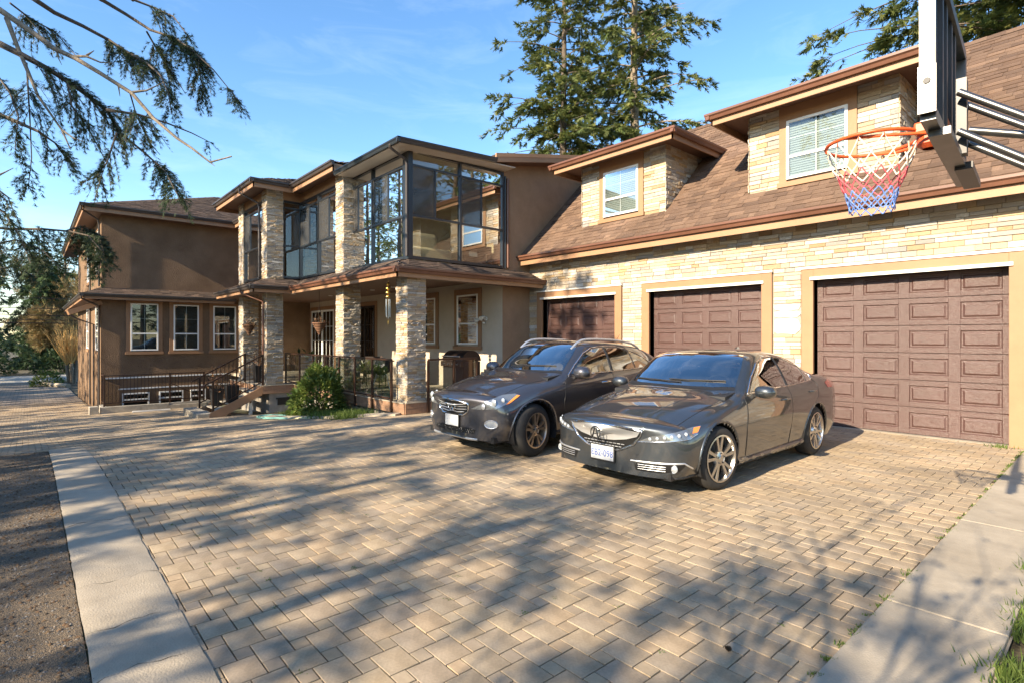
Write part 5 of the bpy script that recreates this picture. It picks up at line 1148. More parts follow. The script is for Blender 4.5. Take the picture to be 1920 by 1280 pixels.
def plate(car, z, y, text, tilt=0.):
    """licence plate on the front bumper: frame, plate, digits"""
    ox, oy = car.o[0], car.o[1]; pl = MB().box(ox - .165, ox + .165, oy + y - .012, oy + y, z - .09, z + .09).build('plate_frame', 'plastic_black', car.root, bevel=.006)
    MB().box(ox - .15, ox + .15, oy + y - .0135, oy + y - .0125, z - .072, z + .076).build('plate', 'plate_white', pl)
    if not text:     # too blurred in the photograph to read: only worn bluish streaks
        for k, (x, zz, w_, h_) in enumerate(((-.10, .01, .03, .012), (-.045, .018, .024, .01), (.005, -.012, .03, .01), (.055, .012, .026, .012), (.10, -.002, .03, .014))): MB().box(ox + x - w_ / 2, ox + x + w_ / 2, oy + y - .0145, oy + y - .0136, z + zz - h_ / 2, z + zz + h_ / 2).build('worn_streak', 'plate_streak', pl)
        return pl
    cu = bpy.data.curves.new('plate_text', 'FONT'); cu.body = text; cu.size = .098; cu.align_x = 'CENTER'; cu.extrude = .0008; cu.space_character = 1.04
    cu.materials.append(MATS['plate_blue']); tmp = bpy.data.objects.new('plate_text', cu); C.objects.link(tmp); bpy.context.view_layer.update(); me = bpy.data.meshes.new_from_object(tmp.evaluated_get(bpy.context.evaluated_depsgraph_get())); bpy.data.objects.remove(tmp)
    o = bpy.data.objects.new('plate_text', me); C.objects.link(o); o.matrix_world = Matrix.Translation((ox, oy + y - .015, z - .036)) @ Matrix.Rotation(R(90), 4, 'X') @ Matrix.Diagonal((.86, 1, 1, 1)); o.parent = pl; o.matrix_parent_inverse = Matrix()
    for sx in (-.11, .11):
        MB().lathe([(0, -.003), (.006, -.003), (.007, 0)], (ox + sx, oy + y - .0135, z + .062), 8, 'y').build('plate_screw', 'steel', pl); MB().lathe([(0, -.003), (.006, -.003), (.007, 0)], (ox + sx, oy + y - .0135, z - .06), 8, 'y').build('plate_screw', 'steel', pl)
    return pl
def mirror_poly(P): return [(-x, z) for x, z in P]

# ------------------------------------------------------------------ sedan
SD = thing('parked_sedan', 'dark grey sedan parked in front of the right garage doors', 'car', (-3.75, 6.6, 0), 'cars parked before the garage')
ys = [.35, .65, .96, 1.35, 1.50, 1.80, 2.15, 2.6, 3.1, 3.5, 3.85, 4.15, 4.45, 4.6]
st = [[(.80, .20), (.86, .33), (.875, .50), (.85, .62), (.78, .69), (.62, .725), (.42, .75), (.2, .76), (0, .765)],
      [(.84, .19), (.885, .33), (.90, .52), (.885, .68), (.80, .77), (.62, .81), (.42, .835), (.2, .845), (0, .848)],
      [(.85, .19), (.895, .33), (.915, .55), (.90, .73), (.80, .835), (.62, .875), (.42, .895), (.2, .905), (0, .908)],
      [(.85, .19), (.885, .33), (.915, .58), (.90, .79), (.81, .895), (.64, .935), (.43, .955), (.2, .965), (0, .968)],
      [(.85, .19), (.88, .33), (.915, .60), (.90, .81), (.83, .925), (.70, .968), (.46, .992), (.22, 1.002), (0, 1.006)],
      [(.85, .19), (.88, .33), (.92, .62), (.905, .83), (.845, .95), (.775, 1.07), (.64, 1.155), (.33, 1.20), (0, 1.215)],
      [(.85, .19), (.88, .33), (.923, .63), (.908, .84), (.85, .962), (.76, 1.18), (.625, 1.345), (.34, 1.39), (0, 1.402)],
      [(.85, .19), (.88, .33), (.925, .64), (.91, .85), (.855, .975), (.74, 1.225), (.595, 1.395), (.32, 1.437), (0, 1.447)],
      [(.85, .19), (.88, .33), (.925, .65), (.912, .87), (.855, .99), (.735, 1.22), (.59, 1.372), (.31, 1.415), (0, 1.428)],
      [(.85, .20), (.885, .34), (.922, .65), (.912, .885), (.85, 1.005), (.735, 1.185), (.585, 1.308), (.31, 1.35), (0, 1.363)],
      [(.85, .21), (.89, .35), (.918, .65), (.908, .90), (.835, 1.02), (.72, 1.125), (.575, 1.20), (.31, 1.24), (0, 1.25)],
      [(.845, .215), (.885, .355), (.91, .64), (.895, .905), (.81, 1.03), (.70, 1.075), (.55, 1.098), (.3, 1.108), (0, 1.112)],
      [(.83, .22), (.87, .36), (.89, .62), (.868, .90), (.77, 1.02), (.66, 1.055), (.5, 1.07), (.28, 1.08), (0, 1.085)],
      [(.80, .25), (.85, .38), (.865, .62), (.84, .895), (.74, 1.01), (.62, 1.045), (.48, 1.06), (.26, 1.07), (0, 1.075)]]
sd = Car(SD, -3.735, 4.52, ys, st, (.36, 2.5, (.205, .60)), (.24, 2.4, (.45, .95)), [(.96, .335), (3.735, .335)], .372, 'paint_sedan', .13, .94)
for wy in (.96, 3.735):
    for sx in (-1, 1): sd.wheel(wy, .335, sx, rim='rim_silver', spokes=5, twin=True, turn=(-.12 if wy < 2 else 0), phase=.4 if wy < 2 else .9)
def windshield(car, P, name='windshield', m='car_glass', off=.005): return car.patch(name, m, P, (0, .55, -.84), off, res=.04)
# windshield / rear glass projected from above (local x,y)
def top_patch(car, name, m, P, off=.004, res=.04, parent=None):
    P = [(a_, b_ * car.ky) for a_, b_ in P]
    B = []
    for i in range(len(P)):
        a, b = Vector(P[i]), Vector(P[(i + 1) % len(P)]); k = max(1, int((b - a).length / res)); B += [a.lerp(b, j / k) for j in range(k)]
    nb = len(B); pts = list(B); xs = [p.x for p in B]; ys_ = [p.y for p in B]
    def inside(px, pz):
        c = False
        for i in range(nb):
            a, b = B[i], B[i - 1]
            if (a.y > pz) != (b.y > pz) and px < (b.x - a.x) * (pz - a.y) / (b.y - a.y) + a.x: c = not c
        return c
    x = min(xs) + res / 2
    while x < max(xs):
        y = min(ys_) + res / 2
        while y < max(ys_):
            if inside(x, y) and min((b - Vector((x, y))).length for b in B) > res * .45: pts.append(Vector((x, y)))
            y += res
        x += res
    vo, ed, fo, *_ = delaunay_2d_cdt(pts, [(i, (i + 1) % nb) for i in range(nb)], [], 1, 1e-6); V = []
    for p in vo:
        h = car.hit(Vector(car.o) + Vector((p.x, p.y, 3)), Vector((0, 0, -1))); V.append(h[0] + h[1] * off if h else Vector((0, 0, -5)))
    F = [tuple(f) for f in fo if all(V[i].z > -1 for i in f)]
    if F:
        f0 = F[0]
        if (V[f0[1]] - V[f0[0]]).cross(V[f0[2]] - V[f0[0]]).z < 0: F = [tuple(reversed(f)) for f in F]
    return MB().add(V, F).build(name, m, parent or car.root, smooth=60)
top_patch(sd, 'windshield', 'windshield_glass', [(-.72, 1.67), (-.5, 1.575), (-.25, 1.535), (0, 1.52), (.25, 1.535), (.5, 1.575), (.72, 1.67), (.655, 1.98), (.575, 2.22), (.3, 2.155), (0, 2.14), (-.3, 2.155), (-.575, 2.22), (-.655, 1.98)])
sd.tops = [[(-.72, 1.67), (-.5, 1.575), (-.25, 1.535), (0, 1.52), (.25, 1.535), (.5, 1.575), (.72, 1.67), (.655, 1.98), (.575, 2.22), (.3, 2.155), (0, 2.14), (-.3, 2.155), (-.575, 2.22), (-.655, 1.98)], [(-.56, 3.52), (0, 3.46), (.56, 3.52), (.62, 3.95), (.5, 4.08), (0, 4.12), (-.5, 4.08), (-.62, 3.95)]]
top_patch(sd, 'cowl', 'plastic_black', [(-.74, 1.62), (-.5, 1.515), (0, 1.455), (.5, 1.515), (.74, 1.62), (.72, 1.665), (.5, 1.57), (0, 1.515), (-.5, 1.57), (-.72, 1.665)], .003)
top_patch(sd, 'rear_window', 'car_glass', [(-.56, 3.52), (0, 3.46), (.56, 3.52), (.62, 3.95), (.5, 4.08), (0, 4.12), (-.5, 4.08), (-.62, 3.95)])
top_patch(sd, 'sunroof', 'black_glass', [(-.42, 2.32), (.42, 2.32), (.40, 2.85), (-.40, 2.85)], .003)
for sx in (1, -1):
    D = (-sx, 0, 0); f = (lambda P: P) if sx > 0 else (lambda P: [(-y, z) for y, z in P])
    wf = [(1.80, .975), (2.02, 1.13), (2.28, 1.27), (2.5, 1.325), (2.80, 1.335), (2.80, .995)]; wr = [(2.87, 1.0), (2.87, 1.332), (3.15, 1.30), (3.48, 1.205), (3.74, 1.085), (3.70, 1.03), (3.6, 1.02)]
    door_f = sd.patch('door', 'paint_sedan', f([(1.60, .30), (1.56, .60), (1.62, .90), (1.70, .955), (2.83, .985), (2.83, .50), (2.80, .30)]), D, .0035, res=.05)
    door_r = sd.patch('door', 'paint_sedan', f([(2.845, .30), (2.845, .986), (3.68, 1.02), (3.80, .98), (3.74, .80), (3.52, .66), (3.34, .50), (3.26, .30)]), D, .0035, res=.05)
    for P in ([(1.60, .28), (1.55, .60), (1.61, .90), (1.72, .965)], [(2.837, .28), (2.837, 1.0)], [(3.26, .28), (3.35, .50), (3.54, .67), (3.75, .80), (3.81, .98), (3.74, 1.04)]): sd.line('door_seam', 'plastic_black', f(P), D, .0035, .0015)
    sd.patch('side_window', 'car_glass', f(wf), D, .006, door_f); sd.patch('side_window', 'car_glass', f(wr), D, .006, door_r)
    sd.line('window_trim', 'chrome', f([(1.74, .955), (2.3, .98), (2.8, .987), (3.3, 1.004), (3.66, 1.018), (3.76, 1.05), (3.77, 1.09), (3.5, 1.222), (3.16, 1.32), (2.85, 1.352), (2.5, 1.345), (2.25, 1.285), (1.98, 1.135), (1.74, .965)]), D, .0085, .004)
    sd.line('pillar', 'plastic_black', f([(2.835, .99), (2.835, 1.338)]), D, .028, -.012); sd.line('window_bar', 'plastic_black', f([(3.50, 1.02), (3.53, 1.185)]), D, .012, .0)
    sd.handle(2.62, .84, door_f, sx); sd.handle(3.55, .885, door_r, sx)
    for wy_ in (.96, 3.735): sd.line('arch_lip', 'paint_sedan', f([(wy_ + .386 * math.cos(t) / sd.ky, .335 + .386 * math.sin(t)) for t in np.linspace(-.2, math.pi + .2, 30)]), D, .014, -.002)
    sd.mirror(1.83, .985, sx, x=.90, L=.26, H=.15, out=.18)
    sd.line('side_skirt', 'paint_sedan', f([(1.40, .235), (2.3, .235), (3.30, .245)]), D, .035, .0); sd.line('shoulder_crease', 'paint_sedan', f([(1.7, .80), (2.6, .845), (3.9, .905)]), D, .006, -.002)
    # headlamp seen from the corner
    dg = Vector((-.62 * sx, .78, 0)).normalized(); fa = (lambda P: P) if sx > 0 else (lambda P: [(-a_, z) for a_, z in P])
    hl_ = sd.patch('headlight', 'lamp_silver', fa([(.40, .545), (.62, .565), (.90, .60), (.985, .635), (1.03, .705), (.95, .697), (.72, .655), (.52, .61)]), tuple(dg), .005, res=.025)
    for k in range(6):
        h = sd.point(tuple(dg), (fa([(.515 + .068 * k, .583 + .0115 * k)])[0]))
        if h: MB().lathe([(0, -.011), (.012, -.008), (.02, 0)], h[0] + h[1] * .008, 10, 'y').build('lens', 'lamp_lens', hl_, smooth=60)
    sd.patch('turn_lamp', 'amber', fa([(.925, .64), (.985, .648), (1.02, .698), (.95, .69)]), tuple(dg), .008, hl_, res=.025)
    sd.line('lamp_edge', 'chrome', fa([(.40, .543), (.62, .563), (.90, .598), (.985, .633)]), tuple(dg), .0045, .006, hl_)
    # lower intake and fog lamp
    it = sd.patch('intake', 'mesh_black', fa([(.36, .33), (.62, .335), (.86, .345), (.80, .285), (.62, .255), (.38, .255)]), tuple(dg), .004, res=.03)
    sd.line('intake_trim', 'satin_silver', fa([(.33, .345), (.62, .35), (.84, .362), (.93, .30)]), tuple(dg), .009, .004, it)
    for zz in (.275, .297, .318): sd.line('intake_bar', 'satin_silver', fa([(.40, zz), (.66, zz)]), tuple(dg), .0035, .005, it)
    h = sd.point(tuple(dg), fa([(.735, .305)])[0])
    if h: MB().lathe([(0, -.014), (.025, -.01), (.034, 0), (.04, -.004), (.044, .006)], h[0] + h[1] * .004, 16, 'y').build('fog_lamp', 'lamp_lens', it, smooth=60)
    tl = sd.patch('tail_light', 'red_lamp', f([(4.20, .90), (4.66, .88), (4.68, .98), (4.45, 1.0), (4.15, .965)]), D, .005, res=.03)
    sd.line('lip', 'plastic_black', fa([(.05, .195), (.5, .195), (.85, .205), (1.0, .215)]), tuple(dg), .012, .0)
# grille: chrome surround, silver beak, black mesh, emblem
gr = sd.patch('grille', 'mesh_black', [(-.43, .60), (-.36, .52), (-.22, .45), (0, .415), (.22, .45), (.36, .52), (.43, .60)], FRONT, .004, res=.025)
sd.line('grille_surround', 'chrome', [(-.475, .66), (-.45, .60), (-.38, .51), (-.22, .435), (0, .395), (.22, .435), (.38, .51), (.45, .60), (.475, .66), (.25, .682), (0, .69), (-.25, .682)], FRONT, .012, .004, gr, True)
sd.patch('grille_bar', 'satin_silver', [(-.455, .65), (-.42, .595), (-.30, .555), (-.15, .53), (0, .52), (.15, .53), (.30, .555), (.42, .595), (.455, .65), (.25, .672), (0, .68), (-.25, .672)], FRONT, .016, gr, res=.025)
for zz, xx in ((.505, .30), (.475, .26), (.445, .17)):
    for k in range(-5, 6):
        x0 = xx * k / 6.; sd.line('grille_slot', 'satin_silver', [(x0 - xx / 16, zz - .012), (x0 + xx / 16, zz - .012)], FRONT, .004, .006, gr)
def face(car, x, z, dy=.0): h = car.point(FRONT, (x, z)); return h[0] + Vector((0, -dy, 0))
em = MB()
c0 = face(sd, 0, .60, .022)
for sx in (-1, 1): em.tube([c0 + Vector((sx * .010, 0, .052)), c0 + Vector((sx * .022, 0, .0)), c0 + Vector((sx * .040, .0, -.050))], [.006, .008, .009], 6)
em.tube([c0 + Vector((-.022, 0, -.008)), c0 + Vector((.022, 0, -.008))], .006, 6)
ring = [c0 + Vector((.062 * math.cos(t), .003, .066 * math.sin(t))) for t in np.linspace(0, 2 * math.pi, 25)]; em.tube(ring, .006, 6); em.build('emblem', 'plastic_black', gr, smooth=60)
pl = plate(sd, .375, face(sd, 0, .36).y - 4.52 - .012, 'EB2-098')
sd.line('hood_seam', 'plastic_black', [(-.50, .695), (0, .725), (.50, .695)], FRONT, .003, .001)
for sx in (-1, 1):
    P = []
    for y in np.linspace(.42, 1.5, 24):
        xx = .70 + .06 * (y - .42); h = sd.hit(Vector(sd.o) + Vector((sx * xx, y * sd.ky, 3)), Vector((0, 0, -1)))
        if h: P.append(h[0] + h[1] * .001)
    MB().tube(P, .003, 5).build('hood_seam', 'plastic_black', SD)
    P = []
    for y in np.linspace(.5, 1.45, 20):
        h = sd.hit(Vector(sd.o) + Vector((sx * (.36 + .1 * (y - .5)), y * sd.ky, 3)), Vector((0, 0, -1)))
        if h: P.append(h[0] - h[1] * .004)
    MB().tube(P, .007, 6).build('hood_crease', 'paint_sedan', SD, smooth=60)
P = [sd.hit(Vector(sd.o) + Vector((x, (1.60 + .12 * (x / .7) ** 2) * sd.ky, 3)), Vector((0, 0, -1)))[0] + Vector((0, 0, .02)) for x in (-.1, .15, .45, .60)]; MB().tube(P, .008, 6).build('wiper', 'plastic_black', SD)
P = [sd.hit(Vector(sd.o) + Vector((x, (1.57 + .12 * (x / .7) ** 2) * sd.ky, 3)), Vector((0, 0, -1)))[0] + Vector((0, 0, .02)) for x in (-.62, -.4, -.1, .08)]; MB().tube(P, .008, 6).build('wiper', 'plastic_black', SD)
h = sd.hit(Vector(sd.o) + Vector((0, 3.25 * sd.ky, 3)), Vector((0, 0, -1)))[0]; MB().add([h + Vector(v) for v in ((-.03, -.09, 0), (.03, -.09, 0), (.03, .07, 0), (-.03, .07, 0), (0, .05, .055), (0, .075, .055))], [(0, 1, 4), (1, 2, 5, 4), (3, 0, 4, 5), (2, 3, 5)]).build('roof_fin', 'paint_sedan', SD)

sd.open_glass([wf, wr], sd.tops); mat('seat_tan', (.30, .24, .18), .6); mat('seat_black', (.03, .028, .026), .55); sd.cabin(.32, 1.62, 2.35, 3.25, 'seat_black', 1.0)
# ------------------------------------------------------------------ SUV
SV = thing('parked_suv', 'dark grey crossover SUV with roof rails parked by the porch', 'car', (-6.17, 6.4, 0), 'cars parked before the garage')
ys = [.30, .55, .86, 1.2, 1.38, 1.7, 2.05, 2.5, 3.0, 3.5, 3.9, 4.2, 4.4]
st = [[(.76, .25), (.84, .40), (.86, .58), (.83, .72), (.74, .79), (.60, .825), (.42, .85), (.2, .865), (0, .87)],
      [(.80, .24), (.865, .40), (.885, .62), (.865, .80), (.77, .875), (.61, .91), (.42, .935), (.2, .945), (0, .95)],
      [(.81, .24), (.87, .40), (.895, .66), (.88, .86), (.78, .95), (.61, .985), (.42, 1.005), (.2, 1.015), (0, 1.02)],
      [(.81, .24), (.855, .40), (.89, .68), (.88, .89), (.80, .985), (.63, 1.03), (.43, 1.05), (.2, 1.06), (0, 1.065)],
      [(.81, .24), (.85, .40), (.89, .69), (.88, .91), (.82, 1.01), (.70, 1.065), (.46, 1.09), (.22, 1.10), (0, 1.105)],
      [(.81, .24), (.85, .40), (.892, .70), (.882, .93), (.83, 1.035), (.765, 1.165), (.63, 1.27), (.32, 1.315), (0, 1.33)],
      [(.81, .24), (.85, .40), (.895, .71), (.885, .94), (.835, 1.05), (.745, 1.30), (.605, 1.455), (.33, 1.50), (0, 1.512)],
      [(.81, .24), (.85, .40), (.897, .72), (.888, .95), (.84, 1.065), (.735, 1.335), (.59, 1.50), (.32, 1.543), (0, 1.555)],
      [(.81, .25), (.85, .41), (.897, .73), (.89, .965), (.84, 1.08), (.73, 1.33), (.585, 1.487), (.31, 1.53), (0, 1.543)],
      [(.81, .26), (.86, .42), (.895, .74), (.888, .985), (.835, 1.10), (.725, 1.305), (.575, 1.443), (.31, 1.487), (0, 1.498)],
      [(.81, .27), (.87, .43), (.89, .74), (.88, .99), (.82, 1.115), (.71, 1.265), (.56, 1.37), (.30, 1.41), (0, 1.42)],
      [(.80, .28), (.86, .44), (.875, .73), (.86, .985), (.79, 1.11), (.69, 1.19), (.53, 1.245), (.29, 1.275), (0, 1.283)],
      [(.78, .29), (.83, .45), (.845, .71), (.82, .95), (.75, 1.055), (.65, 1.085), (.5, 1.10), (.28, 1.11), (0, 1.115)]]
sv = Car(SV, -6.165, 4.285, ys, st, (.32, 2.4, (.27, .68)), (.23, 2.6, (.45, .95)), [(.86, .355), (3.66, .355)], .40, 'paint_suv', .13, .95)
for wy in (.86, 3.66):
    for sx in (-1, 1): sv.wheel(wy, .355, sx, r=.355, rr=.235, out=.885, rim='rim_bronze', spokes=5, twin=True, turn=(.16 if wy < 2 else 0), phase=.25)
top_patch(sv, 'windshield', 'windshield_glass', [(-.73, 1.56), (-.5, 1.455), (-.25, 1.415), (0, 1.40), (.25, 1.415), (.5, 1.455), (.73, 1.56), (.665, 1.87), (.575, 2.09), (.3, 2.03), (0, 2.015), (-.3, 2.03), (-.575, 2.09), (-.665, 1.87)])
sv.tops = [[(-.73, 1.56), (-.5, 1.455), (-.25, 1.415), (0, 1.40), (.25, 1.415), (.5, 1.455), (.73, 1.56), (.665, 1.87), (.575, 2.09), (.3, 2.03), (0, 2.015), (-.3, 2.03), (-.575, 2.09), (-.665, 1.87)]]
top_patch(sv, 'cowl', 'plastic_black', [(-.76, 1.51), (-.5, 1.40), (0, 1.345), (.5, 1.40), (.76, 1.51), (.73, 1.555), (.5, 1.45), (0, 1.395), (-.5, 1.45), (-.73, 1.555)], .003)
top_patch(sv, 'sunroof', 'black_glass', [(-.42, 2.2), (.42, 2.2), (.40, 2.75), (-.40, 2.75)], .003)
for sx in (1, -1):
    D = (-sx, 0, 0); f = (lambda P: P) if sx > 0 else (lambda P: [(-y, z) for y, z in P])
    door_f = sv.patch('door', 'paint_suv', f([(1.50, .38), (1.44, .70), (1.50, .98), (1.60, 1.05), (2.60, 1.065), (2.60, .58), (2.56, .38)]), D, .0035, res=.05)
    door_r = sv.patch('door', 'paint_suv', f([(2.615, .38), (2.615, 1.066), (3.42, 1.09), (3.60, 1.05), (3.52, .90), (3.30, .78), (3.14, .60), (3.06, .38)]), D, .0035, res=.05)
    for P in ([(1.50, .36), (1.43, .70), (1.49, .98), (1.60, 1.05)], [(2.608, .36), (2.608, 1.08)], [(3.06, .36), (3.15, .60), (3.31, .79), (3.53, .91), (3.62, 1.06), (3.56, 1.11)]): sv.line('door_seam', 'plastic_black', f(P), D, .0035, .0015)
    sv.patch('side_window', 'car_glass', f([(1.66, 1.065), (1.85, 1.205), (2.08, 1.345), (2.30, 1.415), (2.58, 1.435), (2.58, 1.085)]), D, .006, door_f); sv.patch('side_window', 'car_glass', f([(2.65, 1.085), (2.65, 1.435), (3.0, 1.42), (3.20, 1.385), (3.22, 1.105)]), D, .006, door_r); sv.patch('quarter_window', 'car_glass', f([(3.27, 1.105), (3.25, 1.375), (3.55, 1.275), (3.72, 1.175), (3.66, 1.125)]), D, .006)
    sv.line('window_trim', 'chrome', f([(1.60, 1.045), (2.1, 1.066), (2.6, 1.074), (3.2, 1.094), (3.66, 1.112), (3.76, 1.15), (3.74, 1.19), (3.5, 1.318), (3.2, 1.41), (2.9, 1.447), (2.55, 1.455), (2.28, 1.435), (2.04, 1.357), (1.80, 1.20), (1.60, 1.055)]), D, .009, .004)
    sv.line('pillar', 'plastic_black', f([(2.615, 1.08), (2.615, 1.44)]), D, .028, -.012)
    sv.handle(2.40, .93, door_f, sx, m='chrome'); sv.handle(3.32, .975, door_r, sx, m='chrome'); sv.mirror(1.72, 1.10, sx, x=.875, L=.30, H=.19, out=.20)
    # roof rail
    P = []
    for y in np.linspace(1.95, 3.75, 16):
        t = (y - 1.95) / 1.8; h = sv.hit(Vector(sv.o) + Vector((sx * .565, y * sv.ky, 3)), Vector((0, 0, -1))); P.append(h[0] + Vector((0, 0, .055 * min(1, t * 9, (1 - t) * 9))))
    MB().tube(P, [.014] + [.020] * 14 + [.014], 8).build('roof_rail', 'satin_silver', SV, smooth=60)
    for wy_ in (.86, 3.66):
        arch = [(wy_ + .418 * math.cos(t), .355 + .418 * math.sin(t)) for t in np.linspace(-.25, math.pi + .2, 26)]; sv.line('arch_lip', 'paint_suv', f([(wy_ + (a_ - wy_) / sv.ky, b_) for a_, b_ in arch]), D, .013, .0)
    sv.line('sill', 'plastic_black', f([(1.3, .275), (2.3, .275), (3.2, .29)]), D, .03, .0); sv.line('shoulder_crease', 'paint_suv', f([(1.25, .86), (2.2, .91), (3.7, .99)]), D, .006, -.002)
    dg = Vector((-.62 * sx, .78, 0)).normalized(); fa = (lambda P: P) if sx > 0 else (lambda P: [(-a_, z) for a_, z in P])
    hl_ = sv.patch('headlight', 'lamp_silver', fa([(.36, .655), (.55, .66), (.72, .675), (.86, .735), (1.0, .835), (.93, .855), (.78, .84), (.60, .775), (.45, .70)]), tuple(dg), .005, res=.025)
    for a_, z, rr_ in ((.55, .70, .04), (.69, .75, .05), (.80, .775, .035)):
        h = sv.point(tuple(dg), fa([(a_, z)])[0])
        if h: MB().lathe([(0, -.02), (rr_ * .6, -.015), (rr_, 0)], h[0] + h[1] * .006, 14, 'y').build('lens', 'lamp_lens', hl_, smooth=60)
    sv.patch('turn_lamp', 'amber', fa([(.845, .73), (.88, .738), (1.0, .832), (.96, .838)]), tuple(dg), .008, hl_, res=.02)
    h = sv.point(tuple(dg), fa([(.66, .475)])[0])
    fo_ = sv.patch('fog_lamp', 'lamp_lens', fa([(.66 + .085 * math.cos(t), .475 + .045 * math.sin(t)) for t in np.linspace(0, 2 * math.pi, 20)[:-1]]), tuple(dg), .005, res=.025)
    sv.line('fog_ring', 'satin_silver', fa([(.66 + .09 * math.cos(t), .475 + .05 * math.sin(t)) for t in np.linspace(0, 2 * math.pi, 20)]), tuple(dg), .008, .004, fo_)
    sv.patch('bumper_cladding', 'plastic_grey' if 'plastic_grey' in MATS else 'satin_silver', fa([(.10, .245), (.5, .25), (.82, .27), (.90, .33), (.74, .37), (.58, .34), (.45, .385), (.10, .385)]), tuple(dg), .003, res=.03) if False else None
gr = sv.patch('grille', 'mesh_black', [(-.33, .72), (-.31, .62), (-.22, .575), (0, .56), (.22, .575), (.31, .62), (.33, .72), (.2, .745), (0, .755), (-.2, .745)], FRONT, .004, res=.025)
sv.line('grille_surround', 'chrome', [(-.345, .725), (-.325, .615), (-.23, .56), (0, .545), (.23, .56), (.325, .615), (.345, .725), (.2, .76), (0, .77), (-.2, .76)], FRONT, .013, .006, gr, True)
for k, zz in enumerate((.60, .637, .674, .711)): sv.line('grille_bar', 'satin_silver', [(-.30 if k else -.25, zz + .008), (-.1, zz - .006), (0, zz + .004), (.1, zz - .006), (.30 if k else .25, zz + .008)], FRONT, .0075, .010, gr)
c0 = face(sv, 0, .665, .022); em = MB(); em.tube([c0 + Vector((.075 * math.cos(t), 0, .05 * math.sin(t))) for t in np.linspace(-math.pi * .40, math.pi * 1.40, 26)], .009, 6)
em.tube([c0 + Vector((-.028, 0, -.045)), c0 + Vector((0, 0, .028)), c0 + Vector((.028, 0, -.045))], .008, 6); em.build('emblem', 'chrome', gr, smooth=60)
lg = sv.patch('lower_grille', 'mesh_black', [(-.46, .385), (-.44, .33), (.44, .33), (.46, .385), (.30, .40), (-.30, .40)], FRONT, .004, res=.03)
for k in range(-10, 11):
    for sg in (-1, 1): sv.line('mesh_wire', 'brake', [(k * .042 - .02 * sg, .335), (k * .042 + .02 * sg, .393)], FRONT, .0022, .006, lg)
sv.line('skid_trim', 'satin_silver', [(-.5, .262), (0, .255), (.5, .262)], FRONT, .016, .0)
plate(sv, .475, face(sv, 0, .475).y - 4.285 - .014, '')
for sx in (-1, 1):
    P = []
    for y in np.linspace(.40, 1.42, 24):
        h = sv.hit(Vector(sv.o) + Vector((sx * (.66 + .07 * (y - .4)), y * sv.ky, 3)), Vector((0, 0, -1)))
        if h: P.append(h[0] + h[1] * .001)
    MB().tube(P, .003, 5).build('hood_seam', 'plastic_black', SV)
P = [sv.hit(Vector(sv.o) + Vector((x, (1.48 + .12 * (x / .7) ** 2) * sv.ky, 3)), Vector((0, 0, -1)))[0] + Vector((0, 0, .02)) for x in (-.1, .15, .45, .60)]; MB().tube(P, .008, 6).build('wiper', 'plastic_black', SV)
h = sv.hit(Vector(sv.o) + Vector((.2, 3.55 * sv.ky, 3)), Vector((0, 0, -1)))[0]; MB().tube([h, h + Vector((.02, .12, .16))], [.005, .002], 6).build('antenna', 'plastic_black', SV)

sv.open_glass([[(1.66, 1.065), (1.85, 1.205), (2.08, 1.345), (2.30, 1.415), (2.58, 1.435), (2.58, 1.085)], [(2.65, 1.085), (2.65, 1.435), (3.0, 1.42), (3.20, 1.385), (3.22, 1.105)], [(3.27, 1.105), (3.25, 1.375), (3.55, 1.275), (3.72, 1.175), (3.66, 1.125)]], sv.tops); sv.cabin(.40, 1.50, 2.2, 3.05, 'seat_tan', 1.09)
# ------------------------------------------------------------------ plants
leafmat('needles', ((.085, .125, .04), (.125, .165, .05), (.18, .205, .06), (.07, .105, .042), (.24, .24, .07), (.10, .135, .055)), trans=.38)
leafmat('needles_near', ((.034, .056, .028), (.045, .072, .034), (.062, .088, .038), (.080, .098, .042), (.05, .065, .034)), trans=.35)
leafmat('cedar', ((.028, .052, .022), (.042, .075, .026), (.062, .098, .034), (.034, .055, .024)), trans=.2)
leafmat('laurel', ((.09, .145, .03), (.06, .105, .024), (.14, .19, .042), (.20, .235, .055), (.07, .12, .026)), .35, .3)
leafmat('grass', ((.08, .13, .025), (.11, .17, .03), (.15, .20, .05), (.06, .10, .02)), .6, .35)
leafmat('gold_twigs', ((.30, .21, .09), (.22, .15, .07), (.38, .28, .13), (.16, .12, .06), (.20, .19, .07)), .8, .2)
leafmat('willow', ((.72, .44, .15), (.75, .52, .22), (.62, .38, .14)), .7, .1)
leafmat('dry_leaf', ((.20, .10, .05), (.28, .16, .08), (.12, .07, .05), (.10, .06, .06)), .8, .2)
def instance(T, P, A, U, S):
    """template triangles T (m,3,3) in frame (x=axis, y=side, z=up) placed at P with axis A, up U, scale S -> V,F,owner"""
    A = A / np.maximum(np.linalg.norm(A, axis=1, keepdims=True), 1e-6); Y = np.cross(U, A); Y /= np.maximum(np.linalg.norm(Y, axis=1, keepdims=True), 1e-6); Z = np.cross(A, Y)
    S = np.asarray(S).reshape(-1, 1, 1); t = T.reshape(-1, 3)
    V = (t[None, :, 0:1] * A[:, None] + t[None, :, 1:2] * Y[:, None] + t[None, :, 2:3] * Z[:, None]) * S + P[:, None]
    n, m = len(P), len(t); return V.reshape(-1, 3), np.arange(n * m).reshape(-1, 3), np.repeat(np.arange(n), len(T))
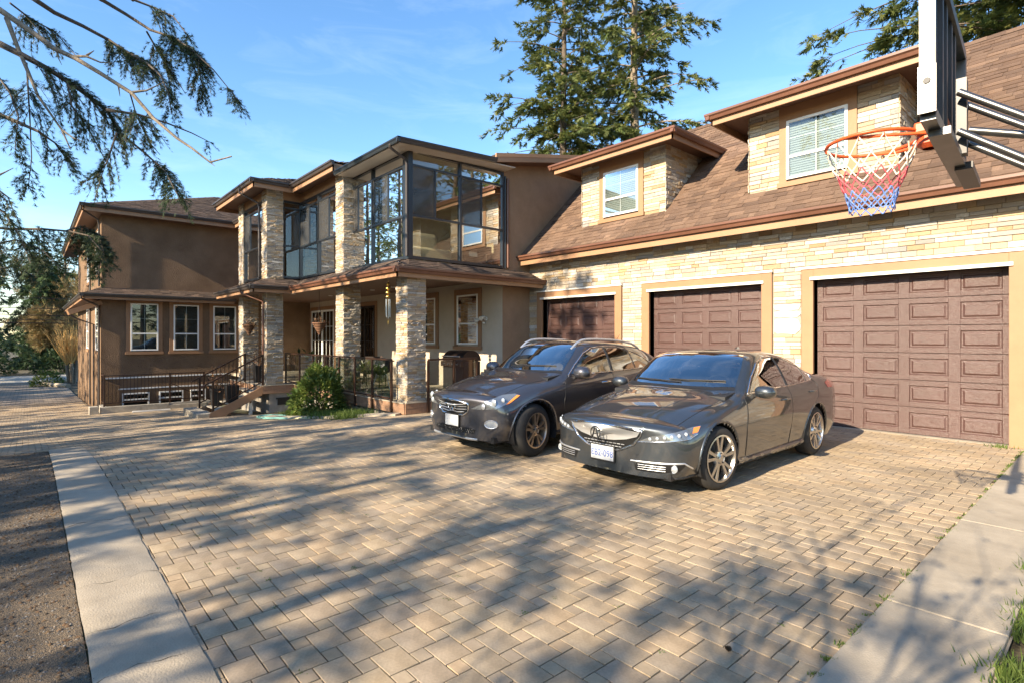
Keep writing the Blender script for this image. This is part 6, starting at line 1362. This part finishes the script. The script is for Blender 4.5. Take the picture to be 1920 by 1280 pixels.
def blade_fan(k, L=1., wd=.16, spread=1., seed=0, dz=.25):
    rg = np.random.default_rng(seed); T = []
    for i in range(k):
        b = rg.uniform(0, .55); a = rg.uniform(-spread, spread); ln = L * rg.uniform(.5, 1.) * (1 - .5 * b); d = np.array([math.cos(a), math.sin(a), rg.uniform(-dz, dz)]); o = np.array([b, 0, 0]); s = np.array([-d[1], d[0], 0]) * wd * .5
        T.append([o + s, o - s, o + d * ln + np.array([0, 0, -.05])])
    return np.array(T)
def leaf_T():   # folded leaf, 4 triangles
    a, b, c, d, e = (0, 0, 0), (.45, .22, .06), (1, 0, -.08), (.45, -.22, .06), (.5, 0, -.02)
    return np.array([[a, e, b], [b, e, c], [a, d, e], [d, c, e]], float)
class Foliage:
    def __init__(s): s.P = []; s.A = []; s.U = []; s.S = []
    def add(s, P, A, U, S): s.P.append(np.atleast_2d(P)); s.A.append(np.atleast_2d(A)); s.U.append(np.atleast_2d(U)); s.S.append(np.atleast_1d(S))
    def build(s, name, T, m, parent, shared=.35):
        P, A, U, S = (np.concatenate(q) for q in (s.P, s.A, s.U, s.S)); V, F, ow = instance(T, P, A, U, S)
        r = RNG.random(len(P)); return put(name, fast_mesh(name, V, F, r[ow]), m, parent)
def norm(v): return v / np.maximum(np.linalg.norm(v, axis=-1, keepdims=True), 1e-9)
def grow_limb(fo, mb, pts, r0, r1, dens, size, twig=.5, droop=.45, rng=RNG, tip=True, start=.12, sub=True, lump=0.):
    """limb polyline with side twigs carrying needle sprays; returns nothing"""
    pts = np.asarray(pts, float); n = len(pts); mb.tube([tuple(p) for p in pts], [r0 + (r1 - r0) * i / (n - 1) for i in range(n)], 5)
    seg = np.linalg.norm(np.diff(pts, axis=0), axis=1); cum = np.concatenate([[0], np.cumsum(seg)]); L = cum[-1]; nt = max(2, int(L * dens))
    for q in np.sort(rng.uniform(start, 1., nt)):
        d = q * L; i = min(np.searchsorted(cum, d, side='right') - 1, n - 2); f = (d - cum[i]) / max(seg[i], 1e-6); p = pts[i] * (1 - f) + pts[i + 1] * f; ax = norm(pts[i + 1] - pts[i])
        if lump and math.sin(d * lump + r0 * 90) < -.35: continue
        side = norm(np.cross(ax, [0, 0, 1.])) * rng.choice([-1, 1]); dirv = norm(ax * rng.uniform(.3, 1.) + side * rng.uniform(.4, 1.) + np.array([0, 0, rng.uniform(-droop, droop * .35)]))
        tl = twig * rng.uniform(.35, 1.) * (1.15 - .75 * q); m = max(2, int(tl / (size * .33))); t = np.linspace(.12, 1, m)[:, None]
        pp = p + dirv * tl * t + np.array([0, 0, -1.]) * (droop * tl * t ** 2)
        if sub and tl > .25: mb.tube([tuple(p), tuple(pp[m // 2]), tuple(pp[-1])], [max(.004, r1 * .6), .004, .002], 3, cap=False)
        aa = np.repeat(dirv[None], m, 0) + rng.normal(0, .35, (m, 3)); aa[:, 2] -= droop * .6 * t[:, 0]
        uu = np.tile([0, 0, 1.], (m, 1)) + rng.normal(0, .45, (m, 3)); fo.add(pp, aa, uu, size * rng.uniform(.65, 1.25, m))
def conifer(label, x, y, H, R0, cb=.2, tr=.3, nb=70, dens=5., size=.35, seed=1, m='needles', droop=.4, up=.15, twig=1.1, shape=1.0, lean=(0, 0), name='conifer_tree', group=None, blades=7, z0=None, trunk_m='bark', lump=0., top=None):
    rg = np.random.default_rng(seed); z0 = g(x) - .1 if z0 is None else z0; t = thing(name, label, 'tree', (x, y, z0), group); mb = MB(); fo = Foliage(); N = 12
    mb.tube([(x + lean[0] * k / N + .06 * math.sin(k * 1.3 + seed), y + lean[1] * k / N, z0 + H * k / N) for k in range(N + 1)], [tr * (1 - .93 * k / N) * (1.25 if k == 0 else 1) for k in range(N + 1)], 9)
    for i in range(nb):
        f = (i + rg.uniform(0, 1)) / nb; h = cb + (1 - cb) * f; prof = (1 - f ** 1.5) ** .9 if shape == 1.0 else (1 - f) ** shape; Lb = R0 * max(.12, prof) * rg.uniform(.55, 1.1); az = i * 2.39996 + rg.uniform(-.5, .5)
        p0 = np.array([x + lean[0] * h, y + lean[1] * h, z0 + H * h]); d = np.array([math.cos(az), math.sin(az), 0]); s = np.linspace(0, 1, 6)[:, None]; e = up + .5 * f + rg.uniform(-.15, .15)
        pts = p0 + d * Lb * s + np.array([0, 0, 1.]) * (Lb * e * s - Lb * (droop * .9) * s ** 2) + np.array([-d[1], d[0], 0]) * (rg.uniform(-.15, .15) * Lb * s ** 2)
        grow_limb(fo, mb, pts, max(.02, tr * .16 * (1 - f * .6)), .008, dens, size, twig * (1 - .55 * f), droop, rg, sub=False, lump=lump)
    mb.build('trunk', trunk_m, t, smooth=60); fo.build('crown', blade_fan(blades, 1., .17, 1.1, seed), m, t); return t
# two tall firs behind the house
conifer('tall fir left of its twin rising behind the sunroom roof', -24.0, 25.6, 31, 7.2, .25, .42, 125, 10, .40, 3, droop=.35, up=.05, twig=1.7, shape=.55, lump=2.2, group='firs behind the house', blades=9)
conifer('tall fir with the bare grey trunk behind the left dormer', -20.7, 28.6, 33, 6.6, .28, .50, 125, 10, .40, 8, droop=.35, up=.05, twig=1.7, shape=.55, lump=2.2, group='firs behind the house', blades=9, trunk_m='bark_pale')
conifer('dense fir whose boughs reach over the right end of the garage ridge', -1.6, 27.6, 26, 11.0, .24, .4, 200, 10, .34, 14, droop=.30, up=.12, twig=1.5, shape=.55, lump=2., blades=9)
# overhanging tree on the left: limbs traced in space at their own depth
def S(u, v, s): t = (u - 960) / 1024; return (s * (FW[0] + t * RT[0]), s * (FW[1] + t * RT[1]), 1.6 + (632 - v) / 1024 * s)
ov = thing('overhanging_hemlock', 'hemlock with drooping boughs hanging into the picture from the left', 'tree', (-12.4, -2.2, g(-12.4))); mb = MB(); fo = Foliage(); tx, ty = -12.4, -2.2
mb.tube([(tx + .05 * math.sin(k), ty, g(tx) - .1 + 1.4 * k) for k in range(13)], [.42 * (1 - .06 * k) for k in range(13)], 10)
zs_ = lambda L, k=3.2: [(a / k, b / k) for a, b in L]
limbs = [(zs_([(0, 265), (130, 330), (300, 420), (480, 540), (640, 660), (720, 800), (870, 920), (990, 1030), (1080, 1200)]), 7.6, .045, 20, .55),
         (zs_([(210, 0), (330, 80), (500, 160), (650, 240), (740, 300), (880, 380), (960, 450), (1010, 560), (1030, 690)]), 8.0, .035, 24, .5),
         (zs_([(610, 0), (760, 90), (900, 180), (1050, 230), (1150, 300), (1280, 420), (1430, 605)]), 8.4, .03, 26, .5),
         (zs_([(800, 0), (930, 50), (1040, 100), (1140, 230)]), 8.6, .02, 22, .4), (zs_([(880, 190), (960, 330), (1060, 480), (1110, 560)]), 8.4, .015, 22, .4), (zs_([(1150, 300), (1200, 450), (1250, 690)]), 8.4, .012, 20, .35),
         (zs_([(640, 660), (830, 690), (1000, 740), (1150, 800), (1250, 850)]), 7.7, .02, 17, .45), (zs_([(0, 690), (120, 740), (230, 790), (330, 860), (400, 960)]), 7.4, .03, 22, .5),
         (zs_([(160, 380), (170, 560), (180, 720), (190, 950), (170, 1130)]), 7.5, .012, 14, .45), (zs_([(700, 800), (640, 980), (560, 1070), (490, 1100)]), 7.6, .012, 15, .4), (zs_([(400, 480), (430, 640), (520, 760), (600, 900), (650, 1000)]), 7.6, .012, 14, .45),
         (zs_([(780, 560), (820, 700), (900, 860), (960, 930)]), 7.9, .01, 12, .35), (zs_([(60, 20), (190, 120), (330, 190), (420, 300), (450, 330)]), 8.2, .014, 14, .4), (zs_([(-40, 420), (60, 560), (110, 700), (90, 900)]), 7.2, .014, 14, .4)]
for P, s, r0, dn, tw in limbs:
    pts = [S(u, v, s + .5 * math.sin(i * .8 + s * 3)) for i, (u, v) in enumerate(P)]; grow_limb(fo, mb, pts, r0, .005, dn * 2.9, .082, tw * .95, .75, lump=3.)
for P, s in ((zs_([(0, 265), (-260, 150), (-500, 60)]), 7.6), (zs_([(210, 0), (0, -120), (-480, -300)]), 8.0), (zs_([(610, 0), (200, -260), (-480, -500)]), 8.4), (zs_([(800, 0), (400, -300), (-450, -620)]), 8.6), (zs_([(0, 690), (-300, 600), (-560, 560)]), 7.4), (zs_([(0, 60), (-250, -60), (-500, -140)]), 7.2)):
    pts = [S(u, v, s) for u, v in P]; pts[-1] = (tx, ty, pts[-1][2]); mb.tube(pts, [.035, .05, .075], 6)
mbp = MB()
for P, s, r0 in ((zs_([(-10, 55), (200, 200), (320, 290), (450, 350), (600, 440), (790, 560), (920, 710), (1060, 830), (1150, 890), (1260, 975), (1390, 940)]), 7.2, .038), (zs_([(40, 110), (100, 270), (180, 460), (230, 580), (370, 780), (420, 890)]), 7.1, .03), (zs_([(430, 340), (520, 340), (600, 375), (670, 380)]), 7.2, .02), (zs_([(520, 335), (565, 305)]), 7.2, .016), (zs_([(790, 555), (880, 545), (985, 495)]), 7.25, .018), (zs_([(370, 780), (440, 830), (500, 850)]), 7.1, .014), (zs_([(340, 310), (350, 350), (370, 390)]), 7.2, .012), (zs_([(710, 515), (720, 580)]), 7.2, .012), (zs_([(1260, 975), (1290, 1000)]), 7.2, .008), (zs_([(-20, 1060), (80, 1010)]), 7.0, .014)):
    mbp.tube([S(u, v, s) for u, v in P], [r0 * (1 - .75 * i / (len(P) - 1)) for i in range(len(P))], 7)
# lower bough in front of the wing corner
for P, s, r0, dn, tw in (([(-80, 420), (20, 430), (80, 430), (130, 434), (165, 442), (190, 470)], 9.5, .03, 16, .55), ([(120, 434), (150, 425), (185, 440), (195, 475), (180, 520)], 9.5, .012, 75, .42), ([(130, 430), (160, 450), (175, 490)], 9.6, .012, 70, .4), ([(-60, 470), (30, 450), (80, 470), (110, 500)], 9.0, .02, 18, .6), ([(-60, 360), (10, 400), (40, 450), (60, 500)], 8.6, .02, 24, .6), ([(-60, 520), (20, 500), (70, 520)], 9.2, .02, 20, .6), ([(-40, 330), (15, 370), (30, 410)], 8.3, .015, 26, .5)):
    grow_limb(fo, mb, [S(u, v, s + .3 * math.sin(i)) for i, (u, v) in enumerate(P)], r0, .005, dn, .11, tw * .8, .7)
for v_, s_ in ((420, 9.5), (470, 9.0), (360, 8.6)): mb.tube([S(-80, v_, s_), (tx, ty, S(-80, v_, s_)[2] + .4)], [.03, .05], 6)
mb.build('trunk', 'bark', ov, smooth=60); mbp.build('bare_branch', 'bark_pale', ov, smooth=60); fo.build('crown', blade_fan(12, 1., .085, .95, 5), 'needles_near', ov)
# trees beyond the street and along the drive
conifer('dark green cedar standing at the far end of the drive', -82, .8, 15, 4.0, .05, .35, 110, 9, .6, 21, 'cedar', droop=.6, twig=1.2, shape=.75, name='cedar_tree')
conifer('large fir left of the drive with boughs at the picture edge', -56, -7.2, 24, 8.0, .18, .5, 90, 9, .5, 22, droop=.55, twig=1.6, shape=.6)
for k, (x, y, H, R0, lab) in enumerate(((-112, -6, 22, 6, 'distant fir left of the far cedar'), (-104, 8, 20, 5, 'distant fir right of the far cedar'), (-120, 16, 25, 6, 'distant fir showing behind the yellow shrub'), (-125, -18, 26, 7, 'tallest distant fir at the left picture edge'), (-95, 3.6, 17, 5, 'distant fir straight behind the far cedar'), (-108, 12, 22, 6, 'distant fir next to the house wing'))): conifer(lab, x, y, H, R0, 0.05, .4, 80, 6, .8, 30 + k, 'cedar', droop=.5, twig=1.4, shape=.8, group='distant firs')
def bare_tree(label, x, y, H, seed, m='gold_twigs', tr=.25, name='bare_tree', twigs=14, tsize=.28, levels=4, group=None, spread=.55, bark='bark_pale', T=None):
    rg = np.random.default_rng(seed); z0 = g(x) - .1; t = thing(name, label, 'tree', (x, y, z0), group); mb = MB(); fo = Foliage()
    def br(p, d, L, r, lv):
        n = 4; pts = [p]; q = p.copy(); dd = d.copy()
        for i in range(n): dd = norm(dd + rg.normal(0, .12, 3) + np.array([0, 0, .05])); q = q + dd * L / n; pts.append(q.copy())
        mb.tube([tuple(a_) for a_ in pts], [r * (1 - .45 * i / n) for i in range(n + 1)], 5 if lv < 3 else 4, cap=False)
        if lv >= levels - 1:
            P = np.array([pts[rg.integers(1, n + 1)] + rg.normal(0, L * .18, 3) for _ in range(twigs)]); fo.add(P, rg.normal(0, 1, (twigs, 3)) + dd, rg.normal(0, 1, (twigs, 3)) + np.array([0, 0, .5]), tsize * rg.uniform(.6, 1.3, twigs))
        if lv < levels:
            for k in range(rg.integers(2, 4) + (1 if lv == 0 else 0)): s_ = rg.integers(2, n + 1); nd = norm(dd + rg.normal(0, spread, 3) + np.array([0, 0, .12])); br(pts[s_], nd, L * rg.uniform(.6, .85), r * .55, lv + 1)
    br(np.array([x, y, z0]), np.array([0, 0, 1.]), H * .32, tr, 0); mb.build('trunk', bark, t, smooth=60); fo.build('crown', blade_fan(5, 1., .07, 1.2, 3) if T is None else T, m, t); return t
for k, (x, y, H, lab) in enumerate(((-88, -5, 15, 'golden bare tree left of the far cedar'), (-92, 5.5, 17, 'golden bare tree right of the far cedar'), (-96, 10, 19, 'golden bare tree above the yellow shrub'), (-84, -9, 13, 'golden bare tree at the left picture edge'), (-100, 1, 19, 'tall golden bare tree behind the far cedar'), (-78, 6.2, 13, 'nearest golden bare tree between the far cedar and the house wing'), (-86, 8.6, 16, 'golden bare tree touching the house wing roof line'))): bare_tree(lab, x, y, H, 50 + k, group='golden trees beyond the street', twigs=44, tsize=.8)
# pollarded yellow shrub
ws = thing('pollarded_willow', 'pollarded shrub with upright sunlit orange stems at the end of the drive', 'shrub', (-51.4, 2.3, g(-51.4))); mb = MB(); mt = MB(); rg = np.random.default_rng(5)
for k in range(6):
    a_ = k * 1.05; hx, hy, hz = -51.4 + .35 * math.cos(a_), 2.3 + .35 * math.sin(a_), g(-51.4) + 1.5 + .25 * math.sin(k * 2); mt.tube([(-51.4 + .15 * math.cos(a_), 2.3 + .15 * math.sin(a_), g(-51.4)), (hx, hy, hz)], [.11, .10], 7)
    for j in range(26):
        az, el = rg.uniform(0, 6.28), rg.uniform(.9, 1.5); L = rg.uniform(1.4, 2.9); d = np.array([math.cos(az) * math.cos(el), math.sin(az) * math.cos(el), math.sin(el)]); p = np.array([hx, hy, hz]); mb.tube([tuple(p), tuple(p + d * L * .5 + np.array([0, 0, .05])), tuple(p + d * L + np.array([0, 0, .3]))], [.022, .017, .006], 4, cap=False)
mt.build('trunk', 'bark_pale', ws); mb.build('stems', 'willow', ws)
def bush(label, x, y, rx, ry, h, n, size, m, seed, name='shrub', z0=None, T=None, group=None, stems=True):
    rg = np.random.default_rng(seed); z0 = g(x) if z0 is None else z0; t = thing(name, label, 'shrub', (x, y, z0), group); fo = Foliage()
    k = rg.normal(0, 1, (n, 3)); k = norm(k); k[:, 2] = np.abs(k[:, 2]) * 1. - .12; rad = rg.uniform(.55, 1., (n, 1)) ** .4; lump = 1 + .14 * np.sin(k[:, 0:1] * 5 + seed) * np.cos(k[:, 1:2] * 6) + .1 * np.sin(k[:, 2:3] * 9 + k[:, 0:1] * 4)
    P = k * rad * lump * np.array([rx, ry, h]) + np.array([x, y, z0 + h * .08]); P[:, 2] = np.maximum(P[:, 2], z0 + .02); A = k + rg.normal(0, .5, (n, 3)) + np.array([0, 0, .1]); fo.add(P, A, k * .5 + np.array([0, 0, 1.]) + rg.normal(0, .3, (n, 3)), size * rg.uniform(.6, 1.25, n)); fo.build('foliage', leaf_T() if T is None else T, m, t)
    if stems:
        mb = MB()
        for j in range(9): a_ = rg.uniform(0, 6.28); mb.tube([(x + .05 * math.cos(a_), y + .05 * math.sin(a_), z0), (x + rx * .3 * math.cos(a_), y + ry * .3 * math.sin(a_), z0 + h * .45), (x + rx * .6 * math.cos(a_), y + ry * .6 * math.sin(a_), z0 + h * .75)], [.02, .014, .006], 5)
        mb.build('stems', 'bark', t)
    return t
bush('glossy green laurel shrub growing before the glass railing', -13.95, 5.62, .8, .64, 1.22, 4200, .14, 'laurel', 3, 'laurel_shrub')
bush('low green shrub at the foot of the yellow pollard', -50.2, .9, 1.0, .9, 1.0, 900, .2, 'laurel', 4); bush('pale twiggy bush left of the drive at the picture edge', -43, -5.6, 2.2, 1.7, 3.2, 1800, .5, 'gold_twigs', 6, T=blade_fan(6, 1., .06, 1.2, 3)); bush('clipped green hedge below the twiggy bush on the left', -39.5, -4.9, 1.3, .8, 1.7, 1600, .14, 'laurel', 7)
bush('dark evergreen bush beside the far cedar', -70, 2.5, 2.6, 2.2, 2.4, 1400, .4, 'cedar', 8); bush('dark evergreen bush left of the far cedar', -70, -3.6, 3., 2.6, 3., 1500, .4, 'cedar', 9); bush('dark hedge across the street from the drive', -69, 6.5, 3.4, 2.6, 3.2, 1500, .4, 'cedar', 10)
# kerb and gate piers by the far end
o = MB().tube([(-47, 1.95, g(-47) + .1), (-49.5, 1.0, g(-49.5) + .1), (-52, .6, g(-52) + .1), (-54.5, 1.2, g(-54) + .1), (-55.2, 2.2, g(-55) + .1)], .16, 6).build('planter_kerb', 'concrete'); tag(o, 'curved pale kerb round the yellow shrub bed', 'kerb')
o = MB().box(-41.2, -40.2, -4.9, -4.1, g(-41), g(-41) + 1.35).box(-41.25, -40.15, -4.95, -4.05, g(-41) + 1.352, g(-41) + 1.43).build('gate_pier', 'concrete_old'); tag(o, 'stone gate pier at the left edge of the far drive', 'pier')
o = MB().box(-57, -55.6, 2.6, 14, g(-55) - .1, g(-55) + 1.0).build('garden_wall', 'render_grey'); tag(o, 'low dark garden wall by the street', 'wall')
for k, (z, sg) in enumerate(((5.35, .1), (4.35, .12), (3.7, .1), (3.25, .1), (2.95, .05))):
    P = [(-70, y, z + sg * ((y - 2) / 30.) ** 2 * 9) for y in np.linspace(-40, 45, 18)]; tag(MB().tube(P, .035, 5).build('utility_wire', 'dark_metal'), 'overhead utility wire, number %s from the top, crossing beyond the drive' % ['one', 'two', 'three', 'four', 'five'][k], 'wire', 'overhead wires')
# bed soil, kerb ribbon, grass tufts
bedm = struct(sheet('planting_bed', 'soil', list(np.arange(-17.4, -11, .4)), 5.02, 6.5, -.012))
kb = MB(); P = [(-15.2, 4.72), (-14.2, 4.78), (-13.2, 5.0), (-12.3, 5.4), (-11.5, 5.95), (-10.95, 6.25)]; V = []
for i, (x, y) in enumerate(P):
    d = Vector(P[min(i + 1, 5)]) - Vector(P[max(i - 1, 0)]); d.normalize(); nn = Vector((-d.y, d.x))
    for o_, dz in ((-.14, -.1), (-.14, .045), (.14, .05), (.14, -.1)): V.append((x + nn.x * o_, y + nn.y * o_, g(x) + dz))
kb.add(V, [(4 * i + j, 4 * i + 4 + j, 4 * i + 5 + j, 4 * i + 1 + j) for i in range(5) for j in range(3)] + [(0, 1, 2, 3), (23, 22, 21, 20)]); o = kb.build('kerb_ribbon', 'concrete'); tag(o, 'curved concrete kerb ribbon between the paving and the shrub bed', 'kerb')
def grass(name, label, pts, n, h, m='grass', spread=.05, seed=0, wd=.006):
    rg = np.random.default_rng(seed); c = pts[rg.integers(0, len(pts), n)] + np.concatenate([rg.normal(0, spread, (n, 2)), np.zeros((n, 1))], 1); a_ = rg.uniform(0, 6.28, n); hh = h * rg.uniform(.4, 1.2, n); ln = rg.normal(0, .4, (n, 2)) * hh[:, None]
    s = np.stack([np.cos(a_), np.sin(a_), 0 * a_], 1) * wd * rg.uniform(.6, 1.5, (n, 1)); tip = c + np.concatenate([ln, hh[:, None]], 1); V = np.stack([c - s, c + s, tip], 1).reshape(-1, 3); r = rg.random(n)
    return tag(put(name, fast_mesh(name, V, np.arange(3 * n).reshape(-1, 3), r), m), label, 'grass', kind='stuff')
rg = np.random.default_rng(3)
pts = np.stack([rg.uniform(-.40, .6, 900), rg.uniform(2.2, 6.2, 900), np.zeros(900) - .02], 1); pts[:, 0] += .05 * np.sin(pts[:, 1] * 7); grass('lawn_edge', 'green grass and weeds along the right edge of the concrete', pts, 16000, .085, seed=1)
pts = np.array([(x, 5.6 + .35 * math.sin(x * 5), g(x)) for x in np.linspace(-15.3, -11.7, 60)]); grass('bed_grass', 'bright green grass at the foot of the laurel shrub', pts, 6000, .17, spread=.16, seed=2, wd=.008)
pts = np.array([(-.985 + rg.normal(0, .006), y, .0) for y in np.sort(np.concatenate([rg.uniform(2.5, 10.6, 46), rg.uniform(8, 10.6, 20)]))]); grass('joint_weeds', 'small weeds in the joint between the pavers and the concrete', pts, 1600, .02, spread=.016, seed=3, wd=.004)
pts = np.array([(rg.uniform(-6, -1.2), rg.uniform(.8, 3.2), .0) for _ in range(46)]); grass('joint_moss', 'tiny moss tufts in the joints of the near pavers', pts, 700, .006, spread=.012, seed=4, wd=.004)
pts = np.array([(-11.2 + .1 * rg.normal(), 10.4, 0.), (-1.25, 10.6, 0)] * 3); grass('wall_weeds', 'small weeds at the foot of the garage wall', pts, 160, .06, spread=.06, seed=6)
# plants in the planters and baskets
for k, (p, x, y, z) in enumerate(PLANT_SPOTS):
    rg = np.random.default_rng(80 + k); n = (50, 240, 190, 26, 60, 50)[k]; fo = Foliage()
    if k == 3: P = np.array([x, y, z + .25]) + rg.normal(0, .16, (n, 3)) * np.array([1, 1, 1.1]); fo.add(P, rg.normal(0, 1, (n, 3)) + np.array([0, 0, .3]), np.tile([0, 0, 1.], (n, 1)) + rg.normal(0, .3, (n, 3)), rg.uniform(.2, .34, n)); m_ = 'cedar'
    else: P = np.array([x, y, z + (.30 if k in (1, 2) else .08)]) + rg.normal(0, 1, (n, 3)) * np.array([.12, .12, .22 if k in (1, 2) else .06]); P[:, 2] = np.maximum(P[:, 2], z - .02); fo.add(P, rg.normal(0, 1, (n, 3)), np.tile([0, 0, 1.], (n, 1)) + rg.normal(0, .4, (n, 3)), rg.uniform(.05, .10, n)); m_ = 'dry_leaf'
    fo.build('leaves', leaf_T(), m_, p); mb = MB()
    for j in range(7): q = P[j]; mb.tube([(x, y, z - .05), ((x + q[0]) / 2 + .02, (y + q[1]) / 2, (z + q[2]) / 2), tuple(q)], .004, 4)
    mb.build('twigs', 'bark', p)
# ------------------------------------------------------------------ trees standing behind the camera (they shade the forecourt and show in the glass)
BK = [(-12.4, -13.5, 18, 3.6, .15, 60, .6, 4.5, 'fir on the far side of the lane, first left of the camera'), (-17.4, -12, 22, 4.6, .10, 64, .5, 6, 'fir on the far side of the lane, second left of the camera'), (-20.9, -16, 22, 3.2, .1, 60, .7, 5, 'fir on the far side of the lane, third left of the camera'), (-30.5, -13, 20, 3.4, .1, 60, .7, 5, 'fir on the far side of the lane, fourth left of the camera'), (-37, -14, 23, 4.6, .1, 60, .6, 6, 'fir on the far side of the lane, fifth left of the camera'), (-44, -12, 25, 5, .08, 60, .6, 6, 'fir on the far side of the lane, sixth left of the camera'), (-38.5, -8.5, 21, 4.4, .08, 60, .6, 6, 'fir close to the lane left of the drive'), (-48, -10.5, 24, 5, .08, 60, .6, 6, 'second fir close to the lane left of the drive'), (8, 22, 25, 6, .1, 66, .6, 6, 'fir behind the right end of the garage'), (14, 28, 27, 6, .1, 66, .6, 6, 'fir far behind the right end of the garage'), (-60, -18, 27, 6, .08, 66, .5, 7, 'fir at the far corner of the wood left of the lane'), (-66, -11, 27, 6, .08, 66, .5, 7, 'last fir of the wood beside the street'), (-50, -19, 26, 5.5, .08, 60, .6, 6, 'fir deep in the wood left of the lane'), (-41, -22, 26, 5.5, .08, 60, .6, 6, 'fir deep in the wood behind the lane'),
      (-8.5, -12.8, 15.5, 3.3, .1, 76, .42, 8, 'small fir on the far side of the lane beside the tall ones'), (-6.9, -11.2, 8.9, 2.6, .08, 56, .35, 7, 'young fir behind the camera, nearest the tall ones'), (-4.7, -12.0, 9.1, 2.6, .08, 56, .35, 7, 'young fir behind the camera in the middle of its row'), (-2.6, -11.0, 8.2, 2.5, .08, 56, .35, 7, 'young fir behind the camera near the lawn'), (-.5, -11.4, 7.9, 2.4, .08, 56, .35, 7, 'young fir behind the camera on the lawn side'), (1.6, -11, 7.4, 2.3, .08, 56, .35, 7, 'young fir behind the camera at the lawn corner'),
      (-25.6, -11, 10, 3.3, .06, 56, .4, 8, 'low fir between the tall ones beside the lane'), (-15.0, -9.6, 8.2, 2.6, .06, 56, .4, 8, 'low fir in front of the tall ones beside the lane'), (-33.5, -11, 12, 3.4, .06, 56, .4, 8, 'low fir beside the lane toward the street'), (-11.0, -10.2, 7.8, 2.4, .06, 56, .4, 8, 'low fir beside the lane nearest the camera'), (-20.6, -10.4, 9.2, 3.0, .06, 56, .4, 8, 'low fir in the middle of the lane side'),
      (14, 2, 24, 5.5, .1, 66, .7, 6, 'tall fir on the lawn right of the garage'), (19, 9, 25, 6, .1, 60, .7, 6, 'tall fir beyond the right end of the garage')]
for k, (x, y, H, R0, cb, nb, shp, dn, lab) in enumerate(BK):
    conifer(lab, x, y, H, R0, cb, .3, int(nb * 1.3), dn, .5 if H > 12 else .34, 100 + k, droop=.4, twig=1.3, shape=shp, lump=2.4)
bare_tree('small bare garden tree on the lawn behind the camera', -.55, -3.6, 7.2, 77, m='dry_leaf', tr=.07, twigs=3, tsize=.10, levels=4, spread=.5, bark='bark', T=leaf_T(), name='garden_tree')
